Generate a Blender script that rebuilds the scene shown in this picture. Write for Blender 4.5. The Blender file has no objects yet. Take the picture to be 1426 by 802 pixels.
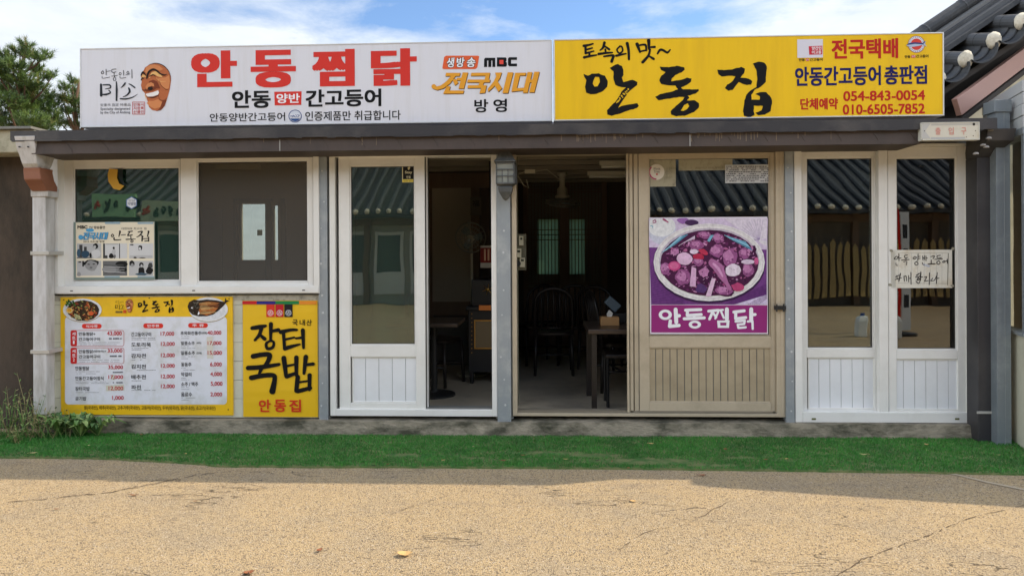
import bpy, math, random
import numpy as np
from mathutils import Vector, Matrix
from mathutils.geometry import tessellate_polygon
S = bpy.context.scene
COL = S.collection
R = math.radians
random.seed(11)

# ------------------------------------------------------------ camera
LENS = 24.0
F = LENS / 36 * 1426
YAW, ROLL, SHIFT = R(2.4), R(0.3), -46.0
EYE = Vector((5.43 * math.tan(YAW), -5.43, 1.43))
_r = Vector((math.cos(YAW), math.sin(YAW), 0)); _u = Vector((0, 0, 1)); FWD = Vector((-math.sin(YAW), math.cos(YAW), 0))
RIGHT = _r * math.cos(ROLL) - _u * math.sin(ROLL)
UP = _u * math.cos(ROLL) + _r * math.sin(ROLL)
cam = bpy.data.cameras.new('camera'); cam.lens = LENS; cam.sensor_width = 36
cam.shift_y = SHIFT / 1426; cam.clip_end = 600; cam.clip_start = 0.05
camo = bpy.data.objects.new('camera', cam); COL.objects.link(camo)
m4 = Matrix((RIGHT, UP, -FWD)).transposed().to_4x4(); m4.translation = EYE
camo.matrix_world = m4; S.camera = camo

# ------------------------------------------------------------ sun, sky, exposure
SUN = Vector((0.95, 0.28, 1.0)).normalized()
sl = bpy.data.lights.new('sun', 'SUN'); sl.energy = 2.85; sl.angle = R(0.53); sl.color = (1.0, 0.86, 0.64)
so = bpy.data.objects.new('sun', sl); COL.objects.link(so)
so.rotation_euler = (-SUN).to_track_quat('-Z', 'Y').to_euler(); so.location = (6, 4, 12)
W = bpy.data.worlds.new('World'); S.world = W; W.use_nodes = True
nt = W.node_tree; N = nt.nodes; L = nt.links
for n in list(N): N.remove(n)
def wn(t, **k):
    n = N.new(t)
    for a, v in k.items(): setattr(n, a, v)
    return n
sky = wn('ShaderNodeTexSky', sky_type='NISHITA', sun_disc=False)
sky.sun_elevation = math.asin(SUN.z); sky.sun_rotation = math.atan2(SUN.x, SUN.y)
sky.air_density = 1.0; sky.dust_density = 0.2; sky.ozone_density = 5.0
bg = wn('ShaderNodeBackground'); bg.inputs[1].default_value = 0.12
L.new(sky.outputs[0], bg.inputs[0])
def mth(op, a, b=None, clamp=False):
    n = wn('ShaderNodeMath', operation=op, use_clamp=clamp)
    for i, x in enumerate((a, b)):
        if x is None: continue
        if isinstance(x, (int, float)): n.inputs[i].default_value = x
        else: L.new(x, n.inputs[i])
    return n.outputs[0]
tc = wn('ShaderNodeTexCoord'); sp = wn('ShaderNodeSeparateXYZ'); L.new(tc.outputs['Generated'], sp.inputs[0])
zz = mth('ADD', mth('MAXIMUM', sp.outputs[2], 0.0), 0.12)
cx = wn('ShaderNodeCombineXYZ'); L.new(mth('DIVIDE', sp.outputs[0], zz), cx.inputs[0]); L.new(mth('DIVIDE', sp.outputs[1], zz), cx.inputs[1])
def noise(vec, sc, det, rough, dist=0.0):
    n = wn('ShaderNodeTexNoise'); n.inputs['Scale'].default_value = sc; n.inputs['Detail'].default_value = det
    n.inputs['Roughness'].default_value = rough; n.inputs['Distortion'].default_value = dist; L.new(vec, n.inputs['Vector']); return n.outputs[0]
mp = wn('ShaderNodeMapping'); mp.inputs['Location'].default_value = (3.1, 1.7, 0); mp.inputs['Scale'].default_value = (0.8, 1.5, 1); L.new(cx.outputs[0], mp.inputs[0])
big = noise(mp.outputs[0], 0.9, 8, 0.58, 0.3)
fine = noise(cx.outputs[0], 3.4, 9, 0.62, 0.2)
cov = mth('ADD', mth('MULTIPLY', big, 0.66), mth('MULTIPLY', fine, 0.46))
ax = mth('ABSOLUTE', mth('ADD', sp.outputs[0], -0.02))
cov = mth('ADD', cov, mth('MULTIPLY', mth('SUBTRACT', ax, 0.27), 0.55))          # clearer sky straight ahead, more cloud to both sides
low = mth('MULTIPLY', mth('SUBTRACT', 0.315, sp.outputs[2]), 2.6, True)           # cumulus low above the horizon
cov = mth('ADD', cov, mth('MULTIPLY', low, 1.0))
rmp = wn('ShaderNodeValToRGB'); L.new(cov, rmp.inputs[0])
rmp.color_ramp.elements[0].position = 0.50; rmp.color_ramp.elements[0].color = (0, 0, 0, 1)
rmp.color_ramp.elements[1].position = 0.72; rmp.color_ramp.elements[1].color = (0.92, 0.92, 0.92, 1)
cbg = wn('ShaderNodeBackground'); cbg.inputs[0].default_value = (0.90, 0.95, 1.0, 1); cbg.inputs[1].default_value = 0.95
cst = mth('MAXIMUM', 0.74, mth('ADD', 0.70, mth('MULTIPLY', mth('SUBTRACT', 0.2, sp.outputs[1]), 1.75, False))); cst = mth('MULTIPLY', cst, mth('ADD', 0.66, mth('MULTIPLY', fine, 0.42))); L.new(cst, cbg.inputs[1])      # clouds behind the camera brightened arbitrarily, as added fill for the shaded front
mxs = wn('ShaderNodeMixShader'); L.new(rmp.outputs[0], mxs.inputs[0]); L.new(bg.outputs[0], mxs.inputs[1]); L.new(cbg.outputs[0], mxs.inputs[2])
wo = wn('ShaderNodeOutputWorld'); L.new(mxs.outputs[0], wo.inputs[0])
vs = S.view_settings; vs.view_transform = 'Standard'; vs.look = 'None'; vs.gamma = 1; vs.use_curve_mapping = False; vs.exposure = 0.76
S.cycles.use_denoising = True; S.cycles.max_bounces = 8; S.cycles.transparent_max_bounces = 16
S.cycles.sample_clamp_indirect = 4

# ------------------------------------------------------------ helpers
def ray(px, py):
    return FWD * F + RIGHT * (px - 713) + UP * (-(py - 401) + SHIFT)
def P(px, py, Y=0.0):
    d = ray(px, py); return EYE + d * ((Y - EYE.y) / d.y)
def G(px, py, z=0.0):
    d = ray(px, py); return EYE + d * ((z - EYE.z) / d.z)
def RC(x0, y0, x1, y1, Y=0.0):
    cxm, cym = (x0 + x1) / 2, (y0 + y1) / 2
    return P(x0, cym, Y).x, P(x1, cym, Y).x, P(cxm, y1, Y).z, P(cxm, y0, Y).z      # X0 X1 Z0 Z1
def lin(c):
    return tuple(((v / 255) / 12.92 if v / 255 <= 0.04045 else ((v / 255 + 0.055) / 1.055) ** 2.4) for v in c)
_mc = {}
def mat(name, c, rough=0.6, var=0.12, sc=6.0, bump=0.0, bsc=80.0, metal=0.0, srgb=True, stain=None, stretch=None, spec=0.5, stain_amt=0.5, stain_sc=2.5, lo=0.48):
    """procedural material: base colour with two scales of noise, optional stain colour and bump"""
    if name in _mc: return _mc[name]
    m = bpy.data.materials.new(name); m.use_nodes = True; t = m.node_tree; n = t.nodes; l = t.links
    b = n['Principled BSDF']; b.inputs['Roughness'].default_value = rough; b.inputs['Metallic'].default_value = metal
    b.inputs['Specular IOR Level'].default_value = spec
    col = lin(c) if srgb else c
    co = n.new('ShaderNodeTexCoord'); mpn = n.new('ShaderNodeMapping'); l.new(co.outputs['Object'], mpn.inputs[0])
    if stretch: mpn.inputs['Scale'].default_value = stretch
    def nz(s, d=5, r=0.6):
        q = n.new('ShaderNodeTexNoise'); q.inputs['Scale'].default_value = s; q.inputs['Detail'].default_value = d; q.inputs['Roughness'].default_value = r
        l.new(mpn.outputs[0], q.inputs['Vector']); return q.outputs[0]
    mx = n.new('ShaderNodeMix'); mx.data_type = 'RGBA'; l.new(nz(sc), mx.inputs['Factor'])
    mx.inputs['A'].default_value = (*[v * (1 - var) for v in col], 1); mx.inputs['B'].default_value = (*[min(1, v * (1 + var)) for v in col], 1)
    out = mx.outputs['Result']
    if stain:
        rp = n.new('ShaderNodeValToRGB'); l.new(nz(stain_sc, 8, 0.68), rp.inputs[0])
        rp.color_ramp.elements[0].position = lo; rp.color_ramp.elements[1].position = lo + 0.2
        rp.color_ramp.elements[0].color = (0, 0, 0, 1); rp.color_ramp.elements[1].color = (stain_amt,) * 3 + (1,)
        m2 = n.new('ShaderNodeMix'); m2.data_type = 'RGBA'; l.new(rp.outputs[0], m2.inputs['Factor']); l.new(out, m2.inputs['A'])
        m2.inputs['B'].default_value = (*lin(stain), 1); out = m2.outputs['Result']
    l.new(out, b.inputs['Base Color'])
    if bump:
        bp = n.new('ShaderNodeBump'); bp.inputs['Strength'].default_value = bump; bp.inputs['Distance'].default_value = 0.01
        l.new(nz(bsc, 3), bp.inputs['Height']); l.new(bp.outputs[0], b.inputs['Normal'])
    _mc[name] = m; return m
def ink(*c):
    return mat('ink_%d_%d_%d' % c, c, 0.55, 0.05, 3.0, spec=.12)
def fink(*c):
    return mat('food_print_%d_%d_%d' % c, c, 0.5, 0.42, 34.0, stretch=(1.3, 1, 1), spec=.15)
def glass(name, tint, ior=1.5, haze=None):
    if name in _mc: return _mc[name]
    m = bpy.data.materials.new(name); m.use_nodes = True; t = m.node_tree; n = t.nodes; l = t.links
    n.remove(n['Principled BSDF']); o = n['Material Output']
    tr = n.new('ShaderNodeBsdfTransparent'); tr.inputs[0].default_value = (*tint, 1)
    gl = n.new('ShaderNodeBsdfGlossy'); gl.inputs['Roughness'].default_value = 0.01; gl.inputs[0].default_value = (0.92, 0.96, 0.94, 1)
    fr = n.new('ShaderNodeFresnel'); fr.inputs[0].default_value = ior
    nz = n.new('ShaderNodeTexNoise'); nz.inputs['Scale'].default_value = 1.3
    co = n.new('ShaderNodeTexCoord'); l.new(co.outputs['Object'], nz.inputs['Vector'])
    bp = n.new('ShaderNodeBump'); bp.inputs['Strength'].default_value = 0.02; bp.inputs['Distance'].default_value = 0.1; l.new(nz.outputs[0], bp.inputs['Height'])
    l.new(bp.outputs[0], gl.inputs['Normal'])
    mx = n.new('ShaderNodeMixShader'); l.new(fr.outputs[0], mx.inputs[0]); l.new(tr.outputs[0], mx.inputs[1]); l.new(gl.outputs[0], mx.inputs[2])
    last = mx.outputs[0]
    if haze:
        df = n.new('ShaderNodeBsdfDiffuse'); df.inputs[0].default_value = (*haze[:3], 1)
        m2 = n.new('ShaderNodeMixShader'); m2.inputs[0].default_value = haze[3]; l.new(last, m2.inputs[1]); l.new(df.outputs[0], m2.inputs[2]); last = m2.outputs[0]
    l.new(last, o.inputs[0]); _mc[name] = m; return m
def frosted(name, c):
    if name in _mc: return _mc[name]
    m = bpy.data.materials.new(name); m.use_nodes = True; t = m.node_tree; n = t.nodes; l = t.links
    n.remove(n['Principled BSDF']); o = n['Material Output']
    tr = n.new('ShaderNodeBsdfTranslucent'); df = n.new('ShaderNodeBsdfDiffuse')
    nz = n.new('ShaderNodeTexNoise'); nz.inputs['Scale'].default_value = 3; mx = n.new('ShaderNodeMix'); mx.data_type = 'RGBA'
    l.new(nz.outputs[0], mx.inputs['Factor']); mx.inputs['A'].default_value = (*[v * .8 for v in c], 1); mx.inputs['B'].default_value = (*c, 1)
    l.new(mx.outputs['Result'], tr.inputs[0]); l.new(mx.outputs['Result'], df.inputs[0])
    ms = n.new('ShaderNodeMixShader'); ms.inputs[0].default_value = 0.25; l.new(tr.outputs[0], ms.inputs[1]); l.new(df.outputs[0], ms.inputs[2]); l.new(ms.outputs[0], o.inputs[0])
    _mc[name] = m; return m

def wloc(o):
    v = Vector((0, 0, 0))
    while o: v = v + o.location; o = o.parent
    return v
class MB:
    """collects polygons and links them as ONE mesh object"""
    def __init__(s): s.v = []; s.f = []; s.m = []; s.mats = []; s.k = 0
    def mi(s, m):
        if m not in s.mats: s.mats.append(m)
        return s.mats.index(m)
    def add(s, vs, fs, m):
        o = len(s.v); i = s.mi(m); s.v += [tuple(p) for p in vs]
        for f in fs: s.f.append(tuple(a + o for a in f)); s.m.append(i)
    def box(s, x0, x1, y0, y1, z0, z1, m):
        v = [(x0, y0, z0), (x1, y0, z0), (x1, y1, z0), (x0, y1, z0), (x0, y0, z1), (x1, y0, z1), (x1, y1, z1), (x0, y1, z1)]
        s.add(v, [(0, 3, 2, 1), (4, 5, 6, 7), (0, 1, 5, 4), (1, 2, 6, 5), (2, 3, 7, 6), (3, 0, 4, 7)], m); return s
    def obox(s, c, a, b, d, m):
        """oriented box: centre and three half-axis vectors"""
        c, a, b, d = map(Vector, (c, a, b, d))
        v = [c + a * i + b * j + d * k for k in (-1, 1) for i, j in ((-1, -1), (1, -1), (1, 1), (-1, 1))]
        s.add(v, [(0, 3, 2, 1), (4, 5, 6, 7), (0, 1, 5, 4), (1, 2, 6, 5), (2, 3, 7, 6), (3, 0, 4, 7)], m); return s
    def frame(s, o, i, y0, y1, m):
        s.box(o[0], i[0], y0, y1, o[2], o[3], m); s.box(i[1], o[1], y0, y1, o[2], o[3], m)
        s.box(i[0], i[1], y0, y1, i[3], o[3], m); s.box(i[0], i[1], y0, y1, o[2], i[2], m); return s
    def tube(s, pts, r, m, n=8, cap=True):
        pts = [Vector(p) for p in pts]; rs = r if isinstance(r, (list, tuple)) else [r] * len(pts)
        rings = []; base = len(s.v); ref = None
        for k, p in enumerate(pts):
            d = (pts[min(k + 1, len(pts) - 1)] - pts[max(k - 1, 0)]).normalized()
            if ref is None: ref = d.orthogonal().normalized()
            ref = (ref - d * ref.dot(d)); ref = ref.normalized() if ref.length > 1e-5 else d.orthogonal().normalized()
            b = d.cross(ref); rings.append([p + (ref * math.cos(6.28318 * q / n) + b * math.sin(6.28318 * q / n)) * rs[k] for q in range(n)])
        vs = [x for rg in rings for x in rg]; fs = []
        for k in range(len(pts) - 1):
            for q in range(n): fs.append((k * n + q, k * n + (q + 1) % n, (k + 1) * n + (q + 1) % n, (k + 1) * n + q))
        if cap: fs.append(tuple(range(n))[::-1]); fs.append(tuple((len(pts) - 1) * n + q for q in range(n)))
        s.add(vs, fs, m); return s
    def lathe(s, prof, c, m, n=16):
        vs = []; fs = []
        for (r, z) in prof:
            for q in range(n): vs.append((c[0] + r * math.cos(6.28318 * q / n), c[1] + r * math.sin(6.28318 * q / n), c[2] + z))
        for k in range(len(prof) - 1):
            for q in range(n): fs.append((k * n + q, k * n + (q + 1) % n, (k + 1) * n + (q + 1) % n, (k + 1) * n + q))
        fs.append(tuple(range(n))[::-1]); fs.append(tuple((len(prof) - 1) * n + q for q in range(n)))
        s.add(vs, fs, m); return s
    def loft(s, rings, m):
        n = len(rings[0]); vs = [x for r in rings for x in r]; fs = []
        for k in range(len(rings) - 1):
            for q in range(n): fs.append((k * n + q, k * n + (q + 1) % n, (k + 1) * n + (q + 1) % n, (k + 1) * n + q))
        fs.append(tuple(range(n))[::-1]); fs.append(tuple((len(rings) - 1) * n + q for q in range(n)))
        s.add(vs, fs, m); return s
    def build(s, name, parent=None, bevel=0.0, smooth=False, kind=None, label=None, origin=None):
        me = bpy.data.meshes.new(name)
        o = bpy.data.objects.new(name, me); COL.objects.link(o)
        if parent: off = wloc(parent); o.parent = parent
        else:
            a = np.array(s.v); off = Vector(origin) if origin else Vector(((a[:, 0].min() + a[:, 0].max()) / 2, (a[:, 1].min() + a[:, 1].max()) / 2, a[:, 2].min())); o.location = off
        me.from_pydata([(p[0] - off.x, p[1] - off.y, p[2] - off.z) for p in s.v], [], s.f)
        for m in s.mats: me.materials.append(m)
        me.polygons.foreach_set('material_index', s.m)
        if smooth: me.polygons.foreach_set('use_smooth', [True] * len(s.f))
        me.update()
        if bevel:
            b = o.modifiers.new('bevel', 'BEVEL'); b.width = bevel; b.segments = 2; b.limit_method = 'ANGLE'; b.angle_limit = R(40); b.harden_normals = False
        if kind: o['kind'] = kind
        if label: o['label'] = label
        return o
    # ---- flat printing on a vertical plane; photo pixels are read off and put at their real place on that plane
    def lay(s): s.k += 1; return (s.k % 60) * 2.0e-5
    def flat(s, loops, m, Y):
        """polygon with holes, given as 3-D (x, z) loops"""
        vv = [[Vector((x, z, 0)) for x, z in lp] for lp in loops]; allv = [v for lp in vv for v in lp]
        y = Y - s.lay(); s.add([(v.x, y, v.y) for v in allv], [t for t in tessellate_polygon(vv)], m)
    def poly(s, pts, m, Y, holes=(), tf=None):
        f = tf or (lambda a, b: (a, b))
        lp = [[(lambda q: (q.x, q.z))(P(*f(*p), Y)) for p in l] for l in [pts, *holes]]
        s.flat(lp, m, Y)
    def rect(s, px, m, Y):
        x0, x1, z0, z1 = RC(*px, Y); s.flat([[(x0, z0), (x1, z0), (x1, z1), (x0, z1)]], m, Y)
    def rrect(s, px, rad, m, Y, hole=0):
        def ring(x0, y0, x1, y1, r):
            out = []
            for cx_, cy_, a in ((x1 - r, y1 - r, 0), (x0 + r, y1 - r, 90), (x0 + r, y0 + r, 180), (x1 - r, y0 + r, 270)):
                for q in range(5): out.append((cx_ + r * math.cos(R(a + q * 22.5)), cy_ + r * math.sin(R(a + q * 22.5))))
            return out
        x0, y0, x1, y1 = px
        s.poly(ring(x0, y0, x1, y1, rad), m, Y, holes=[ring(x0 + hole, y0 + hole, x1 - hole, y1 - hole, max(rad - hole, .3))] if hole else ())
    def ell(s, c, rx, ry, m, Y, hole=None, n=28, rot=0.0):
        def e(a, b): return [(c[0] + a * math.cos(t) * math.cos(rot) - b * math.sin(t) * math.sin(rot), c[1] + a * math.cos(t) * math.sin(rot) + b * math.sin(t) * math.cos(rot)) for t in [6.28318 * q / n for q in range(n)]]
        s.poly(e(rx, ry), m, Y, holes=[e(*hole)] if hole else ())
    def blob(s, c, rx, ry, m, Y, rot=0.0, rnd=random, j=0.22, n=11):
        pts = []
        for q in range(n):
            t = 6.28318 * q / n; k = 1 + rnd.uniform(-j, j); a, b = rx * k * math.cos(t), ry * k * math.sin(t)
            pts.append((c[0] + a * math.cos(rot) - b * math.sin(rot), c[1] + a * math.sin(rot) + b * math.cos(rot)))
        s.poly(pts, m, Y)
    def stroke(s, pts, w, m, Y, tf=None, smooth=True):
        """brush stroke: polyline in pixels with a width (number or one per point)"""
        f = tf or (lambda a, b: (a, b))
        sc = abs(f(1, 0)[0] - f(0, 0)[0]); pts = [f(*p) for p in pts]; ws = w if isinstance(w, (list, tuple)) else [w] * len(pts); ws = [x * sc for x in ws]
        if smooth and len(pts) > 2:
            q = []; qw = []
            for i in range(len(pts) - 1):
                p0, p1, p2, p3 = pts[max(i - 1, 0)], pts[i], pts[i + 1], pts[min(i + 2, len(pts) - 1)]
                for t in (0, .25, .5, .75):
                    q.append(tuple(.5 * (2 * p1[d] + (p2[d] - p0[d]) * t + (2 * p0[d] - 5 * p1[d] + 4 * p2[d] - p3[d]) * t * t + (3 * p1[d] - p0[d] - 3 * p2[d] + p3[d]) * t ** 3) for d in (0, 1)))
                    qw.append(ws[i] + (ws[i + 1] - ws[i]) * t)
            q.append(pts[-1]); qw.append(ws[-1]); pts, ws = q, qw
        for i, p in enumerate(pts):
            s.poly([(p[0] + ws[i] / 2 * math.cos(t), p[1] + ws[i] / 2 * math.sin(t)) for t in [6.28318 * q / 10 for q in range(10)]], m, Y)
            if i:
                o = pts[i - 1]; d = math.hypot(p[0] - o[0], p[1] - o[1])
                if d < 1e-6: continue
                nx, ny = -(p[1] - o[1]) / d, (p[0] - o[0]) / d; a, b = ws[i - 1] / 2, ws[i] / 2
                s.poly([(o[0] + nx * a, o[1] + ny * a), (p[0] + nx * b, p[1] + ny * b), (p[0] - nx * b, p[1] - ny * b), (o[0] - nx * a, o[1] - ny * a)], m, Y)
    def line(s, pts, w, m, Y, tf=None): s.stroke(pts, w, m, Y, tf, False)
    def text(s, body, px, m, Y, bold=0.0, shear=0.0, boldx=None):
        """lettering fitted to the rectangle px; bold = dilation in em"""
        V, Fc = glyphs(body, shear); bx = bold if boldx is None else boldx
        x0, x1, z0, z1 = RC(*px, Y); xs = V[:, 0]; ys = V[:, 1]
        lx, hx, ly, hy = xs.min() - bx, xs.max() + bx, ys.min() - bold, ys.max() + bold
        sh = [(0, 0)] if not bold and not bx else [(a * bx, b * bold) for a in (-1, 0, 1) for b in (-1, 0, 1)]
        if (bold or bx) and max(bx, bold) <= 0.022: sh = [(a * bx, b * bold) for a in (-1, 1) for b in (-1, 1)]
        for dx, dy in sh:
            y = Y - s.lay()
            X = x0 + (xs + dx - lx) / (hx - lx) * (x1 - x0); Z = z0 + (ys + dy - ly) / (hy - ly) * (z1 - z0)
            s.add([(a, y, b) for a, b in zip(X, Z)], Fc, m)
_gc = {}
def glyphs(body, shear=0.0):
    k = (body, shear)
    if k in _gc: return _gc[k]
    c = bpy.data.curves.new('lettering_curve', 'FONT'); c.body = body; c.shear = shear; c.resolution_u = 4; c.size = 1; c.space_line = 1.0
    o = bpy.data.objects.new('lettering_curve', c); COL.objects.link(o)
    dg = bpy.context.evaluated_depsgraph_get(); me = o.evaluated_get(dg).to_mesh()
    V = np.array([v.co[:2] for v in me.vertices]); Fc = [tuple(p.vertices) for p in me.polygons]
    o.evaluated_get(dg).to_mesh_clear(); bpy.data.objects.remove(o); bpy.data.curves.remove(c)
    _gc[k] = (V, Fc); return _gc[k]
def tag(o, label, cat, group=None):
    o['label'] = label; o['category'] = cat
    if group: o['group'] = group
    return o
def thing(name, label, cat, loc=(0, 0, 0), group=None):
    o = bpy.data.objects.new(name, None); COL.objects.link(o); o.location = loc; o.empty_display_size = 0.1
    return tag(o, label, cat, group)
def copy_tree(o, parent=None):
    c = o.copy(); COL.objects.link(c)
    if parent: c.parent = parent
    for ch in list(o.children): copy_tree(ch, c)
    return c
def zf(x0, y0, sc): return lambda a, b: (x0 + a / sc, y0 + b / sc)

# ============================================================ materials
M_PVC = mat('white_pvc', (228, 226, 221), 0.42, 0.05, 2.0, stain=(160, 154, 136), stain_amt=0.14, stain_sc=4.0, lo=.46)
M_PVC2 = mat('white_pvc_panel', (226, 227, 229), 0.5, 0.05, 3.0, stain=(160, 158, 146), stain_amt=0.12, lo=.46)
M_GASK_SHADE = mat('gasket_and_gap_shade', (74, 72, 68), .7, .2, 8)
M_TAN = mat('bronze_aluminium', (190, 176, 153), 0.42, 0.07, 3.0, stain=(110, 98, 78), stain_amt=0.3, stain_sc=3.0, metal=0.15)
M_TAN2 = mat('bronze_aluminium_panel', (172, 157, 131), 0.45, 0.08, 3.0, stain=(105, 93, 72), stain_amt=0.35, stain_sc=2.0, metal=0.15)
M_STEEL = mat('grey_steel', (150, 156, 160), 0.5, 0.12, 5.0, stain=(205, 205, 200), stain_amt=0.35, stain_sc=6, metal=0.3)
M_STEEL2 = mat('blue_grey_steel', (134, 142, 148), 0.45, 0.1, 4.0, stain=(170, 178, 182), stain_amt=0.4, stain_sc=4, metal=0.35)
M_FASC = mat('brown_fascia', (74, 63, 58), 0.62, 0.16, 3.0, stain=(50, 43, 40), stain_amt=0.7, stain_sc=1.6, stretch=(1.6, 1, 0.5))
M_LIP = mat('dark_roof_edge', (46, 43, 45), 0.5, 0.15, 4.0, stain=(120, 112, 104), stain_amt=0.25, stain_sc=2.5)
M_CLAD = mat('cream_siding', (205, 203, 184), 0.55, 0.06, 3.0, stain=(150, 146, 126), stain_amt=0.35, stain_sc=3.0)
M_CONC = mat('mossy_concrete', (150, 140, 122), 0.95, 0.4, 16.0, bump=1.0, bsc=30, stain=(56, 56, 42), stain_amt=0.9, stain_sc=4.5, stretch=(0.7, 1, 1.6), lo=0.42)
M_CONC2 = mat('dark_plaster', (80, 68, 57), 0.95, 0.22, 9.0, bump=0.5, bsc=40, stain=(48, 44, 36), stain_amt=0.85, stain_sc=2.2, stretch=(1.4, 1, .6), lo=.42)
M_LICH = mat('lichen_concrete', (178, 172, 150), 0.95, 0.16, 6.0, bump=0.4, bsc=30, stain=(98, 98, 74), stain_amt=0.8, stain_sc=5)
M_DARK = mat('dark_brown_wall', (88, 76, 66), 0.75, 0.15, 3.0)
M_WOOD = mat('brown_timber', (122, 98, 78), 0.6, 0.2, 3.0, stretch=(6, 6, 0.7))
M_CEIL = mat('ceiling_board', (160, 150, 132), 0.8, 0.1, 3.0)
M_FLOOR = mat('vinyl_floor', (176, 164, 144), 0.5, 0.12, 2.0, stain=(100, 92, 82), stain_amt=0.5)
M_BEIGE = mat('papered_wall', (178, 166, 148), 0.85, 0.08, 2.0)
M_BLACK = mat('black_iron', (30, 30, 31), 0.45, 0.2, 8.0)
M_BLKW = mat('black_stained_wood', (36, 30, 27), 0.4, 0.2, 5.0)
G_CLR = glass('window_glass', (0.72, 0.78, 0.76), 1.62)
G_GRN = glass('green_film_glass', (0.30, 0.52, 0.42), 2.2, haze=(0.14, 0.34, 0.26, 0.09))
G_DRK = glass('door_glass', (0.50, 0.56, 0.54), 2.25)
G_MESH = glass('insect_mesh', (0.90, 0.88, 0.86), 1.03, haze=(0.46, 0.43, 0.39, 0.085))

# ============================================================ ground
def ground_material():
    m = bpy.data.materials.new('sandy_aggregate_paving'); m.use_nodes = True; t = m.node_tree; n = t.nodes; l = t.links
    b = n['Principled BSDF']; b.inputs['Roughness'].default_value = 0.95; b.inputs['Specular IOR Level'].default_value = 0.15
    co = n.new('ShaderNodeTexCoord')
    def nz(s, d=4, r=0.6, src=None, dist=0.0):
        q = n.new('ShaderNodeTexNoise'); q.inputs['Scale'].default_value = s; q.inputs['Detail'].default_value = d; q.inputs['Roughness'].default_value = r; q.inputs['Distortion'].default_value = dist
        l.new(src or co.outputs['Object'], q.inputs['Vector']); return q.outputs[0]
    def mix(f, a, c, blend='MIX'):
        x = n.new('ShaderNodeMix'); x.data_type = 'RGBA'; x.blend_type = blend
        if isinstance(f, float): x.inputs['Factor'].default_value = f
        else: l.new(f, x.inputs['Factor'])
        for k, v in (('A', a), ('B', c)):
            if isinstance(v, tuple): x.inputs[k].default_value = (*v, 1)
            else: l.new(v, x.inputs[k])
        return x.outputs['Result']
    def ramp(v, p0, p1, c0=(0, 0, 0), c1=(1, 1, 1)):
        r = n.new('ShaderNodeValToRGB'); l.new(v, r.inputs[0]); r.color_ramp.elements[0].position = p0; r.color_ramp.elements[1].position = p1
        r.color_ramp.elements[0].color = (*c0, 1); r.color_ramp.elements[1].color = (*c1, 1); return r.outputs[0]
    base = mix(nz(0.9, 6), (0.44, 0.312, 0.172), (0.55, 0.402, 0.228))
    base = mix(ramp(nz(1.6, 10, 0.75), 0.46, 0.74), base, (0.33, 0.27, 0.20))
    vo = n.new('ShaderNodeTexVoronoi'); vo.inputs['Scale'].default_value = 170; l.new(co.outputs['Object'], vo.inputs['Vector'])
    hs = n.new('ShaderNodeSeparateColor'); l.new(vo.outputs['Color'], hs.inputs[0])
    base = mix(ramp(hs.outputs[0], 0.0, 1.0), base, mix(0.5, base, (0.56, 0.45, 0.30)))              # paler and darker grains
    base = mix(ramp(hs.outputs[1], 0.80, 0.84), base, (0.20, 0.155, 0.11))
    base = mix(ramp(hs.outputs[2], 0.95, 0.97), base, (0.60, 0.50, 0.38))
    pits = ramp(nz(85, 5, 0.75), 0.60, 0.66)
    base = mix(pits, base, (0.16, 0.13, 0.105))
    # shallow drag marks running obliquely, and a net of fine cracks
    mp_ = n.new('ShaderNodeMapping'); mp_.inputs['Rotation'].default_value = (0, 0, R(-38)); mp_.inputs['Scale'].default_value = (1.0, 5.0, 1); l.new(co.outputs['Object'], mp_.inputs[0])
    drag = ramp(nz(1.1, 9, 0.72, mp_.outputs[0]), 0.54, 0.78)
    base = mix(drag, base, mix(0.55, base, (0.24, 0.20, 0.165)))
    wv = n.new('ShaderNodeVectorMath'); wv.operation = 'ADD'
    nzc = n.new('ShaderNodeTexNoise'); nzc.inputs['Scale'].default_value = 2.2; nzc.inputs['Detail'].default_value = 6; l.new(mp_.outputs[0], nzc.inputs['Vector'])
    sc_ = n.new('ShaderNodeVectorMath'); sc_.operation = 'SCALE'; sc_.inputs['Scale'].default_value = 0.9; l.new(nzc.outputs['Color'], sc_.inputs[0])
    mp3 = n.new('ShaderNodeMapping'); mp3.inputs['Rotation'].default_value = (0, 0, R(-38)); mp3.inputs['Scale'].default_value = (0.55, 1.1, 1); l.new(co.outputs['Object'], mp3.inputs[0])
    l.new(mp3.outputs[0], wv.inputs[0]); l.new(sc_.outputs[0], wv.inputs[1])
    vc = n.new('ShaderNodeTexVoronoi'); vc.feature = 'DISTANCE_TO_EDGE'; vc.inputs['Scale'].default_value = 0.8; l.new(wv.outputs[0], vc.inputs['Vector'])
    crack = ramp(vc.outputs[0], 0.002, 0.007, (1, 1, 1), (0, 0, 0))
    brk = ramp(nz(1.7, 3), 0.46, 0.56)
    mm = n.new('ShaderNodeMath'); mm.operation = 'MULTIPLY'; l.new(crack, mm.inputs[0]); l.new(brk, mm.inputs[1])
    base = mix(mm.outputs[0], base, (0.09, 0.075, 0.06))
    l.new(base, b.inputs['Base Color'])
    ad = n.new('ShaderNodeMath'); ad.operation = 'ADD'; l.new(nz(70, 4, 0.7), ad.inputs[0]); l.new(vo.outputs['Distance'], ad.inputs[1])
    sb = n.new('ShaderNodeMath'); sb.operation = 'SUBTRACT'; l.new(ad.outputs[0], sb.inputs[0]); l.new(mm.outputs[0], sb.inputs[1])
    bp = n.new('ShaderNodeBump'); bp.inputs['Strength'].default_value = 0.8; bp.inputs['Distance'].default_value = 0.008; l.new(sb.outputs[0], bp.inputs['Height']); l.new(bp.outputs[0], b.inputs['Normal'])
    return m
M_GROUND = ground_material()
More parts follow.
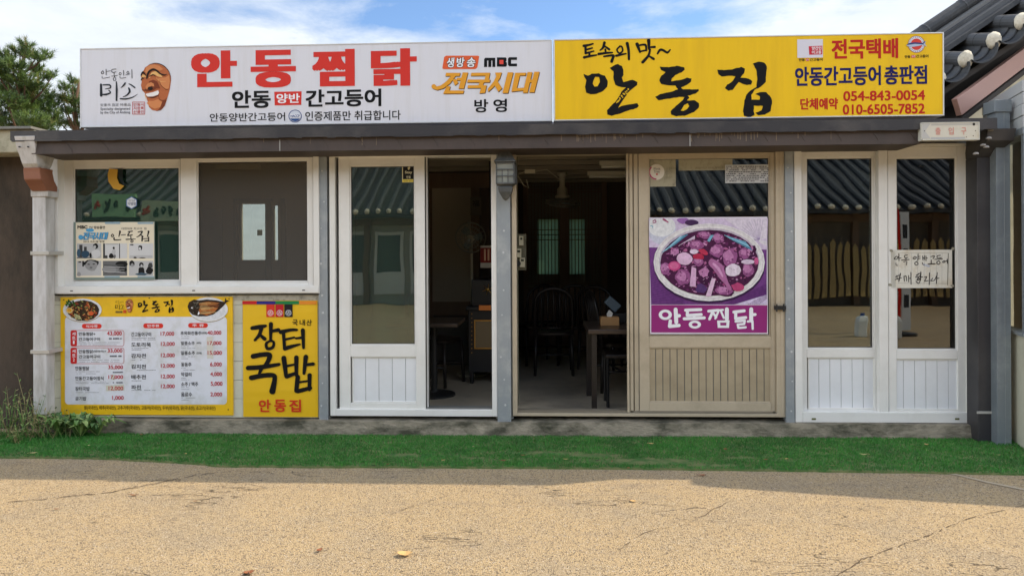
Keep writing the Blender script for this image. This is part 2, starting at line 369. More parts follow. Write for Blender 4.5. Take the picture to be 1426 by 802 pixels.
g = MB(); g.add([(-150, -150, 0), (150, -150, 0), (150, 150, 0), (-150, 150, 0)], [(0, 1, 2, 3)], M_GROUND); g.build('pavement', kind='structure', origin=(0, 0, 0))
M_CRACK = mat('crack_dark', (84, 70, 56), 1.0, 0.2)
rc = random.Random(5)
cr = MB()
for line, w in (([(-10, 699), (60, 695), (120, 688), (170, 682), (235, 669), (290, 658), (330, 655), (390, 659)], 0.010),
                ([(1165, 802), (1200, 778), (1250, 760), (1300, 742), (1345, 722), (1440, 700)], 0.006), ([(545, 714), (590, 700), (640, 684), (700, 672)], 0.005),
                ([(860, 765), (905, 738), (960, 728), (1010, 700), (1080, 680)], 0.005)):
    pts = []
    for (a, b), (c, d) in zip(line, line[1:]):
        for k in range(7): pts.append(G(a + (c - a) * k / 7 + rc.uniform(-2, 2), b + (d - b) * k / 7 + rc.uniform(-1, 1), 0.004))
    for k in range(len(pts) - 1):
        if rc.random() < 0.22: continue
        d = (pts[k + 1] - pts[k]).normalized(); nrm = Vector((-d.y, d.x, 0)); a, b = w * rc.uniform(.1, .5), w * rc.uniform(.1, .5)
        cr.add([pts[k] + nrm * a, pts[k] - nrm * a, pts[k + 1] - nrm * b, pts[k + 1] + nrm * b], [(0, 1, 2, 3)], M_CRACK)
cr.build('pavement_crack', kind='structure')
sm = MB(); M_SMEAR = mat('pale_cement_smear', (178, 162, 138), 0.95, 0.15, 12)
pp = [G(a, b, 0.004) for a, b in ((1290, 653), (1330, 660), (1375, 671), (1440, 684))]
for k in range(3):
    d = Vector((0, .03, 0)); sm.add([pp[k] - d * .7, pp[k + 1] - d * .8, pp[k + 1] + d, pp[k] + d], [(0, 1, 2, 3)], M_SMEAR)
sm.build('cement_smear', kind='structure')

# ---- artificial turf strip
M_TURF = mat('turf_backing', (118, 124, 78), 0.95, 0.25, 30, bump=0.8, bsc=120, stain=(54, 104, 40), stain_amt=.95, stain_sc=9, lo=.42)
M_BARE = mat('worn_turf_sand', (164, 152, 116), 0.95, 0.2, 20, bump=0.5, bsc=120, stain=(70, 104, 54), stain_amt=0.8, stain_sc=14)
edge = [(-60, 634), (0, 636), (60, 636), (120, 637), (165, 638), (180, 640), (215, 641), (250, 643), (285, 645.5), (300, 648), (420, 649), (560, 649.5), (700, 650), (850, 651), (1000, 653), (1150, 655), (1300, 657), (1450, 660), (1560, 662)]
re_ = random.Random(3); front = []
for (a, b), (c, d) in zip(edge, edge[1:]):
    for k in range(8): front.append(G(a + (c - a) * k / 8, b + (d - b) * k / 8 + re_.uniform(-.35, .35), 0.012))
tb = MB(); back = [Vector((p.x, -0.07, 0.012)) for p in front]
for k in range(len(front) - 1): tb.add([front[k], front[k + 1], back[k + 1], back[k]], [(0, 1, 2, 3)], M_TURF)
for k in range(len(front) - 1): tb.add([front[k], front[k] - Vector((0, 0, .012)), front[k + 1] - Vector((0, 0, .012)), front[k + 1]], [(0, 1, 2, 3)], M_TURF)
worn = [((905, 645), 100, 5.5), ((830, 637), 50, 3.4), ((760, 633), 60, 2.4), ((560, 636), 30, 2.6), ((985, 651), 40, 2.5), ((660, 640), 26, 1.5), ((1030, 640), 30, 1.8), ((225, 637), 46, 2.2)]
tb.build('turf_base', kind='structure')
def turf_blades():
    rg = np.random.default_rng(4); n = 120000
    fx = np.array([p.x for p in front]); fy = np.array([p.y for p in front])
    X = rg.uniform(-4.6, 4.9, n); fr = np.interp(X, fx, fy); Y = fr + (-.075 - fr) * rg.uniform(0, 1, n)
    keep = np.ones(n, bool)
    for (c, rx, ry) in worn:
        q = G(*c); ex = G(c[0] + rx, c[1]).x - q.x; ey = abs(G(c[0], c[1] + ry).y - G(c[0], c[1] - ry).y) / 2
        d = ((X - q.x) / ex) ** 2 + ((Y - q.y) / ey) ** 2
        keep &= ~((d < 1.0) & (rg.uniform(0, 1, n) < 1.25 * (1.0 - d ** 1.5) ))
    for k in range(150):                                   # thin, trodden spots, mostly towards the front edge
        qx = rg.uniform(-4.4, 4.8); qf = np.interp(qx, fx, fy); qy = qf + .75 * rg.beta(1.1, 2.2); ra, rb = rg.uniform(.03, .22), rg.uniform(.015, .06)
        d = ((X - qx) / ra) ** 2 + ((Y - qy) / rb) ** 2; keep &= ~((d < 1) & (rg.uniform(0, 1, n) < .35 * (1.05 - d)))
    keep &= rg.uniform(0, 1, n) < np.clip((Y - fr) / .03 + .5, 0, 1)
    X = X[keep]; Y = Y[keep]; n = len(X)
    h = rg.uniform(.009, .02, n); a = rg.uniform(0, 6.283, n); w = .0024; lx = rg.normal(0, .007, n); ly = rg.normal(0, .007, n)
    V = np.empty((n, 3, 3)); V[:, 0] = np.c_[X + w * np.cos(a), Y + w * np.sin(a), np.full(n, .012)]; V[:, 1] = np.c_[X - w * np.cos(a), Y - w * np.sin(a), np.full(n, .012)]; V[:, 2] = np.c_[X + lx, Y + ly, .012 + h]
    me = bpy.data.meshes.new('turf_blades'); me.vertices.add(n * 3); me.vertices.foreach_set('co', V.ravel()); me.loops.add(n * 3); me.loops.foreach_set('vertex_index', np.arange(n * 3)); me.polygons.add(n); me.polygons.foreach_set('loop_start', np.arange(n) * 3)
    me.polygons.foreach_set('loop_total', np.full(n, 3)); me.update()
    for c in ((58, 128, 42), (74, 144, 48), (44, 112, 36), (150, 160, 100)): me.materials.append(mat('turf_fibre_%d' % c[0], c, 0.6, 0.32, 2.2, stain=(34, 74, 30), stain_amt=.6, stain_sc=1.6))
    me.polygons.foreach_set('material_index', rg.choice(4, n, p=[.42, .29, .282, .008]).astype(np.int32))
    o = bpy.data.objects.new('turf_blades', me); COL.objects.link(o); o['kind'] = 'stuff'
turf_blades()

# ============================================================ the restaurant
RT = thing('restaurant', 'single-storey restaurant front with white and bronze sliding doors under a brown fascia', 'restaurant', (0, 1.5, 0))
YF = 0.0
WX0, WX1 = P(64, 400).x, P(1372, 400).x
ZT = 2.32
def Xc(px, y=400, Y=0.0): return P(px, y, Y).x
def Zc(py, x=713, Y=0.0): return P(x, py, Y).z
# plinth
b = MB(); zp = 0.125
rp = random.Random(2); xs = [WX0 + (WX1 - WX0) * k / 60 for k in range(61)]
rings = []
for x in xs: rings.append([(x, -.085 + rp.uniform(-.012, .012), 0), (x, .12, 0), (x, .12, zp - .004), (x, -.07 + rp.uniform(-.01, .008), zp - .008 + rp.uniform(-.006, .004))])
b.loft(rings, M_CONC); b.build('plinth', RT)
# siding below the left window
b = MB(); x0, x1, z0, z1 = RC(66, 411, 445, 585)
z0 = zp
k = 0; zz_ = z0
while zz_ < z1 - .01:
    e = min(zz_ + .152, z1); b.box(x0, x1, 0.0 + .0015 * (k % 2), 0.10, zz_ + .003, e, M_CLAD); zz_ = e; k += 1
b.box(x0 + .01, x1 - .01, .012, .09, z0, z1, mat('joint_shadow_gap', (120, 116, 100), 0.9))
# rough edge strips and old adhesive marks on the siding
b.box(x0, x1, -.004, -.0005, z1 - .045, z1 - .002, mat('old_sealant', (176, 172, 158), 0.8, 0.2, 14, stain=(70, 66, 58), stain_amt=.7, stain_sc=18))
b.build('siding', RT)
# solid wall around the openings
b = MB(); zh = Zc(214, 250); M_TRIM = mat('grey_trim', (150, 150, 146), 0.6, 0.12, 5, stain=(100, 98, 92), stain_amt=.5)
for a, c in ((60, 68), (444, 458), (690, 714), (1092, 1108), (1356, 1374)):
    b.box(Xc(a), Xc(c), 0.005, 0.11, zp, 2.42, M_TRIM)
b.box(WX0, WX1, 0.012, 0.11, 2.245, 2.32, M_TRIM)
b.box(WX0 - .02, WX0 + .1, .12, 1.95, 0, ZT, M_CONC2); b.box(WX1 - .1, WX1 + .02, .12, 4.6, 0, ZT, M_CONC2)
b.build('wall', RT)

# steel posts
for (a, c, Yp, m) in ((443.5, 456, -.03, M_STEEL), (692, 711, -.04, M_STEEL), (1094, 1106, -.035, M_STEEL)):
    b = MB(); xa, xb = Xc(a, 400, Yp), Xc(c, 400, Yp); b.box(xa, xb, Yp, .004, .07, 2.40, m); o = b.build('steel_post', RT, bevel=.004)
    bb = MB(); rr = random.Random(int(a))
    for k in range(9):
        z = .2 + k * .24 + rr.uniform(-.06, .06); x = xa + (xb - xa) * rr.uniform(.25, .75)
        bb.tube([(x, Yp - .004, z), (x, Yp + .002, z)], rr.uniform(.005, .009), mat('screw_head', (196, 198, 198), .5, .1), 8)
    bb.build('screw', o)

def leaf(par, o, gl, panel, y, d, m, gm, pm, grooves=5, name='door_leaf', rail=True):
    """a sliding leaf: stiles and rails, one glass pane, a boarded lower panel. o, gl, panel are pixel rects"""
    O, Gx = RC(*o, y), RC(*gl, y); b = MB()
    if panel: Pn = RC(*panel, y)
    b.box(O[0], Gx[0], y, y + d, O[2], O[3], m); b.box(Gx[1], O[1], y, y + d, O[2], O[3], m)
    b.box(Gx[0], Gx[1], y, y + d, Gx[3], O[3], m)
    if panel:
        b.box(Gx[0], Gx[1], y, y + d, Pn[3], Gx[2], m); b.box(Gx[0], Gx[1], y, y + d, O[2], Pn[2], m)
    else: b.box(Gx[0], Gx[1], y, y + d, O[2], Gx[2], m)
    lf = b.build(name, par, bevel=.003)
    bd = MB(); bw = .011                                                       # glazing bead, a step inside the rails
    for r_ in ((Gx, Pn) if panel else (Gx,)):
        bd.frame((r_[0] + .0005, r_[1] - .0005, r_[2] + .0005, r_[3] - .0005), (r_[0] + bw, r_[1] - bw, r_[2] + bw, r_[3] - bw), y + .008, y + d - .008, m)
    bd.build('glazing_bead', par, bevel=.0025)
    gk = MB(); gk.frame((Gx[0] + bw, Gx[1] - bw, Gx[2] + bw, Gx[3] - bw), (Gx[0] + bw + .004, Gx[1] - bw - .004, Gx[2] + bw + .004, Gx[3] - bw - .004), y + .011, y + d - .012, M_GASK_SHADE)
    gk.frame((O[0] - .0045, O[1] + .0045, O[2] - .003, O[3] + .003), (O[0] - .0002, O[1] + .0002, O[2] - .0002, O[3] + .0002), y + .006, y + d - .004, M_GASK_SHADE); gk.build('gasket_and_shade_line', par)  # dark outer strip stands in for the shadow gap round the leaf
    p = MB(); p.box(Gx[0] + .004, Gx[1] - .004, y + d * .45, y + d * .45 + .005, Gx[2] + .004, Gx[3] - .004, gm); p.build('pane', par)
    if panel:
        q = MB(); w = (Pn[1] - Pn[0]) / grooves
        gp = .0034 if grooves > 10 else .0018
        for k in range(grooves): q.box(Pn[0] + k * w + gp, Pn[0] + (k + 1) * w - gp, y + .014, y + d * .6, Pn[2] + .001, Pn[3] - .001, pm)
        q.box(Pn[0] + .004, Pn[1] - .004, y + .019, y + d * .55, Pn[2] + .004, Pn[3] - .004, mat('groove_grey', (120, 118, 112), .8)); q.build('lower_panel', par, bevel=.0015)
    return lf

# ---- left window
b = MB(); O = RC(68, 214.5, 444, 409, -.045); I = (O[0] + .075, O[1] - .045, O[2] + .062, O[3] - .028)
b.frame(O, I, -.045, .10, M_PVC); b.box(I[0], I[1], .095, .1, I[2], I[2] + .001, M_PVC); win = b.build('sliding_window', RT, bevel=.004)
b = MB(); b.box(O[0] + .004, O[1] - .004, -.052, -.0455, O[2] + .006, O[2] + .05, M_PVC)
for px in (100, 270, 423):
    X = Xc(px, 408, -.05); b.box(X - .012, X + .012, -.0545, -.0525, O[2] + .022, O[2] + .03, M_BLACK)
b.build('sill', win, bevel=.003)
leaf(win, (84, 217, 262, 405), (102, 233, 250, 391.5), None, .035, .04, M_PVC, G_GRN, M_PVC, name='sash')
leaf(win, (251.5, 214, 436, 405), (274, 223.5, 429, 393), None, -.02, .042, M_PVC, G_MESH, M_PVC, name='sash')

# ---- white door, left leaf closed, right leaf slid open behind it
b = MB(); O = RC(459, 211.5, 692, 579.5, -.03); I = RC(467, 218, 684.5, 570, -.03)
b.frame(O, I, -.03, .10, M_PVC); dr = b.build('sliding_door', RT, bevel=.004, label='white sliding door with its right half slid open')
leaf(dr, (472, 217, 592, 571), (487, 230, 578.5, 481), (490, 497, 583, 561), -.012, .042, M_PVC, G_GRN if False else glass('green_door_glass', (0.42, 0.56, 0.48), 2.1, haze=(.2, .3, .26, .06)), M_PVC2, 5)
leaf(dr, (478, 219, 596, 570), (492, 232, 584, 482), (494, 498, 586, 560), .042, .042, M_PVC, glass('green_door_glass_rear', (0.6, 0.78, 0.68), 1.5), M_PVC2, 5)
b = MB(); b.box(I[0], I[1], -.01, .09, I[2] + .0005, I[2] + .006, mat('door_track', (150, 150, 146), .4, .1, metal=.5)); b.build('threshold', dr)

# ---- bronze aluminium door
b = MB(); O = RC(713, 206, 1093, 580, -.02); I = RC(719.5, 213, 1081, 575.5, -.02)
b.frame(O, I, -.02, .11, M_TAN); dm = b.build('sliding_door', RT, bevel=.003, label='bronze aluminium sliding door with ribbed panel, left half open')
b = MB()
for a, c, y in ((873, 876, -.01), (877, 881.5, .0), (883, 889, .012)):
    X0, X1, _, _ = RC(a, 213, c, 576, y); b.box(X0, X1, y, y + .03, I[2], I[3], M_TAN)
b.build('jamb_strip', dm, bevel=.002)
b = MB()
for a, c, y in ((1075, 1079, .0), (1082, 1084.5, -.012), (1087, 1091, -.024)):
    X0, X1, _, _ = RC(a, 213, c, 576, y); b.box(X0, X1, y, y + .02, I[2] + .001, I[3] - .001, M_TAN)
b.build('jamb_strip', dm, bevel=.002)
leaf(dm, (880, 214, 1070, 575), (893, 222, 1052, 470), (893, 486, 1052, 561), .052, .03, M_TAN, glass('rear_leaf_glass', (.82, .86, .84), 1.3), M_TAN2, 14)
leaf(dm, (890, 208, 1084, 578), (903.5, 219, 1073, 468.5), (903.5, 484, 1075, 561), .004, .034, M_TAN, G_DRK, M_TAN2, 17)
b = MB(); b.box(I[0], I[1], -.018, .10, I[2] + .0005, I[2] + .007, mat('aluminium_track', (150, 142, 128), .35, .1, metal=.6))
for y in (.0, .035, .07): b.box(I[0], I[1], y, y + .004, I[2] + .007, I[2] + .016, mat('aluminium_track', (150, 142, 128), .35, .1, metal=.6))
b.build('threshold', dm)
b = MB(); X0, X1, z0, z1 = RC(1079, 424, 1094, 433, -.04); b.box(X0, X1, -.05, -.021, z0 + .01, z1 - .01, M_BLACK)
for X in (X0 + .012, X1 - .018): b.tube([(X, -.05, z0 - .005), (X, -.05, z1 + .005)], .006, M_BLACK, 8)
b.build('latch', dm)

# ---- right white door
b = MB(); O = RC(1107, 200.5, 1357.5, 588.5, -.03); I = RC(1117, 205, 1347, 574, -.03)
b.frame(O, I, -.03, .10, M_PVC); dr2 = b.build('sliding_door', RT, bevel=.004, label='white double sliding door shut, with a handwritten paper on its glass')
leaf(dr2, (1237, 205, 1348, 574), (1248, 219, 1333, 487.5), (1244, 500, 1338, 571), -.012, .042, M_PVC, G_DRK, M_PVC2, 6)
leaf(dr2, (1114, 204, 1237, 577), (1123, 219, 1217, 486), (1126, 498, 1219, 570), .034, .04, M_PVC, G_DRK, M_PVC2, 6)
b = MB(); X0, X1, z0, z1 = RC(1224, 205, 1236.5, 577, -.02); b.box(X0, X1, -.022, .03, z0, z1, M_PVC); b.build('meeting_stile', dr2, bevel=.003)
b = MB()
for px in (1134, 1334):
    X, Z = Xc(px, 583, -.04), Zc(583.5, px, -.04); b.obox((X, -.031, Z), (.016, 0, 0), (0, .003, 0), (0, 0, .007), mat('green_grime', (96, 98, 52), .9, .3, 20))
b.build('drain_cover', dr2, bevel=.002)

# ---- roof, fascia, lip, gutter parts
RX0, RX1 = P(18, 185, -.36).x, P(1386, 168, -.36).x
b = MB(); zl0, zl1 = Zc(186.5, 713, -.36), Zc(175, 713, -.36)
b.box(RX0, RX1, -.36, .02, zl0 + .012, zl1, M_LIP)
XH0, XH1 = P(135, 170, .7).x, P(1300, 170, .7).x
b.box(RX0, XH0, .0205, 1.95, zl0 + .012, zl1, M_LIP); b.box(XH1, RX1, .0205, 4.6, zl0 + .012, zl1, M_LIP)
for xa, xb, ye in ((XH0 + .001, -1.16, 1.95), (-1.159, XH1 - .001, 4.6)):
    b.loft([[(x, .0205, zl0 + .012), (x, .0205, zl1), (x, .6, 2.60), (x, ye, 2.60), (x, ye, 2.54), (x, .62, 2.54)] for x in (xa, xb)], M_LIP)
b.box(XH0 + .002, XH0 + .058, .5, 1.94, 2.30, 2.539, M_LIP); b.box(XH1 - .058, XH1 - .002, .5, 4.59, 2.30, 2.539, M_LIP)
b.build('roof', RT)
b = MB(); b.box(RX0 - .01, RX1 + .004, -.375, -.362, zl0 - .006, zl1 + .006, M_LIP)
rr = random.Random(6); x = RX0
while x < RX1 - .02:
    w = rr.uniform(.03, .12); b.box(x, x + w, -.376 - .0004, -.362, zl0 - .006 - rr.uniform(.002, .010), zl0 - .005, M_LIP); x += w
b.build('roof_edge', RT)
b = MB(); zf0 = Zc(207, 713, -.345)
b.box(P(44, 200, -.345).x, P(1282, 190, -.345).x, -.345, .004, zf0, zl0 - .0005, M_FASC)
M_SEAM = mat('seam_sealant', (150, 148, 144), .7, .2)
for px in (389.5, 961): 
    X = P(px, 200, -.35).x; b.box(X - .004, X + .004, -.349, -.3452, zf0 + .002, zl0 - .02, M_SEAM)
# faint embossed scallops on the fascia sheet
for k in range(24):
    px = 75 + k * 51; pts = []
    for q in range(9):
        t = q / 8; pts.append((px + 26 * t, 193 - .0145 * (px - 75) + 2.5 + 16 * (t ** 3)))
    P3 = [P(a, c, -.346) for a, c in pts]; P3 = [p for p in P3 if zf0 + .005 < p.z < zl0 - .01]
    if len(P3) > 2: b.tube(P3, .0028, M_FASC, 5)
                                                                  # pale drips on the fascia
M_DRIP = mat('lime_drip', (118, 104, 88), .9, .2)
for k in range(60):
    px = rr.uniform(800, 900) if k < 26 else (rr.uniform(960, 1060) if k < 46 else rr.uniform(60, 1280)); X = P(px, 190, -.345).x; w = rr.uniform(.0015, .004); h = rr.uniform(.02, .075)
    b.box(X - w, X + w, -.3458 - k * 1e-5, -.3451, zl0 - h, zl0 - .01, M_DRIP)
b.build('fascia', RT)
# far right dark gutter pipe with its outlet
M_DPIPE = mat('dark_gutter_paint', (54, 52, 54), .5, .12, 4, stain=(90, 88, 86), stain_amt=.3)
b = MB(); X0, X1, z0, z1 = RC(1358, 204, 1383.5, 607, -.14); z1 = zf0 - .08; b.box(X0, X1, -.17, -.03, 0.014, z1, M_DPIPE)
Xa, Xb = P(1338, 190, -.2).x, P(1388, 190, -.2).x
b.loft([[(X0 - f * .02, -.17 - g_, z), (X1 + f * .03, -.17 - g_, z), (X1 + f * .03, -.03 - g_ * .3, z), (X0 - f * .02, -.03 - g_ * .3, z)] for f, g_, z in ((0, 0, z1 + .0005), (.6, .05, z1 + .05), (1.2, .15, z1 + .10), (1.4, .17, zl0 - .002))], M_DPIPE)
dp = b.build('gutter_pipe', RT, bevel=.004, label='dark grey square gutter pipe at the right end')
b = MB(); z = Zc(574, 1370, -.17); b.box(X0 - .012, X1 + .025, -.178, -.1705, z - .009, z + .009, mat('clamp_band', (176, 172, 164), .5, .2)); b.box(X1 + .006, X1 + .03, -.1775, -.05, z - .008, z + .008, mat('clamp_band', (176, 172, 164), .5, .2)); b.build('clamp', dp)
b = MB(); M_SEAL = mat('silicone_dab', (150, 146, 142), .7, .25, 20)
for k in range(9):
    px, py = rr.choice(((1346, 182), (1376, 181), (1350, 190), (1376, 193), (1364, 178), (1362, 216), (1372, 205))); p = P(px + rr.uniform(-4, 4), py + rr.uniform(-3, 3), -.345)
    b.lathe([(.0, 0), (.02, .004), (.016, .016), (0.002, .02)], (p.x, p.y, p.z), M_SEAL, 7)
b.build('sealant', dp)

# ---- left downpipe: white funnel, brown elbow, white pipe, brackets
def sect(cxp, hw, py, Y0, Y1):
    X0, X1 = P(cxp - hw, py, Y0).x, P(cxp + hw, py, Y0).x; Z = P(cxp, py, Y0).z; return [(X0, Y0, Z), (X1, Y0, Z), (X1, Y1, Z), (X0, Y1, Z)]
M_WPIPE = mat('white_downpipe', (200, 198, 197), .45, .08, 4, stain=(120, 112, 92), stain_amt=.5, lo=.44, stain_sc=3, stretch=(3, 3, .6))
M_ORPIPE = mat('brown_elbow', (140, 92, 70), .5, .12, 6, stain=(110, 74, 54), stain_amt=.5)
b = MB(); b.loft([sect(43.5, 9.5, 236, -.28, -.16), sect(41, 10.5, 228, -.32, -.16), sect(35.5, 13, 205, -.36, -.12), sect(33.5, 14, 189.5, -.385, -.1)], M_WPIPE)
dpl = b.build('downpipe', RT, bevel=.004, label='white downpipe with brown elbow at the left end')
b = MB(); b.loft([sect(54.5, 11, 266, -.19, -.075), sect(51, 12, 259, -.23, -.09), sect(45, 12, 250, -.29, -.14), sect(43.5, 11.5, 238, -.295, -.15), sect(43.5, 11.5, 233.5, -.3, -.15)], M_ORPIPE); b.build('elbow', dpl, bevel=.006)
b = MB(); b.loft([sect(55.5, 9.3, 577, -.165, -.07), sect(54, 9.3, 262, -.165, -.06)], M_WPIPE); b.loft([sect(54.5, 12, 274, -.175, -.05), sect(54.5, 12.3, 262, -.18, -.05)], M_WPIPE); b.build('pipe', dpl, bevel=.005)
for py in (352.5, 490):
    b = MB(); b.loft([sect(55, 13, py + 2.6, -.173, -.002), sect(55, 13, py - 2.6, -.173, -.002)], mat('galvanised_strap', (190, 186, 178), .4, .15, metal=.3)); b.build('bracket', dpl, bevel=.002)
b = MB()
for px in (28, 40):
    p = P(px, 205, -.365); b.tube([p, p + Vector((0, -.012, 0))], .006, M_BLACK, 7)
b.build('screw', dpl)

# ---- interior
b = MB(); b.box(WX0, -1.16, .10, 1.95, .03, .118, M_FLOOR); b.box(-1.16, WX1, .10, 4.6, .03, .118, M_FLOOR); b.build('floor', RT)
b = MB(); b.box(XH0 + .07, -1.17, .64, 1.94, 2.47, 2.5, M_CEIL); b.box(-1.15, XH1 - .07, .64, 4.6, 2.47, 2.5, M_CEIL); b.box(WX0, XH0 - .002, .115, 1.94, 2.29, 2.318, M_CEIL); b.box(XH1 + .002, WX1, .115, 4.6, 2.29, 2.318, M_CEIL)
for y in (.72, 1.16, 1.6, 2.04, 2.48, 2.92, 3.36, 3.8): b.box(XH0 + .08 if y < 1.7 else -1.14, XH1 - .08, y, y + .09, 2.41, 2.47, M_CEIL)
b.build('ceiling', RT)
YB = 4.2
def wall_holes(b, X0, X1, Z0, Z1, holes, y0, y1, m):
    xs_ = sorted({X0, X1, *[h[0] for h in holes], *[h[1] for h in holes]}); zs_ = sorted({Z0, Z1, *[h[2] for h in holes], *[h[3] for h in holes]})
    for a, c in zip(xs_, xs_[1:]):
        run = None
        for e, f in zip(zs_, zs_[1:]):
            solid = not any(h[0] <= a + 1e-6 and c - 1e-6 <= h[1] and h[2] <= e + 1e-6 and f - 1e-6 <= h[3] for h in holes)
            if solid and run is None: run = e
            if not solid and run is not None: b.box(a, c, y0, y1, run, e, m); run = None
        if run is not None: b.box(a, c, y0, y1, run, Z1, m)
h1, h2, h3 = RC(748.6, 305, 778.7, 382, YB), RC(793, 305, 815, 382, YB), RC(847, 330, 862, 352, YB)
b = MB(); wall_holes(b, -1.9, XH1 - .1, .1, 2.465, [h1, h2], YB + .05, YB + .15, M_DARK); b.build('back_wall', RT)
ld = None
b = MB()
for a, c in ((729, 735), (779.5, 793), (838, 845), (690, 694), (880, 886)):
    X0, X1, _, _ = RC(a, 250, c, 430, YB); b.box(X0, X1, YB - .05, YB + .048, .12, 2.46, M_WOOD)
X0, X1, z0, z1 = RC(690, 246, 886, 252, YB); b.box(X0, X1, YB - .055, YB + .046, z0, z1, M_WOOD); ld = b.build('lattice_door', RT)
b = MB(); X0, X1, z0, z1 = RC(735, 252, 838, 398, YB); k = 0
x = X0
while x < X1: b.box(x, x + .012, YB - .02, YB - .005, z0, z1, M_WOOD); x += .047
for py in (256, 260, 264, 268, 320, 327, 334, 395): 
    z = Zc(py, 790, YB); b.box(X0, X1, YB - .0195, YB - .0045, z - .006, z + .006, M_WOOD)
b.build('lattice', ld)
b = MB(); zb = Zc(400, 790, YB); b.box(X0, X1, YB - .03, YB + .03, .12, zb, M_WOOD); b.build('lower_panel', ld)
b = MB(); wall_holes(b, X0, X1, zb, 2.46, [h1, h2], YB + .02, YB + .045, mat('lattice_paper', (128, 124, 108), .8, .15, 3)); b.build('backing', ld)
M_MINT = frosted('mint_frosted_pane', (.30, .42, .34))
for h in (h1, h2):
    b = MB(); b.box(h[0], h[1], YB + .08, YB + .085, h[2], h[3], M_MINT); b.build('pane', ld)
# papered wall section and dark timber frame seen through the left doorway
b = MB(); YP = 2.7
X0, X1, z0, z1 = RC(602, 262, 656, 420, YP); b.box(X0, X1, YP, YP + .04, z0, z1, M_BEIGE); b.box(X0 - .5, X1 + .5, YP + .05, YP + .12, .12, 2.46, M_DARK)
b.box(X0 - .5, X1 + .5, YP - .005, YP + .045, z1, z1 + .18, M_WOOD); b.box(X0 - .5, X1 + .5, YP - .005, YP + .045, z0 - .16, z0, M_WOOD)
b.box(X0 - .12, X0, YP - .004, YP + .044, .12, 2.4, M_WOOD); b.box(X1, X1 + .1, YP - .004, YP + .044, .12, 2.4, M_WOOD)
X0, X1, z0, z1 = RC(600, 433, 700, 505, YP); b.box(X0 - .4, X1, YP + .01, YP + .046, .12, z0 + .5, mat('dado_panel', (96, 92, 84), .8, .2, 3)); b.build('partition', RT)
# room behind the left window: partition with a glazed door
YQ = 1.75
b = MB(); ha, hb = RC(335, 284, 370, 362, YQ), RC(380.5, 286, 387, 362, YQ); M_PART = mat('partition_board', (186, 178, 164), .8, .08, 2)
wall_holes(b, WX0 + .1, -1.16, .12, 2.285, [ha, hb], YQ, YQ + .06, M_PART); b.box(XH0 + .07, -1.16, YQ, YQ + .06, 2.285, 2.47, M_PART)
b.box(-1.22, -1.161, .11, YQ - .001, .12, 2.47, M_PART); b.box(-1.22, -1.161, YQ + .061, 4.6, .12, 2.53, M_PART); b.build('partition', RT)
gd = MB()
for a in ((327, 331), (371, 379), (392, 399)):
    X0, X1, z0, z1 = RC(a[0], 277, a[1], 420, YQ); gd.box(X0, X1, YQ - .03, YQ - .001, .12, z1, mat('grey_door_frame', (150, 146, 134), .6, .1))
X0, X1, z0, z1 = RC(331, 277, 371, 284, YQ); gd.box(X0, X1, YQ - .03, YQ - .001, z0, z1, mat('grey_door_frame', (150, 146, 134), .6, .1)); gdo = gd.build('inner_door', RT)
b = MB(); M_FROST = frosted('white_frosted_pane', (.80, .84, .90))
for h in (ha, hb): b.box(h[0], h[1], YQ + .03, YQ + .034, h[2], h[3], G_CLR)
b.build('pane', gdo)
b = MB(); c = RC(357, 320, 364, 328, YQ - .0); b.box(c[0], c[1], YQ + .022, YQ + .026, c[2], c[3], frosted('paper_tag', (.72, .68, .54))); b.build('sticker', gdo)
b = MB(); c = RC(277, 292, 310, 390, YQ); b.box(c[0], c[1], YQ - .012, YQ - .001, c[2], c[3], mat('reflection_grey', (150, 148, 138), .7, .2, 5)); b.build('reflection_sheet', RT)  # grey sheet stands in for a reflection in the window glass

# ============================================================ signs
K = ink(24, 24, 26); KR = ink(208, 58, 50); KR2 = ink(184, 40, 34); KW = ink(236, 236, 240); KNAVY = ink(28, 30, 90)
M_SIGNW = mat('white_sign_sheet', (216, 216, 223), .5, .03, 2, bump=.12, bsc=1.2, stain=(186, 182, 176), stain_amt=.22, stain_sc=2.0, stretch=(9, 1, .6), lo=.46)
M_SIGNY = mat('yellow_sign_sheet', (234, 190, 22), .6, .06, 1.2, bump=.12, bsc=1.2, spec=.25, stain=(206, 160, 30), stain_amt=.3, stain_sc=1.6, stretch=(5, 1, .6), lo=.46)
M_ALU = mat('sign_frame_alu', (206, 206, 206), .4, .1, 5, metal=.3)
M_ALUD = mat('grey_coping', (120, 118, 112), .6, .15, 6)  # plain mid-grey of the side wall coping
def signboard(name, px, Y, th, face, label, cat):
    X0, X1, Z0, Z1 = RC(*px, Y)
    t = thing(name, label, cat, ((X0 + X1) / 2, Y + th / 2, Z0))
    b = MB(); b.box(X0 + .008, X1 - .008, Y, Y + th, Z0 + .008, Z1 - .008, face); b.build('panel', t)
    b = MB(); b.frame((X0, X1, Z0, Z1), (X0 + .009, X1 - .009, Z0 + .009, Z1 - .009), Y - .004, Y + th + .002, M_ALU); b.build('frame', t, bevel=.002)
    b = MB()
    for f in (.12, .38, .63, .88):
        x = X0 + (X1 - X0) * f; b.tube([(x, Y + th, Z1 - .08), (x, Y + th + .75, Z0 + .02)], .018, M_STEEL, 6)
    b.build('brace', t)
    return t
def part(t, name, fn, label=None):
    b = MB(); fn(b); return b.build(name, t, label=label)
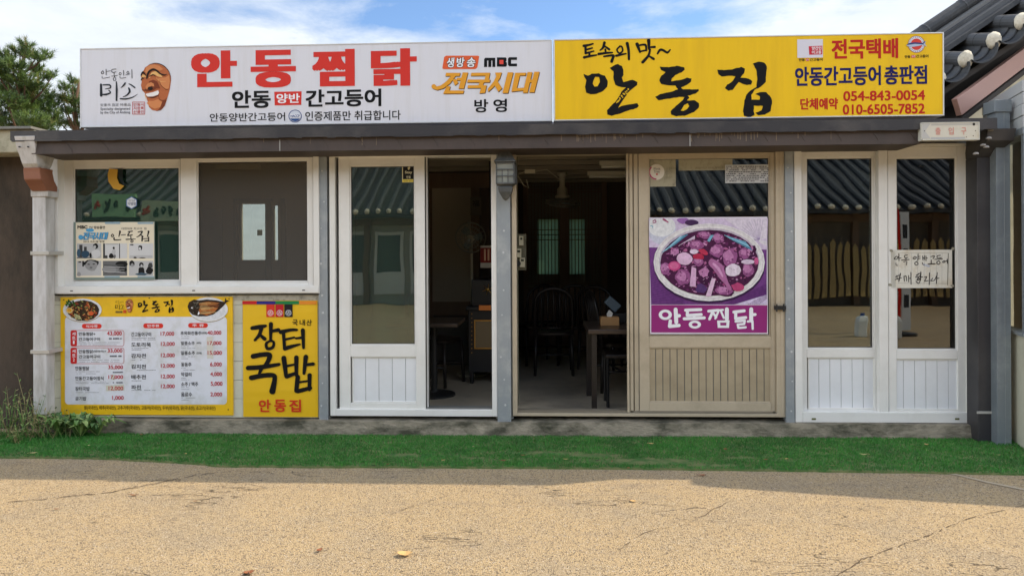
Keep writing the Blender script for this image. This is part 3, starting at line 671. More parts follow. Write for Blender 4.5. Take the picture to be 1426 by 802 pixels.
# ---------------- white sign
YS = -.31
ws = signboard('shop_sign', (111.5, 61.8, 769, 173.6), YS, .10, M_SIGNW, 'long white signboard on the roof with large red lettering and a wooden mask', 'sign')
Y1 = YS - .0015
def chicken(b):
    for ch, r in (('안', (266, 71, 330, 121.5)), ('동', (349, 70, 412, 122.3)), ('찜', (434.5, 69, 494, 120.5)), ('닭', (516.5, 68, 580.5, 120))): b.text(ch, r, KR, Y1, bold=.032, boldx=.055)
part(ws, 'red_lettering', chicken)
part(ws, 'black_lettering', lambda b: b.text('안동', (323, 126, 377, 151), K, Y1, .028))
part(ws, 'black_lettering', lambda b: b.text('간고등어', (425.5, 124.5, 531, 149), K, Y1, .028))
def yb(b):
    b.poly([(382, 128.3), (420, 127.5), (419.5, 146.3), (382.5, 147.2)], KR, Y1); b.text('양반', (385, 130.5, 417.5, 144), KW, Y1 - .001, .022)
part(ws, 'red_label', yb)
part(ws, 'black_lettering', lambda b: b.text('안동양반간고등어', (292, 157.5, 397, 169.3), K, Y1, .012))
part(ws, 'black_lettering', lambda b: b.text('인증제품만 취급합니다', (425, 154.5, 558, 168), K, Y1, .012))
def haccp(b):
    n = ink(52, 82, 138); b.ell((411, 162), 9.2, 8.9, n, Y1, hole=(8.2, 7.9)); b.ell((411, 162), 7.6, 7.3, ink(206, 212, 224), Y1)
    b.poly([(404.2, 165.5), (417.8, 165.5), (415.5, 168), (411, 169.3), (406.5, 168)], n, Y1 - .001); b.rect((403.6, 159.2, 418.4, 164.4), KW, Y1 - .0015); b.text('HACCP', (404.6, 160, 417.4, 163.7), n, Y1 - .003, .02)
part(ws, 'seal_mark', haccp)
z_ = zf(590, 65, 7.922)
def live(b):
    o = ink(222, 98, 58)
    b.poly([(248, 103), (600, 103), (612, 112), (592, 232), (570, 250), (217, 251), (206, 240), (226, 118)], o, Y1, tf=z_)
    for ch, r in (('생', (256, 124, 340, 232)), ('방', (362, 122, 452, 230)), ('송', (476, 122, 572, 230))):
        q = z_(r[0], r[1]) + z_(r[2], r[3]); b.text(ch, (q[0] - .4, q[1] - .4, q[2] + .4, q[3] + .4), K, Y1 - .001, .075, .12); b.text(ch, q, KW, Y1 - .003, .022, .12)
part(ws, 'orange_label', live)
def mbc(b):
    b.poly([(666, 228), (666, 140), (680, 126), (790, 126), (790, 228), (758, 228), (758, 158), (746, 158), (746, 228), (713, 228), (713, 158), (700, 158), (700, 228)], K, Y1, tf=z_)
    b.poly([(808, 122), (905, 122), (914, 132), (914, 160), (904, 170), (918, 180), (918, 212), (906, 224), (808, 224)], K, Y1, tf=z_)
    b.poly([(836, 150), (880, 150), (880, 196), (836, 196)], ink(222, 78, 66), Y1 - .001, tf=z_)
    b.poly([(1030, 120), (1030, 150), (965, 150), (965, 190), (1030, 190), (1030, 220), (945, 220), (930, 205), (930, 135), (945, 120)], K, Y1, tf=z_)
part(ws, 'black_logo', mbc)
def jg(b, m, Y, f):
    S_ = lambda pts, w: b.line(pts, w, m, Y, f)
    def par(x0, y0, x1, y1, w): b.poly([(x0 - w / 2, y0), (x0 + w / 2, y0), (x1 + w / 2, y1), (x1 - w / 2, y1)], m, Y, tf=f)
    b.poly([(248, 292), (404, 292), (396, 328), (238, 328)], m, Y, tf=f); b.poly([(300, 328), (352, 328), (290, 410), (220, 462), (150, 482), (100, 466), (96, 430), (130, 446), (190, 430), (250, 385)], m, Y, tf=f)
    b.ell(f(112, 442), 3.2, 3.2, m, Y); b.poly([(318, 366), (352, 358), (384, 402), (345, 432)], m, Y, tf=f)
    par(460, 288, 414, 466, 60); b.poly([(368, 348), (440, 345), (432, 376), (360, 376)], m, Y, tf=f)
    b.poly([(254, 440), (296, 440), (282, 486), (446, 486), (436, 520), (214, 522)], m, Y, tf=f)
    b.poly([(526, 292), (734, 290), (716, 372), (672, 372), (682, 324), (518, 326)], m, Y, tf=f); b.poly([(488, 366), (736, 366), (728, 398), (478, 398)], m, Y, tf=f)
    par(640, 398, 628, 432, 48); b.poly([(490, 428), (696, 428), (676, 514), (614, 518), (634, 460), (482, 460)], m, Y, tf=f)
    b.poly([(788, 290), (862, 288), (842, 350), (770, 450), (712, 502), (706, 470), (770, 390), (800, 330)], m, Y, tf=f); b.poly([(778, 424), (810, 376), (866, 462), (824, 502)], m, Y, tf=f)
    par(958, 286, 900, 516, 62)
    b.poly([(1010, 292), (1130, 290), (1122, 322), (1062, 322), (1028, 462), (1110, 455), (1102, 486), (968, 500)], m, Y, tf=f)
    par(1172, 284, 1120, 512, 52); par(1250, 280, 1192, 508, 58); b.poly([(1180, 366), (1226, 366), (1220, 398), (1172, 398)], m, Y, tf=f)
def era(b):
    f2 = lambda a, c: (z_(a, c)[0] + .7, z_(a, c)[1] + .9); jg(b, ink(52, 40, 34), Y1, f2); jg(b, ink(222, 156, 52), Y1 - .0025, z_)
part(ws, 'gold_lettering', era)
part(ws, 'black_lettering', lambda b: (b.text('방', (660.5, 138.5, 680, 157), K, Y1, .02), b.text('영', (687, 138, 706, 156.5), K, Y1, .02)))
# wooden mask emblem
za = zf(130, 80, 8.908)
def mask(b, f=za, Y=Y1, s=1.0):
    base = ink(180, 104, 66); lt = ink(206, 134, 86); dk = ink(122, 62, 40); tan = ink(226, 178, 112); blk = ink(40, 32, 28)
    b.poly([(588, 240), (600, 185), (625, 165), (640, 130), (690, 95), (760, 78), (820, 85), (880, 115), (930, 170), (955, 230), (962, 300), (950, 390), (925, 480), (905, 550), (880, 610), (840, 655), (790, 668), (730, 655), (690, 620), (675, 560), (660, 500), (640, 450), (605, 410), (590, 350), (600, 300)], base, Y, tf=f)
    b.poly([(640, 180), (655, 130), (700, 100), (760, 92), (820, 110), (870, 150), (820, 170), (780, 150), (730, 140), (690, 160), (665, 210)], lt, Y - .0012, tf=f)
    b.poly([(800, 260), (900, 250), (940, 220), (950, 300), (935, 390), (880, 400), (830, 350)], lt, Y - .0012, tf=f)
    b.poly([(660, 570), (690, 540), (740, 545), (800, 520), (860, 560), (830, 620), (760, 640), (700, 610)], lt, Y - .0012, tf=f)
    b.poly([(860, 540), (905, 535), (885, 605), (840, 655), (790, 668), (830, 620)], dk, Y - .0014, tf=f)
    b.poly([(690, 260), (720, 190), (780, 170), (830, 210), (860, 250), (800, 240), (760, 215), (720, 225), (700, 258)], tan, Y - .0014, tf=f)
    b.poly([(592, 260), (610, 215), (640, 222), (655, 250), (625, 245), (605, 270)], tan, Y - .0014, tf=f)
    b.poly([(690, 300), (740, 280), (790, 300), (815, 350), (830, 390), (780, 390), (740, 415), (660, 430), (640, 400), (690, 360)], dk, Y - .0016, tf=f)
    b.poly([(645, 370), (670, 330), (715, 310), (750, 330), (755, 365), (720, 355), (690, 375), (660, 400)], lt, Y - .0022, tf=f)
    b.ell(f(706, 388), 3.6 * s, 2.6 * s, blk, Y - .0026)
    b.stroke([(664, 262), (685, 190), (740, 152), (790, 172), (830, 206), (880, 222), (912, 212)], [18, 26, 26, 22, 18, 16, 5], blk, Y - .0026, tf=f)
    b.stroke([(592, 225), (615, 188), (652, 228)], [14, 24, 8], blk, Y - .0026, tf=f); b.stroke([(700, 238), (740, 218), (772, 238)], [8, 14, 6], blk, Y - .0026, tf=f); b.stroke([(592, 285), (610, 258), (625, 268)], [10, 16, 6], blk, Y - .0026, tf=f)
    b.poly([(652, 455), (740, 435), (805, 412), (816, 440), (800, 468), (740, 486), (675, 490), (655, 472)], ink(236, 230, 226), Y - .0024, tf=f)
    b.stroke([(672, 494), (740, 500), (806, 474)], [6, 14, 8], ink(84, 44, 34), Y - .0026, tf=f); b.stroke([(606, 408), (650, 410)], [6, 10], blk, Y - .0026, tf=f)
    b.stroke([(820, 290), (840, 350), (900, 400), (935, 395)], [4, 8, 10, 4], dk, Y - .0018, tf=f); b.stroke([(805, 480), (830, 530), (880, 535), (915, 510)], [4, 8, 8, 4], dk, Y - .0018, tf=f); b.stroke([(780, 255), (830, 300), (900, 300)], [4, 7, 3], tan, Y - .0018, tf=f)
    b.stroke([(690, 93), (760, 76), (822, 84), (882, 114), (932, 168), (957, 230), (962, 300)], [3, 8, 10, 9, 7, 5, 2], blk, Y - .0008, tf=f)
    b.stroke([(640, 470), (652, 500), (656, 545)], [10, 8, 3], tan, Y + .0006, tf=f)
part(ws, 'mask_emblem', mask)
def smile(b, f=za, Y=Y1, m=None):
    m = m or ink(44, 48, 54); T = lambda p, w=8: b.stroke(p, w, m, Y, f)
    T([(118, 168), (98, 190), (108, 208), (130, 196), (118, 168)]); T([(158, 150), (160, 220)]); T([(160, 178), (212, 170)], 6); T([(110, 240), (118, 262), (205, 248)], 6)
    T([(282, 148), (230, 155), (236, 190), (280, 182)], 8); T([(225, 236), (300, 226)], 6); T([(258, 192), (258, 230)], 7); T([(262, 240), (248, 275), (262, 295), (280, 275), (264, 242)], 7)
    T([(330, 190), (318, 212), (334, 222), (346, 204), (330, 190)], 7); T([(375, 165), (377, 225)]); T([(328, 240), (342, 262), (405, 252)], 6)
    T([(428, 175), (415, 195), (430, 206), (442, 190), (428, 175)], 7); T([(402, 222), (452, 208)], 6); T([(478, 155), (480, 262)], 8)
    T([(95, 340), (98, 475)], [26, 34]); T([(120, 345), (200, 345), (212, 380), (150, 395)], [14, 20, 16, 8]); T([(112, 462), (160, 462), (212, 440), (190, 410)], [14, 26, 16, 10])
    T([(285, 305), (290, 400), (288, 535)], [12, 26, 22]); T([(395, 322), (380, 345), (342, 382)], [20, 22, 6]); T([(440, 332), (470, 345), (515, 378)], [10, 16, 18])
    T([(440, 385), (450, 430), (410, 475), (370, 492)], [20, 26, 16, 8]); T([(335, 515), (400, 518), (480, 500), (550, 458)], [16, 18, 14, 3])
part(ws, 'brush_lettering', smile)
def spec(b):
    g1 = ink(96, 98, 104); b.text('安東市 指定 特產品', (139.6, 144.3, 181.8, 148.4), g1, Y1); b.text('Specialty designated', (139.8, 150, 181.2, 154.6), g1, Y1, .012); b.text('by the City of Andong', (139.8, 154.9, 181.2, 159.6), g1, Y1, .012)
part(ws, 'small_lettering', spec)
def stamp(b):
    r = ink(190, 66, 60); b.rrect((184.2, 142.1, 201.9, 159.8), .8, r, Y1, hole=.75)
    for i, s in enumerate(('안동시', '지정특', '산품인')): b.text(s, (185.8, 143.8 + i * 5.05, 200.4, 148.2 + i * 5.05), r, Y1, .012)
part(ws, 'red_stamp', stamp)
# ---------------- yellow sign
YY = -.335
ys = signboard('shop_sign', (771, 50.3, 1314.5, 165.2), YY, .12, M_SIGNY, 'long yellow signboard on the roof with huge black brush lettering and telephone numbers', 'sign')
Y1 = YY - .0015
zy = zf(760, 30, 4.0743); KB = ink(22, 22, 24)
AN = [[(215, 298), (240, 310), (262, 298), (300, 296), (335, 310), (352, 340), (348, 370), (325, 395), (290, 412), (255, 415), (230, 405), (222, 370), (230, 335), (218, 315)], [(268, 340), (280, 315), (303, 318), (308, 345), (295, 368), (275, 372), (266, 355)]]
AN2 = [[(362, 265), (385, 250), (410, 244), (432, 255), (442, 275), (440, 305), (432, 320), (440, 345), (490, 332), (520, 345), (520, 362), (495, 380), (470, 400), (410, 490), (440, 478), (520, 465), (527, 480), (520, 492), (470, 505), (420, 525), (375, 535), (350, 528), (346, 505), (365, 485), (395, 458), (430, 400), (455, 375), (420, 372), (395, 360), (385, 330), (383, 285)]]
DONG = [[(648, 258), (700, 262), (745, 252), (785, 262), (790, 275), (770, 290), (735, 305), (715, 325), (712, 340), (770, 332), (800, 320), (828, 325), (825, 342), (800, 360), (768, 376), (780, 387), (865, 385), (868, 396), (850, 410), (806, 422), (815, 432), (802, 450), (845, 448), (870, 465), (868, 490), (840, 515), (790, 535), (740, 538), (712, 528), (708, 512), (740, 480), (778, 446), (786, 430), (765, 428), (690, 440), (640, 447), (620, 430), (650, 413), (720, 398), (752, 385), (735, 366), (690, 362), (655, 355), (643, 335), (655, 310), (680, 290), (655, 275)], [(765, 508), (785, 475), (805, 465), (815, 483), (800, 500), (780, 508)]]
JIP = [[(972, 275), (1010, 278), (1060, 272), (1110, 260), (1130, 268), (1125, 295), (1105, 320), (1150, 325), (1172, 340), (1165, 358), (1140, 362), (1095, 345), (1080, 365), (1060, 388), (1035, 394), (1018, 380), (1030, 360), (1060, 340), (1075, 312), (1040, 308), (1000, 315), (980, 300)]]
JIP2 = [[(1175, 240), (1210, 228), (1240, 235), (1255, 255), (1250, 320), (1250, 345), (1220, 372), (1185, 390), (1167, 420), (1167, 445), (1215, 445), (1215, 425), (1190, 415), (1215, 402), (1250, 402), (1280, 435), (1285, 465), (1275, 510), (1240, 530), (1205, 533), (1190, 520), (1225, 505), (1232, 480), (1180, 478), (1180, 510), (1187, 530), (1155, 548), (1125, 535), (1120, 510), (1128, 450), (1140, 415), (1165, 390), (1195, 372), (1200, 330), (1195, 275)]]
def rough(l, a, rnd):                                       # ragged brush edge
    out = []
    for (x0, y0), (x1, y1) in zip(l, l[1:] + l[:1]):
        n = max(1, int(math.hypot(x1 - x0, y1 - y0) / 12))
        for k in range(n): out.append((x0 + (x1 - x0) * k / n + rnd.uniform(-a, a), y0 + (y1 - y0) * k / n + rnd.uniform(-a, a)))
    return out
def andongjip(b, f, m, Y, a=1.6):
    rnd = random.Random(3)
    for sh in (AN, AN2, DONG, JIP, JIP2): b.poly(rough(sh[0], a, rnd), m, Y, holes=[rough(h, a, rnd) for h in sh[1:]], tf=f)
def big(b):
    andongjip(b, zy, KB, Y1); y_ = ink(214, 174, 40); rnd = random.Random(1)
    b.poly([(397, 466), (404, 452), (428, 436), (414, 458)], y_, Y1 - .001, tf=zy)
    for x, y, w in ((420, 436, 5), (430, 424, 6), (437, 432, 4), (446, 414, 6), (452, 402, 5), (460, 396, 5), (468, 386, 5), (440, 410, 4), (459, 410, 4)): b.blob(zy(x, y), w / 4.07, w / 4.07, y_, Y1 - .001, rnd=rnd, n=6)
part(ys, 'brush_lettering', big)
def taste(b):
    T = lambda p, w=13: b.stroke(p, w, KB, Y1, zy)
    T([(216, 140), (245, 135), (268, 128)], [16, 12, 9]); T([(226, 142), (226, 180)], 13); T([(226, 163), (264, 152)], [12, 9]); T([(226, 182), (272, 170)], [13, 9]); T([(248, 182), (247, 200)], 12); T([(218, 205), (250, 198), (288, 192)], [15, 13, 9])
    T([(333, 122), (325, 150), (308, 165)], [16, 14, 7]); T([(335, 142), (360, 160)], [10, 14]); T([(338, 160), (340, 178)], 11); T([(300, 186), (345, 180), (378, 178)], [15, 13, 9]); T([(330, 200), (382, 194), (380, 210), (374, 228)], [10, 14, 15, 18])
    T([(422, 142), (404, 162), (418, 182), (436, 168), (432, 146), (420, 142)], 10); T([(400, 196), (455, 184)], [14, 9]); T([(462, 126), (470, 165), (472, 216)], [18, 15, 13])
    T([(518, 130), (535, 175)], [20, 12]); T([(525, 138), (565, 134), (570, 166)], [10, 13, 11]); T([(535, 172), (572, 164)], 10); T([(584, 108), (586, 158)], [20, 13]); T([(588, 148), (618, 146)], [10, 14])
    T([(592, 160), (582, 196), (550, 232)], [11, 14, 17]); T([(580, 194), (612, 214)], [9, 15]); T([(634, 184), (650, 162), (672, 168), (690, 178), (706, 162)], [10, 14, 13, 13, 8])
part(ys, 'brush_lettering', taste)
zc = zf(1095, 40, 6.418)
def q2(x0, y0, x1, y1, f=zc): return (*f(x0, y0), *f(x1, y1))
part(ys, 'red_lettering', lambda b: b.text('전국택배', q2(405, 92, 1000, 270), KR2, Y1, .026, .03 and 0, .034))
part(ys, 'navy_lettering', lambda b: (b.text('안동간고등어', q2(78, 338, 845, 512), KNAVY, Y1, .024, 0, .03), b.text('총판점', q2(876, 330, 1258, 500), KNAVY, Y1, .024, 0, .03)))
part(ys, 'red_lettering', lambda b: b.text('단체예약', q2(125, 622, 462, 725), KR2, Y1, .028, 0, .034))
part(ys, 'phone_number', lambda b: b.text('054-843-0054', q2(510, 555, 1240, 645), KR2, Y1, .02))
part(ys, 'phone_number', lambda b: b.text('010-6505-7852', q2(505, 675, 1238, 765), KR2, Y1, .02))
def lab1(b):
    b.rect(q2(98, 97, 327, 262), ink(214, 212, 222), Y1); b.poly([(200, 160), (322, 155), (322, 232), (205, 236)], ink(196, 50, 66), Y1 - .0008, tf=zc)
    b.text('양간인', q2(228, 162, 314, 192), KW, Y1 - .0016, .02); b.text('이고등', q2(228, 198, 314, 228), KW, Y1 - .0016, .02)
    b.text('안동', q2(112, 268, 165, 294), K, Y1, .02); b.rect(q2(174, 269, 203, 292), ink(206, 84, 60), Y1); b.text('양반', q2(177, 273, 200, 289), KW, Y1 - .001); b.text('간고등어', q2(210, 266, 325, 292), K, Y1, .02)
part(ys, 'white_label', lab1)
def lab2(b):
    c = zc(1163, 142); b.ell(c, 12.0, 12.0, ink(196, 92, 60), Y1); b.ell(c, 11.2, 11.2, ink(220, 220, 228), Y1 - .0008); b.ell(c, 11.6, 11.6, ink(70, 70, 80), Y1 - .0004, hole=(10.9, 10.9))
    for k in range(22):
        t = R(200 + k * 15); b.line([(c[0] + 9.4 * math.cos(t), c[1] + 9.4 * math.sin(t)), (c[0] + 10.2 * math.cos(t + .07), c[1] + 10.2 * math.sin(t + .07))], .7, ink(70, 74, 96), Y1 - .0012)
    b.ell(c, 8.0, 8.0, ink(206, 70, 62), Y1 - .0016)
    b.poly([(1072, 148), (1100, 132), (1150, 126), (1215, 130), (1250, 112), (1238, 138), (1256, 162), (1225, 146), (1180, 158), (1120, 166), (1085, 160)], ink(176, 190, 214), Y1 - .0028, tf=zc)
    b.poly([(1072, 148), (1100, 130), (1150, 124), (1215, 130), (1250, 112), (1222, 142), (1150, 138), (1100, 146)], ink(52, 66, 120), Y1 - .004, tf=zc)
    b.text('안동', q2(1058, 240, 1108, 266), K, Y1, .02); b.rect(q2(1117, 238, 1155, 262), ink(200, 70, 56), Y1); b.text('양반', q2(1121, 241, 1152, 259), KW, Y1 - .001); b.text('간고등어', q2(1161, 234, 1270, 262), K, Y1, .02)
part(ys, 'round_emblem', lab2)

# ---------------- menu board
YM = -.016
X0, X1, Z0, Z1 = RC(84.5, 413.5, 324, 577.5, YM)
mb = thing('menu_board', 'yellow and white menu board with red prices below the left window', 'menu board', ((X0 + X1) / 2, YM, Z0))
M_MENUY = mat('menu_yellow', (236, 188, 22), .4, .05, 2, stain=(170, 140, 40), stain_amt=.35, stain_sc=4)
b = MB(); b.box(X0, X1, YM, -.002, Z0, Z1, M_MENUY); b.build('panel', mb)
b = MB()
for px, py in ((89, 417.5), (208, 415), (319, 416), (93, 571), (318, 570)): p = P(px, py, YM); b.tube([p, p + Vector((0, -.004, 0))], .005, M_BLACK, 7)
b.build('screw', mb)
Y1 = YM - .001
zm = zf(70, 400, 4.011)
part(mb, 'white_field', lambda b: b.rrect((90.5, 441, 316, 563), 5, mat('menu_white', (222, 224, 232), .4, .03, 2, stain=(150, 150, 110), stain_amt=.35, stain_sc=5), Y1))
Y2 = Y1 - .0016
zj = zf(80, 410, 8.908); ztR = zf(205, 410, 8.912)
def plate1(b):
    rn = random.Random(21)
    b.ell((114.8, 432.2), 27.0, 16.2, fink(150, 118, 30), Y2 + .0004); b.ell((114.6, 431.6), 27.0, 16.0, fink(232, 232, 236), Y2); b.ell((114.6, 431.4), 24.4, 14.2, fink(214, 214, 220), Y2 - .0008); 
    b.poly([(105, 185), (150, 130), (230, 85), (330, 70), (420, 90), (490, 130), (518, 185), (505, 250), (450, 300), (370, 325), (260, 325), (190, 290), (135, 245)], fink(58, 42, 30), Y2 - .0018, tf=zj)
    pal = [fink(158, 96, 50), fink(196, 130, 72), fink(122, 66, 36), fink(206, 160, 96), fink(96, 58, 34), fink(176, 70, 44), fink(146, 150, 84), fink(76, 84, 48)]
    for k in range(95):
        t = rn.uniform(0, 6.283); r = math.sqrt(rn.random()); x, y = 312 + 190 * r * math.cos(t), 200 + 118 * r * math.sin(t)
        b.blob(zj(x, y), rn.uniform(.7, 2.6), rn.uniform(.5, 1.5), rn.choice(pal), Y2 - .003 - k * 1e-5, rn.uniform(0, 3), rn, .3, 8)
    for k in range(12): b.blob(zj(110 + rn.uniform(0, 120), 60 + rn.uniform(0, 75)), rn.uniform(1.2, 2.6), rn.uniform(.8, 1.8), rn.choice([fink(44, 82, 36), fink(62, 104, 44), fink(32, 62, 30)]), Y2 - .005 - k * 1e-5, rn.uniform(0, 3), rn)
    b.ell(zj(148, 198), 4.8, 3.8, fink(216, 190, 130), Y2 - .006); b.ell(zj(150, 196), 3.3, 2.5, fink(222, 160, 50), Y2 - .0066); b.ell(zj(420, 235), 3.4, 2.8, fink(208, 92, 50), Y2 - .006)
    for k in range(5): b.line([zj(215 + k * 14, 240 + k * 6), zj(225 + k * 18, 300 + 3 * k)], .9, fink(206, 206, 150), Y2 - .006)
part(mb, 'food_picture', plate1)
def plate2(b):
    rn = random.Random(9)
    b.ell(ztR(762, 196), 26.6, 16.6, fink(150, 126, 60), Y2 + .0004); b.ell(ztR(760, 185), 27.0, 17, fink(232, 232, 238), Y2); b.ell(ztR(760, 190), 23.5, 14, fink(216, 217, 225), Y2 - .0008)
    dk = fink(54, 42, 34); b.poly([(500, 150), (520, 95), (580, 62), (640, 75), (740, 62), (850, 72), (960, 92), (968, 38), (982, 70), (1022, 76), (985, 98), (940, 150), (880, 205), (820, 248), (740, 270), (640, 272), (560, 250), (520, 210)], dk, Y2 - .0018, tf=ztR)
    for c, pts in (((150, 92, 50), [(640, 110), (760, 85), (900, 105), (860, 130), (760, 140), (650, 140)]), ((176, 104, 54), [(640, 180), (760, 160), (880, 165), (820, 230), (740, 260), (650, 235)]), ((120, 68, 40), [(650, 150), (780, 140), (900, 130), (880, 155), (760, 165), (650, 172)])): b.poly(pts, fink(*c), Y2 - .003, tf=ztR)
    for k in range(26): b.line([ztR(650 + rn.uniform(0, 40), 105 + k * 5.5), ztR(720 + rn.uniform(0, 140), 100 + k * 5.2)], rn.uniform(.25, .6), rn.choice([fink(206, 176, 120), fink(92, 54, 32), fink(190, 126, 70)]), Y2 - .0042 - k * 1e-5)
    for k in range(16): b.blob(ztR(530 + rn.uniform(0, 100), 90 + rn.uniform(0, 140)), rn.uniform(.8, 2.2), rn.uniform(.6, 1.4), rn.choice([fink(74, 70, 62), fink(40, 34, 30), fink(104, 98, 86)]), Y2 - .0042 - k * 1e-5, rn.uniform(0, 3), rn)
    b.ell(ztR(555, 166), 1.1, .9, KW, Y2 - .005); b.poly([(625, 250), (640, 205), (652, 235), (640, 252)], KW, Y2 - .005, tf=ztR)
part(mb, 'food_picture', plate2)
def mlogo(b):
    f = lambda a, c: (160.6 + (a - 90) * .0285, 418.4 + (c - 140) * .032)
    smile(b, f, Y2, KB); mask(b, f, Y2, .38); b.rect((161, 433, 170.5, 435.6), ink(120, 100, 50), Y2); b.rect((171.6, 431.6, 176, 435.9), ink(208, 84, 40), Y2)
part(mb, 'mask_emblem', mlogo)
part(mb, 'brush_lettering', lambda b: andongjip(b, lambda a, c: (191.5 + (a - 215) * .0476, 417.4 + (c - 230) * .058), KB, Y2, .8))
for (r, s) in (((114, 450.8, 141.5, 457.5), '식사류'), ((199.5, 450.2, 227.3, 457), '안주류'), ((262, 449.7, 289.5, 456.3), '주 류')):
    part(mb, 'heading', lambda b: (b.rrect(r, 3.3, ink(214, 58, 46), Y2), b.text(s, (r[0] + 5.5, r[1] + 1.5, r[2] - 5.5, r[3] - 1.4), KW, Y2 - .001, .012)))
zk = zf(85, 450, 6.979); zr = zf(245, 450, 6.975)
for y0, s in ((68, '세트1'), (237, '세트2')):
    def boxed(b):
        a, c, e, g_ = (*zk(92, y0), *zk(613, y0 + 157)); b.rrect((a, c, e, g_), 3.2, ink(190, 70, 70), Y2, hole=.55); b.rrect((a, c, zk(154, 0)[0], g_), 2.6, ink(204, 48, 48), Y2 - .0008)
        for i, ch in enumerate(s): b.text(ch, q2(108 if i < 2 else 116, y0 + 18 + i * 42, 142 if i < 2 else 132, y0 + 50 + i * 42, zk), KW, Y2 - .0016, .012)
    part(mb, 'set_box', boxed)
MK = ink(44, 44, 48); MR = ink(190, 36, 48); MG = ink(92, 94, 102)
items = [('안동찜닭+', (172, 86, 334, 122), zk), ('간고등어구이', (172, 138, 378, 172), zk), ('안동찜닭', (172, 256, 310, 292), zk), ('(반마리)+', (314, 262, 438, 286), zk), ('간고등어구이', (174, 308, 380, 342), zk), ('안동찜닭', (138, 418, 274, 458), zk), ('안동간고등어정식', (138, 516, 414, 554), zk), ('장터국밥', (138, 616, 278, 656), zk), ('공기밥', (138, 712, 246, 750), zk),
         ('조옥화전통주', (44, 78, 248, 114), zr), ('(45%)', (250, 84, 302, 110), zr), ('일품소주', (48, 176, 182, 212), zr), ('(40%)', (200, 182, 246, 204), zr), ('일품소주', (48, 270, 184, 308), zr), ('(25%)', (200, 280, 250, 304), zr), ('동동주', (50, 382, 150, 420), zr), ('막걸리', (50, 476, 150, 516), zr), ('소주 / 맥주', (50, 570, 216, 612), zr), ('음료수', (50, 670, 156, 712), zr)]
zd = zf(70, 400, 4.011)
items += [(s, (452, y, 452 + 28 * len(s) - 2, y + 25), zd) for s, y in (('간고등어구이', 250), ('도토리묵', 308), ('감자전', 370), ('김치전', 430), ('배추전', 488), ('파전', 545))]
for s, r, f in items:
    rr_ = (r[0], r[1], min(r[2], 563) if f is zd else r[2], r[3]); part(mb, 'menu_item', lambda b: b.text(s, q2(*rr_, f), MK, Y2 - .001, .014))
prices = [('43,000', (446, 78, 590, 124), zk), ('33,000', (452, 248, 596, 290), zk), ('35,000', (458, 408, 602, 450), zk), ('17,000', (460, 504, 602, 546), zk), ('12,000', (462, 612, 604, 656), zk), ('1,000', (496, 704, 608, 748), zk),
          ('40,000', (306, 74, 440, 116), zr), ('17,000', (308, 174, 442, 216), zr), ('15,000', (308, 268, 446, 312), zr), ('6,000', (332, 378, 444, 424), zr), ('4,000', (334, 474, 446, 518), zr), ('5,000', (338, 566, 452, 612), zr), ('2,000', (334, 670, 448, 714), zr)]
prices += [(s, (616 + (y > 260) * 2, y, 692 + (y > 300) * 3, y + 25), zd) for s, y in (('17,000', 248), ('12,000', 305), ('12,000', 368), ('12,000', 427), ('12,000', 486), ('12,000', 541))]
for s, r, f in prices: part(mb, 'price', lambda b: b.text(s, q2(*r, f), MR, Y2 - .0012, .014))
# small second lines under the dishes (too small to read in the photo: runs of tiny strokes), correction stickers
def tiny(b):
    rn = random.Random(4)
    def run(x0, y, x1, f, h=3):
        x = x0
        while x < x1:
            w = rn.uniform(5, 16); w = min(w, x1 - x); yy = y + rn.uniform(-.5, .5)
            if rn.random() < .85: b.rect(q2(x, yy, x + w * .86, yy + h, f), MG, Y2 - .001)
            x += w
    for y in (186, 206, 354, 373): run(174, y, 570, zk)
    for y, e in ((468, 376), (488, 340), (566, 440), (582, 466), (670, 392)): run(142, y, e, zk)
    for y in (126, 146, 224, 242, 322, 342, 434, 452, 530, 546, 620, 640, 722, 742): run(52, y, rn.choice((96, 130, 190)) , zr)
    for y in (282, 291, 339, 348, 404, 461, 520, 573): run(454, y, rn.choice((510, 550, 590)), zd, 2)
    for y, x0 in ((142, 446), (312, 452)): run(x0, y, 590, zk, 14)
    for y, x0 in ((470, 504), (570, 494)): run(x0, y, 602, zk, 12)
part(mb, 'small_lettering', tiny)
def corr(b):
    c = ink(206, 204, 186)
    b.poly([(436, 604), (610, 596), (616, 650), (440, 658)], c, Y2 - .0004, tf=zk); b.poly([(486, 500), (520, 498), (522, 548), (488, 548)], ink(196, 200, 186), Y2 - .0004, tf=zk)
    b.poly([(298, 134), (356, 128), (362, 350), (332, 336), (304, 344)], ink(216, 212, 200), Y2 - .0004, tf=zr)
part(mb, 'price_sticker', corr)
part(mb, 'origin_note', lambda b: b.text('쌀(국내산), 배추(국내산), 고추가루(국내산), 고등어(국내산), 두부(외국산), 닭(국내산), 소고기(국내산)', (117, 564.8, 300, 571.3), ink(70, 56, 24), Y1 - .001, .012))

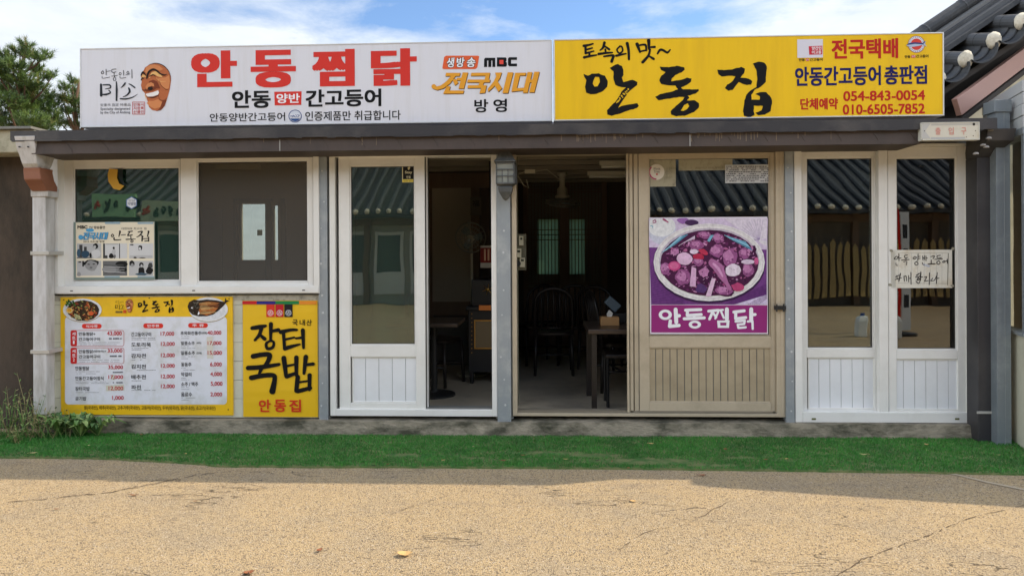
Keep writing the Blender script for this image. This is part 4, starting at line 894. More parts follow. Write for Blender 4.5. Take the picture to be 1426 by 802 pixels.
# ---------------- soup banner (slightly creased vinyl)
YV = -.012
X0, X1, Z0, Z1 = RC(338, 418.5, 442.5, 580.5, YV)
M_VINYL = mat('yellow_vinyl', (230, 184, 26), .38, .05, 3)
sb = thing('vinyl_banner', 'narrow yellow vinyl banner with black brush lettering beside the menu board', 'banner', ((X0 + X1) / 2, YV, Z0))
def vin(b):
    nx, nz = 26, 44; rn = random.Random(2); cre = [(rn.uniform(0, 1), rn.uniform(.1, .95), rn.uniform(-.5, .5), rn.uniform(.002, .004), rn.uniform(.012, .03)) for _ in range(11)]
    vs = []
    for j in range(nz + 1):
        for i in range(nx + 1):
            u, v = i / nx, j / nz; d = 0
            for (cu, cv, a, h, w) in cre: d += h * math.exp(-(((v - cv) - a * .25 * (u - cu)) / w) ** 2) * math.exp(-((u - cu) / .4) ** 2)
            vs.append((X0 + (X1 - X0) * u, YV + .004 - d * .55, Z0 + (Z1 - Z0) * v))
    b.add(vs, [(j * (nx + 1) + i, j * (nx + 1) + i + 1, (j + 1) * (nx + 1) + i + 1, (j + 1) * (nx + 1) + i) for j in range(nz) for i in range(nx)], M_VINYL)
b = MB(); vin(b); b.build('sheet', sb, smooth=True)
Y1 = YV - .0012; zv = zf(320, 400, 4.0125)
def stripes(b):
    for a, c, col in ((70, 150, (196, 44, 48)), (150, 255, (52, 50, 130)), (255, 387, (40, 128, 72)), (387, 485, (226, 140, 52))): b.rect(q2(a, 77, c, 95, zv), ink(*col), Y1)
    for a, c, col in ((204, 250, (212, 62, 46)), (256, 300, (190, 40, 48)), (305, 351, (40, 38, 40))):
        b.rect(q2(a, 96, c, 166, zv), ink(*col), Y1); cc = zv((a + c) / 2, 143)
        for k in range(5): b.ell((cc[0] + 2.0 * math.cos(k * 1.2566 + .3), cc[1] + 2.0 * math.sin(k * 1.2566 + .3)), 1.5, 1.5, KW, Y1 - .001, hole=(1.15, 1.15), n=12)
        b.ell(cc, 4.1, 4.1, KW, Y1 - .001, hole=(3.75, 3.75), n=20)
part(sb, 'colour_stripes', stripes)
def soup(b):
    T = lambda p, w=22: b.stroke(p, w, KB, Y1, zv)
    T([(125, 228), (165, 222), (200, 215)], [22, 26, 16]); T([(178, 225), (165, 265), (140, 295)], [22, 20, 14]); T([(165, 262), (195, 288)], [14, 22]); T([(230, 205), (228, 290)], [24, 16]); T([(232, 245), (272, 238)], [16, 22]); T([(235, 295), (205, 312), (210, 342), (240, 335), (245, 305), (225, 300)], [10, 16, 18, 18, 14, 10])
    T([(285, 250), (340, 238), (375, 238)], [24, 18, 14]); T([(300, 255), (306, 340)], [20, 18]); T([(305, 292), (360, 280)], [14, 12]); T([(308, 342), (345, 330), (392, 318)], [24, 20, 10]); T([(370, 285), (410, 280)], [12, 16]); T([(408, 240), (412, 338)], [24, 16])
    T([(130, 385), (185, 375), (222, 378), (215, 410), (195, 440)], [28, 26, 28, 26, 20]); T([(102, 450), (180, 445), (275, 430)], [26, 26, 18]); T([(180, 448), (165, 480)], [22, 16]); T([(120, 505), (190, 492), (245, 492), (250, 520), (238, 580)], [28, 26, 26, 26, 36])
    T([(302, 395), (315, 495)], [28, 22]); T([(312, 440), (365, 430)], [14, 12]); T([(372, 392), (372, 490)], [26, 20]); T([(318, 498), (372, 478)], [24, 18]); T([(425, 388), (415, 480)], [26, 18]); T([(430, 432), (466, 428)], [16, 20])
    T([(380, 500), (372, 578)], [26, 24]); T([(446, 490), (445, 570)], [24, 20]); T([(384, 530), (442, 522)], [12, 12]); T([(380, 580), (450, 562)], [24, 22])
part(sb, 'brush_lettering', soup)
part(sb, 'black_lettering', lambda b: [b.text(c, q2(x, 180, x + 30, 214, zv), KB, Y1, .016) for c, x in (('국', 350), ('내', 390), ('산', 428))])
part(sb, 'red_lettering', lambda b: [b.text(c, q2(x, 626, x + 66, 696, zv), ink(206, 62, 36), Y1, .026) for c, x in (('안', 162), ('동', 248), ('집', 332))])

# ---------------- broadcast poster taped inside the left window
YPz = .028
X0, X1, Z0, Z1 = RC(102.5, 309, 215.5, 389.5, YPz)
bp_ = thing('poster', 'cream poster with six monochrome stills taped to the left window pane', 'poster', ((X0 + X1) / 2, YPz, Z0))
b = MB(); b.box(X0, X1, YPz + .002, YPz + .005, Z0, Z1, mat('clear_sleeve', (126, 142, 134), .3, .1, 4)); b.build('sleeve', bp_)
zp_ = zf(95, 300, 8.438)
b = MB(); c = RC(*q2(92, 82, 1008, 728, zp_), YPz); b.box(c[0], c[1], YPz - .001, YPz + .0015, c[2], c[3], mat('cream_paper', (228, 218, 194), .6, .05, 4)); b.build('sheet', bp_)
Y1 = YPz - .002; blu = ink(84, 162, 208)
part(bp_, 'black_lettering', lambda b: (b.text('MBC', q2(108, 118, 226, 158, zp_), K, Y1, .05, 0, .03), b.text('TV 방송출연', q2(245, 124, 432, 160, zp_), K, Y1, .014), b.text('대한대표 최고의  집', q2(626, 142, 918, 168, zp_), K, Y1), b.text('2014.10.01일 방영', q2(176, 296, 424, 320, zp_), K, Y1, .012)))
def bt(b):
    b.ell(zp_(255, 175), 5.8, 2.5, blu, Y1); f = lambda a, c: (zp_(140 + (a - 90) * .278, 200 + (c - 284) * .36)[0], zp_(140, 200 + (c - 284) * .36)[1])
    f2 = lambda a, c: (f(a, c)[0] + .35, f(a, c)[1] + .35); jg(b, ink(30, 60, 84), Y1 - .0004, f2); jg(b, blu, Y1 - .0026, f)
part(bp_, 'blue_lettering', bt)
def thin(b):
    T = lambda p, w=14: b.stroke(p, w, KB, Y1, zp_)
    T([(520, 220), (505, 238), (520, 252), (535, 238), (522, 222)], 10); T([(600, 188), (610, 192), (595, 250)], [10, 20, 8]); T([(622, 232), (675, 226)], 8); T([(540, 265), (545, 288), (620, 285)], [16, 14, 10])
    T([(705, 192), (755, 186)], 12); T([(722, 200), (700, 236), (755, 228)], [10, 14, 10]); T([(735, 245), (738, 275)], 10); T([(680, 282), (790, 278)], [14, 8]); T([(745, 290), (735, 308), (752, 316), (764, 300), (748, 290)], 9)
    T([(820, 196), (870, 190), (840, 235), (805, 255)], [10, 16, 14, 8]); T([(850, 225), (880, 250)], 12); T([(935, 185), (945, 192), (930, 250)], [8, 20, 10]); T([(870, 250), (868, 300)], 16); T([(945, 255), (945, 302)], 14); T([(872, 275), (945, 272)], 9); T([(900, 302), (945, 298)], 12)
part(bp_, 'brush_lettering', thin)
g_ = [ink(*(v,) * 3) for v in (34, 70, 110, 150, 186, 206)]
def still(i, x0, y0, x1, y1):
    def fn(b):
        rn = random.Random(30 + i); b.rect(q2(x0, y0, x1, y1, zp_), (g_[4], g_[5], g_[5], g_[4], g_[2], g_[4])[i], Y1)
        B = lambda x, y, rx, ry, m, d=.0006: b.blob(zp_(x, y), rx / 8.438, ry / 8.438, m, Y1 - d, 0, rn, .14, 12)
        Rr = lambda a, c, d, e, m, dd=.0004: b.rect(q2(a, c, d, e, zp_), m, Y1 - dd)
        if i == 0: Rr(130, 345, 168, 500, g_[1]); Rr(185, 368, 218, 420, g_[1]); B(200, 460, 48, 44, ink(54, 78, 98)); B(125, 440, 22, 50, ink(64, 92, 112)); B(320, 362, 32, 32, g_[0]); B(310, 372, 18, 20, g_[4], .001); B(328, 450, 50, 52, g_[5], .0012); B(262, 470, 14, 30, g_[0]); Rr(100, 492, 280, 505, g_[2])
        if i == 1: Rr(410, 330, 432, 505, g_[1]); Rr(598, 330, 608, 505, g_[1]); B(535, 385, 14, 16, g_[0]); B(535, 430, 22, 38, g_[4], .0012); B(510, 476, 34, 28, g_[0]); Rr(410, 470, 462, 505, g_[1]); B(545, 480, 14, 26, g_[2]); Rr(440, 335, 590, 342, g_[3])
        if i == 2: B(846, 384, 26, 30, g_[0]); B(842, 390, 15, 18, g_[5], .001); B(850, 440, 46, 32, g_[5], .0012); Rr(722, 470, 990, 505, g_[4]); B(785, 496, 20, 9, g_[0], .0014); B(870, 498, 40, 6, g_[1], .0014); Rr(728, 338, 766, 352, g_[1])
        if i == 3: B(270, 560, 88, 40, g_[0]); B(268, 590, 74, 60, g_[3], .0012); B(240, 575, 16, 7, g_[1], .0018); B(300, 572, 16, 7, g_[1], .0018); B(268, 614, 18, 12, g_[2], .0018); Rr(165, 535, 185, 600, g_[0]); B(250, 680, 40, 24, g_[4], .0022); B(125, 690, 25, 26, g_[3]); Rr(120, 540, 152, 556, g_[1], .002)
        if i == 4:
            B(630, 570, 70, 38, g_[0]); B(480, 640, 90, 40, g_[3], .001); B(640, 640, 50, 34, g_[0], .0012)
            for k in range(14): b.line([zp_(412 + rn.uniform(0, 20), 575 + k * 8), zp_(560 + rn.uniform(0, 110), 585 + k * 8)], .5, rn.choice(g_), Y1 - .0018 - k * 1e-5)
        if i == 5: B(750, 565, 30, 34, g_[0]); B(752, 582, 18, 22, g_[3], .001); B(770, 650, 40, 50, g_[4]); B(860, 580, 26, 26, g_[0]); B(862, 592, 14, 18, g_[4], .001); B(860, 650, 40, 44, g_[0]); B(965, 590, 28, 36, g_[1]); B(955, 650, 42, 44, g_[0]); B(860, 690, 70, 16, ink(70, 90, 104), .0018)
    return fn
for i, (a, c) in enumerate(((104, 330), (408, 330), (714, 330), (104, 534), (408, 534), (714, 534))): part(bp_, 'still_picture', still(i, a, c, a + 284, c + 174))
for a in ((432, 78, 610, 102), (815, 82, 1000, 102), (425, 712, 606, 728), (815, 712, 1008, 726)): part(bp_, 'tape', lambda b: b.rect(q2(*a, zp_), ink(150, 176, 190), Y1 - .0008))
b = MB(); YH = .03; cc = (183.2, 282.5); pts = [(cc[0] + 8.6 * math.cos(R(30 + 60 * k)), cc[1] + 8.9 * math.sin(R(30 + 60 * k))) for k in range(6)]; b.poly(pts, ink(90, 120, 168), YH); b.poly([(cc[0] + (x - cc[0]) * .86, cc[1] + (y - cc[1]) * .86) for x, y in pts], ink(222, 226, 232), YH - .0006)
b.text('안심', (179, 278, 187.5, 281), ink(90, 100, 130), YH - .0014); b.text('가맹점', (177.5, 282, 189, 286), ink(70, 80, 120), YH - .0014, .012)
tag(b.build('sticker'), 'white hexagonal sticker with blue rim on the green window pane', 'sticker')
# crescent shaped decal behind the left pane
b = MB(); b.poly([(152, 235), (164, 236), (163, 248), (166, 256), (173, 259), (167, 265), (158, 263), (151, 253), (150, 243)], ink(206, 160, 66), .03); b.poly([(164, 235), (171, 235), (171, 252), (175, 257), (169, 255), (165, 248)], ink(36, 44, 46), .03)
tag(b.build('decal'), 'yellow and black crescent decal at the top of the green pane', 'decal')
# ---------------- little sticker on the white door
b = MB(); YK = .004; zs = zf(550, 222, 20.05); b.rect(q2(200, 160, 550, 645, zs), ink(216, 206, 164), YK); b.rect(q2(224, 186, 536, 558, zs), ink(34, 34, 36), YK - .0006); b.rect(q2(204, 562, 546, 640, zs), ink(224, 204, 92), YK - .0006)
b.poly([(355, 240), (380, 210), (425, 205), (420, 255), (385, 305), (362, 280)], ink(220, 206, 160), YK - .0014, tf=zs); b.text('Stay', q2(280, 325, 480, 420, zs), ink(222, 214, 180), YK - .0014, .02); b.text('안동', q2(318, 460, 440, 535, zs), ink(222, 214, 180), YK - .0014, .014); b.text('안심 업소', q2(240, 580, 505, 620, zs), ink(90, 78, 30), YK - .0014)
tag(b.build('sticker'), 'small black sticker with gold rim at the top corner of the white door pane', 'sticker')
# ---------------- stickers and notices on the bronze door
YD = .018
b = MB(); c = RC(903.5, 222, 941, 260, YD); b.box(c[0], c[1], YD, YD + .002, c[2], c[3], mat('faded_paper', (168, 162, 140), .8, .08, 3, stain=(70, 66, 50), stain_amt=.7, stain_sc=9)); tag(b.build('notice'), 'faded blank square notice under a round sticker on the bronze door', 'notice')
b = MB(); zq = zf(895, 215, 16.04); cc = zq(310, 398); b.ell(cc, 11, 11, ink(222, 216, 206), YD - .004); 
for k in range(13):
    t = R(95 + k * 10); b.line([(cc[0] + 9.9 * math.cos(t), cc[1] + 9.9 * math.sin(t)), (cc[0] + 9.9 * math.cos(t + .12), cc[1] + 9.9 * math.sin(t + .12))], 1.7, ink(178, 60, 106), YD - .005)
b.text('Pink', q2(246, 300, 400, 350, zq), ink(96, 88, 84), YD - .006); b.text('Tree', q2(246, 362, 380, 415, zq), ink(96, 88, 84), YD - .006); b.ell(zq(318, 448), 1.3, 1.2, ink(190, 60, 60), YD - .006)
tag(b.build('sticker'), 'round white sticker with magenta rim at the top of the bronze door', 'sticker')
b = MB(); c = RC(945, 218, 1020, 237.5, YD); b.box(c[0], c[1], YD, YD + .002, c[2], c[3], mat('faded_strip', (170, 164, 142), .8, .08, 3, stain=(90, 84, 62), stain_amt=.5, stain_sc=12)); b.text('영업시간 안내 문의', (968, 232.5, 1003, 235.3), ink(120, 112, 92), YD - .001); tag(b.build('notice'), 'long faded blank notice strip along the top of the bronze door', 'notice')
def listp(b):
    rn = random.Random(7); c = RC(1010, 229.5, 1072.5, 255, YD - .004); b.box(c[0], c[1], YD - .004, YD - .002, c[2], c[3], mat('list_paper', (200, 202, 204), .7, .04, 4))
    for r_ in range(9):
        x = 1011.5
        while x < 1070:
            w = rn.uniform(.8, 3.2)
            if rn.random() < .8: b.rect((x, 231.4 + r_ * 2.55, min(x + w, 1071), 231.4 + r_ * 2.55 + 1.3), ink(88, 88, 96), YD - .0052)
            x += w + rn.uniform(.4, 1.1)
b = MB(); listp(b); tag(b.build('notice'), 'white sheet of dense small print at the top right of the bronze door', 'notice')
# ---------------- purple chicken stew poster
YT = -.002
X0, X1, Z0, Z1 = RC(905, 302.5, 1069, 465, YT)
pst = thing('poster', 'large purple-tinted chicken stew poster on the bronze door glass', 'poster', ((X0 + X1) / 2, YT, Z0))
b = MB(); b.box(X0, X1, YT, YT + .006, Z0, Z1, mat('poster_white', (222, 214, 226), .4, .03, 4)); b.build('sheet', pst)
Y1 = YT - .001; zt = zf(890, 300, 4.716)
def stew(b):
    rn = random.Random(14); C = lambda *c: fink(*c)
    b.poly([(66, 205), (838, 205), (838, 585), (80, 585)], C(112, 62, 128), Y1, tf=zt); b.poly([(64, 20), (846, 20), (840, 225), (66, 210)], C(206, 190, 216), Y1 - .0006, tf=zt)
    for k in range(22): b.line([zt(80 + k * 34, 590 - (k % 2)), zt(70 + k * 34 - 60, 420)] if False else [zt(76, 330 + k * 12), zt(300, 420 + k * 8 if 420 + k * 8 < 584 else 584)], .5, C(86, 42, 104), Y1 - .0012 - k * 1e-5)
    for k in range(20): b.line([zt(560 + k * 14, 584), zt(838, 450 + k * 6)], .45, C(86, 42, 104), Y1 - .0012 - k * 1e-5)
    b.poly([(625, 585), (838, 520), (838, 585)], C(206, 192, 222), Y1 - .002, tf=zt)
    EL = lambda cx_, cy_, a, c: [(max(67, cx_ + a * math.cos(q * .2094)), max(22, cy_ + c * math.sin(q * .2094))) for q in range(30)]
    b.poly(EL(148, 90, 94, 100), C(196, 198, 214), Y1 - .0016, tf=zt); b.poly(EL(146, 70, 92, 70), C(222, 224, 232), Y1 - .0022, tf=zt); b.stroke([(90, 40), (105, 30), (110, 45), (92, 50)], 6, C(150, 60, 110), Y1 - .003, zt); b.stroke([(160, 25), (190, 45)], [14, 8], C(160, 66, 110), Y1 - .003, zt); b.stroke([(75, 68), (90, 72), (88, 80)], 5, C(110, 170, 190), Y1 - .003, zt)
    b.poly([(66, 22), (240, 22), (240, 23), (66, 23)], C(222, 224, 232), Y1 - .003, tf=zt)
    b.blob(zt(290, 35), 9, 4, C(150, 104, 170), Y1 - .0028, 0, rn); 
    for k in range(5): b.ell(zt(345, 48), 9.5 - k * 1.8, 4.2 - k * .8, C(70, 44, 84) if k % 2 == 0 else C(160, 130, 176), Y1 - .0028 - k * 1e-4)
    for k in range(14):
        a = R(182 + k * 7.5); b.line([zt(790, 165), (zt(790, 165)[0] + 31 * math.cos(a), zt(790, 165)[1] + 30 * math.sin(a))], .35, C(150, 132, 172), Y1 - .0026)
    b.poly([(560, 20), (720, 20), (838, 20), (838, 150), (790, 165), (740, 150)], C(216, 206, 226), Y1 - .002, tf=zt)
    b.poly([(782, 160), (838, 168), (838, 200), (800, 185)], C(220, 212, 228), Y1 - .0032, tf=zt)
    b.ell(zt(462, 325), 77.5, 53.5, C(60, 34, 72), Y1 - .0036); b.ell(zt(460, 308), 77.5, 54, C(222, 216, 216), Y1 - .0042); b.ell(zt(460, 306), 75.8, 52, C(206, 198, 206), Y1 - .005, hole=(74.6, 51)); b.ell(zt(460, 302), 70, 46.5, C(190, 178, 194), Y1 - .005); b.ell(zt(462, 312), 68.5, 46, C(74, 30, 66), Y1 - .0058)
    pal = [C(150, 84, 134), C(176, 112, 160), C(120, 54, 104), C(194, 138, 180), C(96, 38, 86), C(142, 62, 110), C(58, 24, 54), C(170, 96, 140)]
    for k in range(330):
        t = rn.uniform(0, 6.283); r = math.sqrt(rn.random()); b.blob(zt(462 + 305 * r * math.cos(t), 314 + 200 * r * math.sin(t)), rn.uniform(.7, 3.4), rn.uniform(.5, 2.0), rn.choice(pal), Y1 - .0066 - k * 4e-6, rn.uniform(0, 3.1), rn, .32, 9)
    Y3 = Y1 - .0084
    for (x, y, rx, ry, ro) in ((430, 130, 46, 24, .2), (520, 150, 40, 32, .4), (380, 195, 50, 32, 0), (240, 245, 48, 34, -.3), (510, 235, 46, 44, .1), (595, 275, 50, 58, .3), (690, 250, 40, 36, .5), (290, 405, 52, 52, .2), (435, 385, 44, 62, .35), (390, 300, 36, 34, 0), (715, 360, 42, 48, -.2), (170, 350, 34, 40, 0), (560, 495, 60, 30, .1), (735, 235, 26, 44, .5)):
        b.blob(zt(x + 3, y + 6), rx / 4.716, ry / 4.716, C(66, 26, 62), Y3, ro, rn, .12, 16); b.blob(zt(x, y), rx / 4.9, ry / 4.9, C(148, 84, 134), Y3 - .0006, ro, rn, .14, 16); b.blob(zt(x - rx * .15, y - ry * .2), rx / 7.5, ry / 8, C(184, 122, 168), Y3 - .0014, ro, rn, .25, 14)
        for k in range(9): b.blob(zt(x + rn.uniform(-.7, .7) * rx, y + rn.uniform(-.7, .7) * ry), rn.uniform(.4, 1.6), rn.uniform(.3, .9), rn.choice([C(206, 154, 192), C(112, 50, 98), C(196, 140, 182), C(88, 36, 80)]), Y3 - .0022 - k * 2e-5, rn.uniform(0, 3), rn, .3, 8)
    Y4 = Y3 - .0028
    b.stroke([(480, 310), (520, 345), (545, 395), (575, 445), (595, 480)], [50, 66, 50, 24, 26], C(168, 104, 150), Y4, zt); b.stroke([(488, 318), (520, 350), (548, 400)], [14, 20, 10], C(200, 148, 188), Y4 - .0008, zt)
    for (x, y, rx, ry, c) in ((298, 285, 51, 42, (214, 178, 208)), (617, 360, 50, 42, (222, 204, 222)), (360, 238, 28, 16, (220, 200, 220)), (715, 305, 44, 16, (210, 190, 212)), (770, 300, 14, 24, (196, 90, 140))): b.blob(zt(x, y + 3), rx / 4.6, ry / 4.6, C(96, 46, 90), Y4, 0, rn, .06, 18); b.blob(zt(x, y), rx / 4.716, ry / 4.716, C(*c), Y4 - .0008, 0, rn, .07, 18)
    for k in range(10): b.blob(zt(585 + rn.uniform(0, 60), 340 + rn.uniform(0, 40)), .5, .4, C(150, 110, 146), Y4 - .0016, 0, rn)
    b.ell(zt(232, 332), 8.6, 6.6, C(190, 72, 128), Y4); b.ell(zt(230, 330), 6.4, 4.6, C(206, 104, 150), Y4 - .0008); b.blob(zt(650, 472), 9.4, 6, C(176, 66, 112), Y4, .1, rn); b.blob(zt(390, 270), 8, 4, C(176, 44, 76), Y4, .1, rn); b.blob(zt(420, 240), 7, 3.5, C(186, 54, 84), Y4, .5, rn); b.blob(zt(410, 482), 8, 6.5, C(84, 54, 106), Y4, 0, rn)
    b.poly([(345, 335), (375, 348), (372, 470), (332, 465)], C(206, 164, 198), Y4 - .0008, tf=zt); b.poly([(478, 410), (503, 416), (472, 530), (436, 532)], C(216, 182, 208), Y4 - .0008, tf=zt)
    for k in range(12): b.line([zt(150 + k * 8, 245 - k * 5), zt(265 + k * 5, 142 - k * 1.5)], .8, rn.choice([C(110, 166, 196), C(76, 128, 162), C(150, 196, 214)]), Y4 - k * 2e-5)
    for k in range(7): b.line([zt(260 + k * 6, 200 - k * 4), zt(365, 135 + k * 3)], .7, C(206, 186, 210), Y4 - k * 2e-5)
    for k in range(12): b.line([zt(560 + k * 5, 130 + k * 3), zt(700 + k * 4, 175 + k * 5)], .8, rn.choice([C(110, 166, 196), C(76, 128, 162), C(150, 196, 214)]), Y4 - k * 2e-5)
    b.poly([(470, 130), (492, 128), (462, 174), (446, 168)], C(120, 176, 200), Y4, tf=zt)
    for k in range(60): 
        x, y = 330 + rn.uniform(0, 320), 420 + rn.uniform(-30, 110)
        if ((x - 462) / 300) ** 2 + ((y - 314) / 200) ** 2 < .93: b.blob(zt(x, y), .45, .4, C(206, 176, 204), Y3 - .0012 - k * 1e-5, 0, rn, .2, 6)
part(pst, 'food_picture', stew)
part(pst, 'caption_band', lambda b: b.poly([(80, 588), (842, 590), (840, 770), (80, 768)], ink(146, 48, 116), Y1 - .0008, tf=zt))
def cap(b):
    m = KW; Y = Y1 - .0018; T = lambda p, w=24: b.line(p, w, m, Y, zt)
    b.ell(zt(172, 652), 9.2, 7.2, m, Y, hole=(4.6, 3.6)); T([(240, 618), (244, 700)], 26); T([(246, 660), (264, 658)], 22); T([(205, 692), (200, 728), (262, 722)], 22)
    T([(305, 622), (405, 618)], 20); T([(318, 624), (316, 656), (408, 650)], 20); T([(296, 678), (428, 672)], 20); b.ell(zt(366, 716), 8.6, 5.6, m, Y, hole=(4.2, 2.4)); T([(362, 655), (362, 676)], 18)
    T([(456, 628), (520, 622)], 18); T([(484, 630), (462, 680)], 18); T([(486, 640), (506, 668)], 16); T([(520, 632), (500, 676)], 14); T([(526, 622), (550, 620)], 14); T([(538, 630), (556, 672)], 14); T([(576, 616), (576, 680)], 26); b.poly([(512, 690), (594, 688), (590, 738), (516, 738)], m, Y, holes=[[(532, 704), (574, 703), (572, 722), (534, 722)]], tf=zt)
    T([(622, 634), (690, 626)], 20); T([(634, 636), (634, 678), (700, 670)], 20); T([(736, 616), (736, 690)], 26); T([(742, 652), (762, 650)], 20); T([(634, 696), (694, 690), (690, 712), (648, 716), (652, 738), (700, 734)], 15); T([(714, 696), (744, 692), (746, 744)], 15)
part(pst, 'white_lettering', cap)
# ---------------- handwritten paper on the right door
YW = -.012
X0, X1, Z0, Z1 = RC(1240.5, 348, 1326, 401, YW)
hw = thing('paper_sign', 'cream handwritten paper sign taped to the right white door glass', 'paper sign', ((X0 + X1) / 2, YW, Z0))
b = MB(); b.box(X0, X1, YW, YW + .002, Z0, Z1, mat('aged_paper', (216, 212, 200), .7, .06, 3, stain=(176, 150, 104), stain_amt=.5, stain_sc=7)); b.build('sheet', hw)
zh_ = zf(1225, 335, 10.696); Y1 = YW - .001
def rules(b):
    for x in (285, 380, 475, 570, 665, 755, 845, 930): b.line([zh_(x, 185), zh_(x - 4, 640)], .18, ink(140, 138, 134), Y1)
    b.line([zh_(300, 184), zh_(1010, 186)], .25, ink(130, 116, 90), Y1); b.line([zh_(280, 636), zh_(1000, 642)], .25, ink(110, 106, 100), Y1); b.line([zh_(1022, 190), zh_(1012, 660)], .9, ink(92, 84, 64), Y1); b.poly([(640, 340), (750, 372), (740, 400), (650, 370)], ink(186, 190, 200), Y1, tf=zh_)
part(hw, 'ruled_lines', rules)
def hand(b):
    T = lambda p, w=11: b.stroke(p, w, ink(38, 34, 34), Y1 - .0006, zh_)
    T([(250, 235), (215, 270), (250, 278), (275, 245), (248, 235)]); T([(285, 195), (288, 300)]); T([(288, 265), (320, 260)]); T([(242, 335), (245, 368), (268, 370)], 9)
    T([(415, 215), (370, 225), (378, 258), (420, 250)]); T([(322, 292), (440, 282)]); T([(392, 262), (392, 288)]); T([(355, 318), (402, 310), (396, 365)], 10)
    T([(520, 240), (495, 265), (525, 275), (548, 250), (520, 238)]); T([(572, 200), (568, 300)]); T([(572, 240), (602, 236)]); T([(574, 270), (604, 266)]); T([(550, 310), (520, 340), (545, 368), (572, 345), (550, 312)])
    T([(640, 230), (645, 290)]); T([(668, 225), (668, 285)]); T([(645, 262), (668, 258)]); T([(690, 230), (690, 300)]); T([(692, 262), (710, 260)]); T([(635, 325), (640, 355), (668, 358)], 9)
    T([(760, 240), (815, 230), (795, 270)]); T([(770, 290), (768, 345)]); T([(722, 350), (825, 345)], 14); T([(905, 220), (860, 228), (862, 260), (920, 255)]); T([(820, 280), (935, 275)]); T([(880, 300), (850, 325), (870, 355), (900, 330), (880, 300)])
    T([(960, 300), (938, 320), (960, 328), (975, 308), (958, 300)]); T([(1005, 275), (1010, 340)]); T([(980, 310), (1005, 300)])
    T([(235, 540), (290, 515)]); T([(255, 520), (262, 575)]); T([(230, 580), (295, 565)]); T([(310, 490), (285, 605)], 14); T([(300, 560), (325, 555)]); T([(360, 530), (368, 605)]); T([(365, 535), (395, 530), (402, 600)]); T([(430, 520), (432, 615)]); T([(435, 565), (465, 560)]); T([(465, 475), (468, 650)])
    T([(545, 520), (590, 490)], 16); T([(535, 545), (600, 530)], 14); T([(575, 555), (555, 585), (590, 580), (580, 555)], 13); T([(612, 470), (605, 590)], 16); T([(608, 545), (640, 540)], 12); T([(540, 605), (580, 640), (600, 600)], 12)
    T([(668, 545), (700, 540), (680, 580), (670, 605), (725, 595)]); T([(742, 480), (738, 655)]); T([(790, 560), (760, 600), (815, 590), (845, 530)]); T([(858, 475), (845, 640)]); T([(850, 565), (885, 558)])
part(hw, 'handwriting', hand)
for a, c in ((150, 660), (1085, 670), (170, 150), (1090, 120)): part(hw, 'tape', lambda b: b.blob(zh_(a, c), 2.6, 2, ink(150, 146, 130), Y1, .2, random.Random(a), .25))
# ---------------- faded entrance arrow sign on the fascia
YE = -.392
X0, X1, Z0, Z1 = RC(1283, 170.5, 1364, 195.5, YE)
es = thing('entrance_sign', 'small faded arrow sign with pale red letters on the fascia end', 'sign', ((X0 + X1) / 2, YE, Z0))
b = MB(); b.box(X0 + .004, X1 - .004, YE, -.347, Z0 + .004, Z1 - .004, mat('faded_sign_face', (206, 200, 184), .6, .08, 3, stain=(176, 158, 112), stain_amt=.6, stain_sc=4)); b.build('panel', es)
b = MB(); b.frame((X0, X1, Z0, Z1), (X0 + .006, X1 - .006, Z0 + .006, Z1 - .006), YE - .004, -.346, mat('sign_rim', (198, 196, 186), .5, .1, 6)); b.build('frame', es, bevel=.0015)
ze = zf(1275, 165, 14.26); Y1 = YE - .001
part(es, 'arrow', lambda b: (b.poly([(135, 100), (300, 100), (190, 255), (300, 400), (135, 410)], ink(186, 184, 180), Y1, tf=ze), b.rect(q2(305, 375, 980, 412, ze), ink(178, 178, 176), Y1), b.rect(q2(310, 105, 1255, 140, ze), ink(186, 182, 174), Y1)))
part(es, 'red_lettering', lambda b: [b.text(c, q2(x, 180, x + 105, 325, ze), ink(206, 150, 138), Y1 - .0008, .02) for c, x in (('출', 395), ('입', 655), ('구', 905))])
part(es, 'bolt', lambda b: [b.ell(ze(x, y), r, r, ink(54, 50, 46), Y1 - .001, n=10) for x, y, r in ((1158, 118, 1.9), (178, 252, .8), (1190, 248, .7), (1146, 348, .7), (1010, 372, .6), (150, 95, .9), (135, 420, .5))])

# ============================================================ lantern on the post
YLn = -.17
p = P(704, 250, YLn); LN = thing('wall_lantern', 'dark grey cast wall lantern with paned glass on the post between the open doors', 'lantern', (p.x, YLn, P(704, 279, YLn).z))
M_LAN = mat('weathered_lantern_metal', (76, 78, 78), .65, .2, 14, stain=(128, 128, 122), stain_amt=.4, stain_sc=16)
Lz = lambda py: P(704, py, YLn).z - P(704, 279, YLn).z
hw_ = .066
base = Vector((p.x, YLn, P(704, 279, YLn).z))
def lrings(spec): return [[(base.x + sx * w, base.y + sy * w, base.z + Lz(py)) for sx, sy in ((-1, -1), (1, -1), (1, 1), (-1, 1))] for w, py in spec]
b = MB(); b.loft(lrings([(.082, 227.5), (.084, 226), (.07, 223), (.052, 216), (.034, 211), (.03, 207), (.012, 206)]), M_LAN); b.build('cap', LN, bevel=.003)
b = MB(); zt_, zb_ = base.z + Lz(227.5), base.z + Lz(257)
for sx in (-1, 1):
    for sy in (-1, 1): b.box(base.x + sx * hw_ - .005, base.x + sx * hw_ + .005, base.y + sy * hw_ - .005, base.y + sy * hw_ + .005, zb_, zt_, M_LAN)
for z in (zb_ + .004, base.z + Lz(246.5), base.z + Lz(237.5), zt_ - .006):
    for s_ in (-1, 1): b.box(base.x - hw_, base.x + hw_, base.y + s_ * hw_ - .003, base.y + s_ * hw_ + .003, z - .004, z + .004, M_LAN); b.box(base.x + s_ * hw_ - .003, base.x + s_ * hw_ + .003, base.y - hw_, base.y + hw_, z - .004, z + .004, M_LAN)
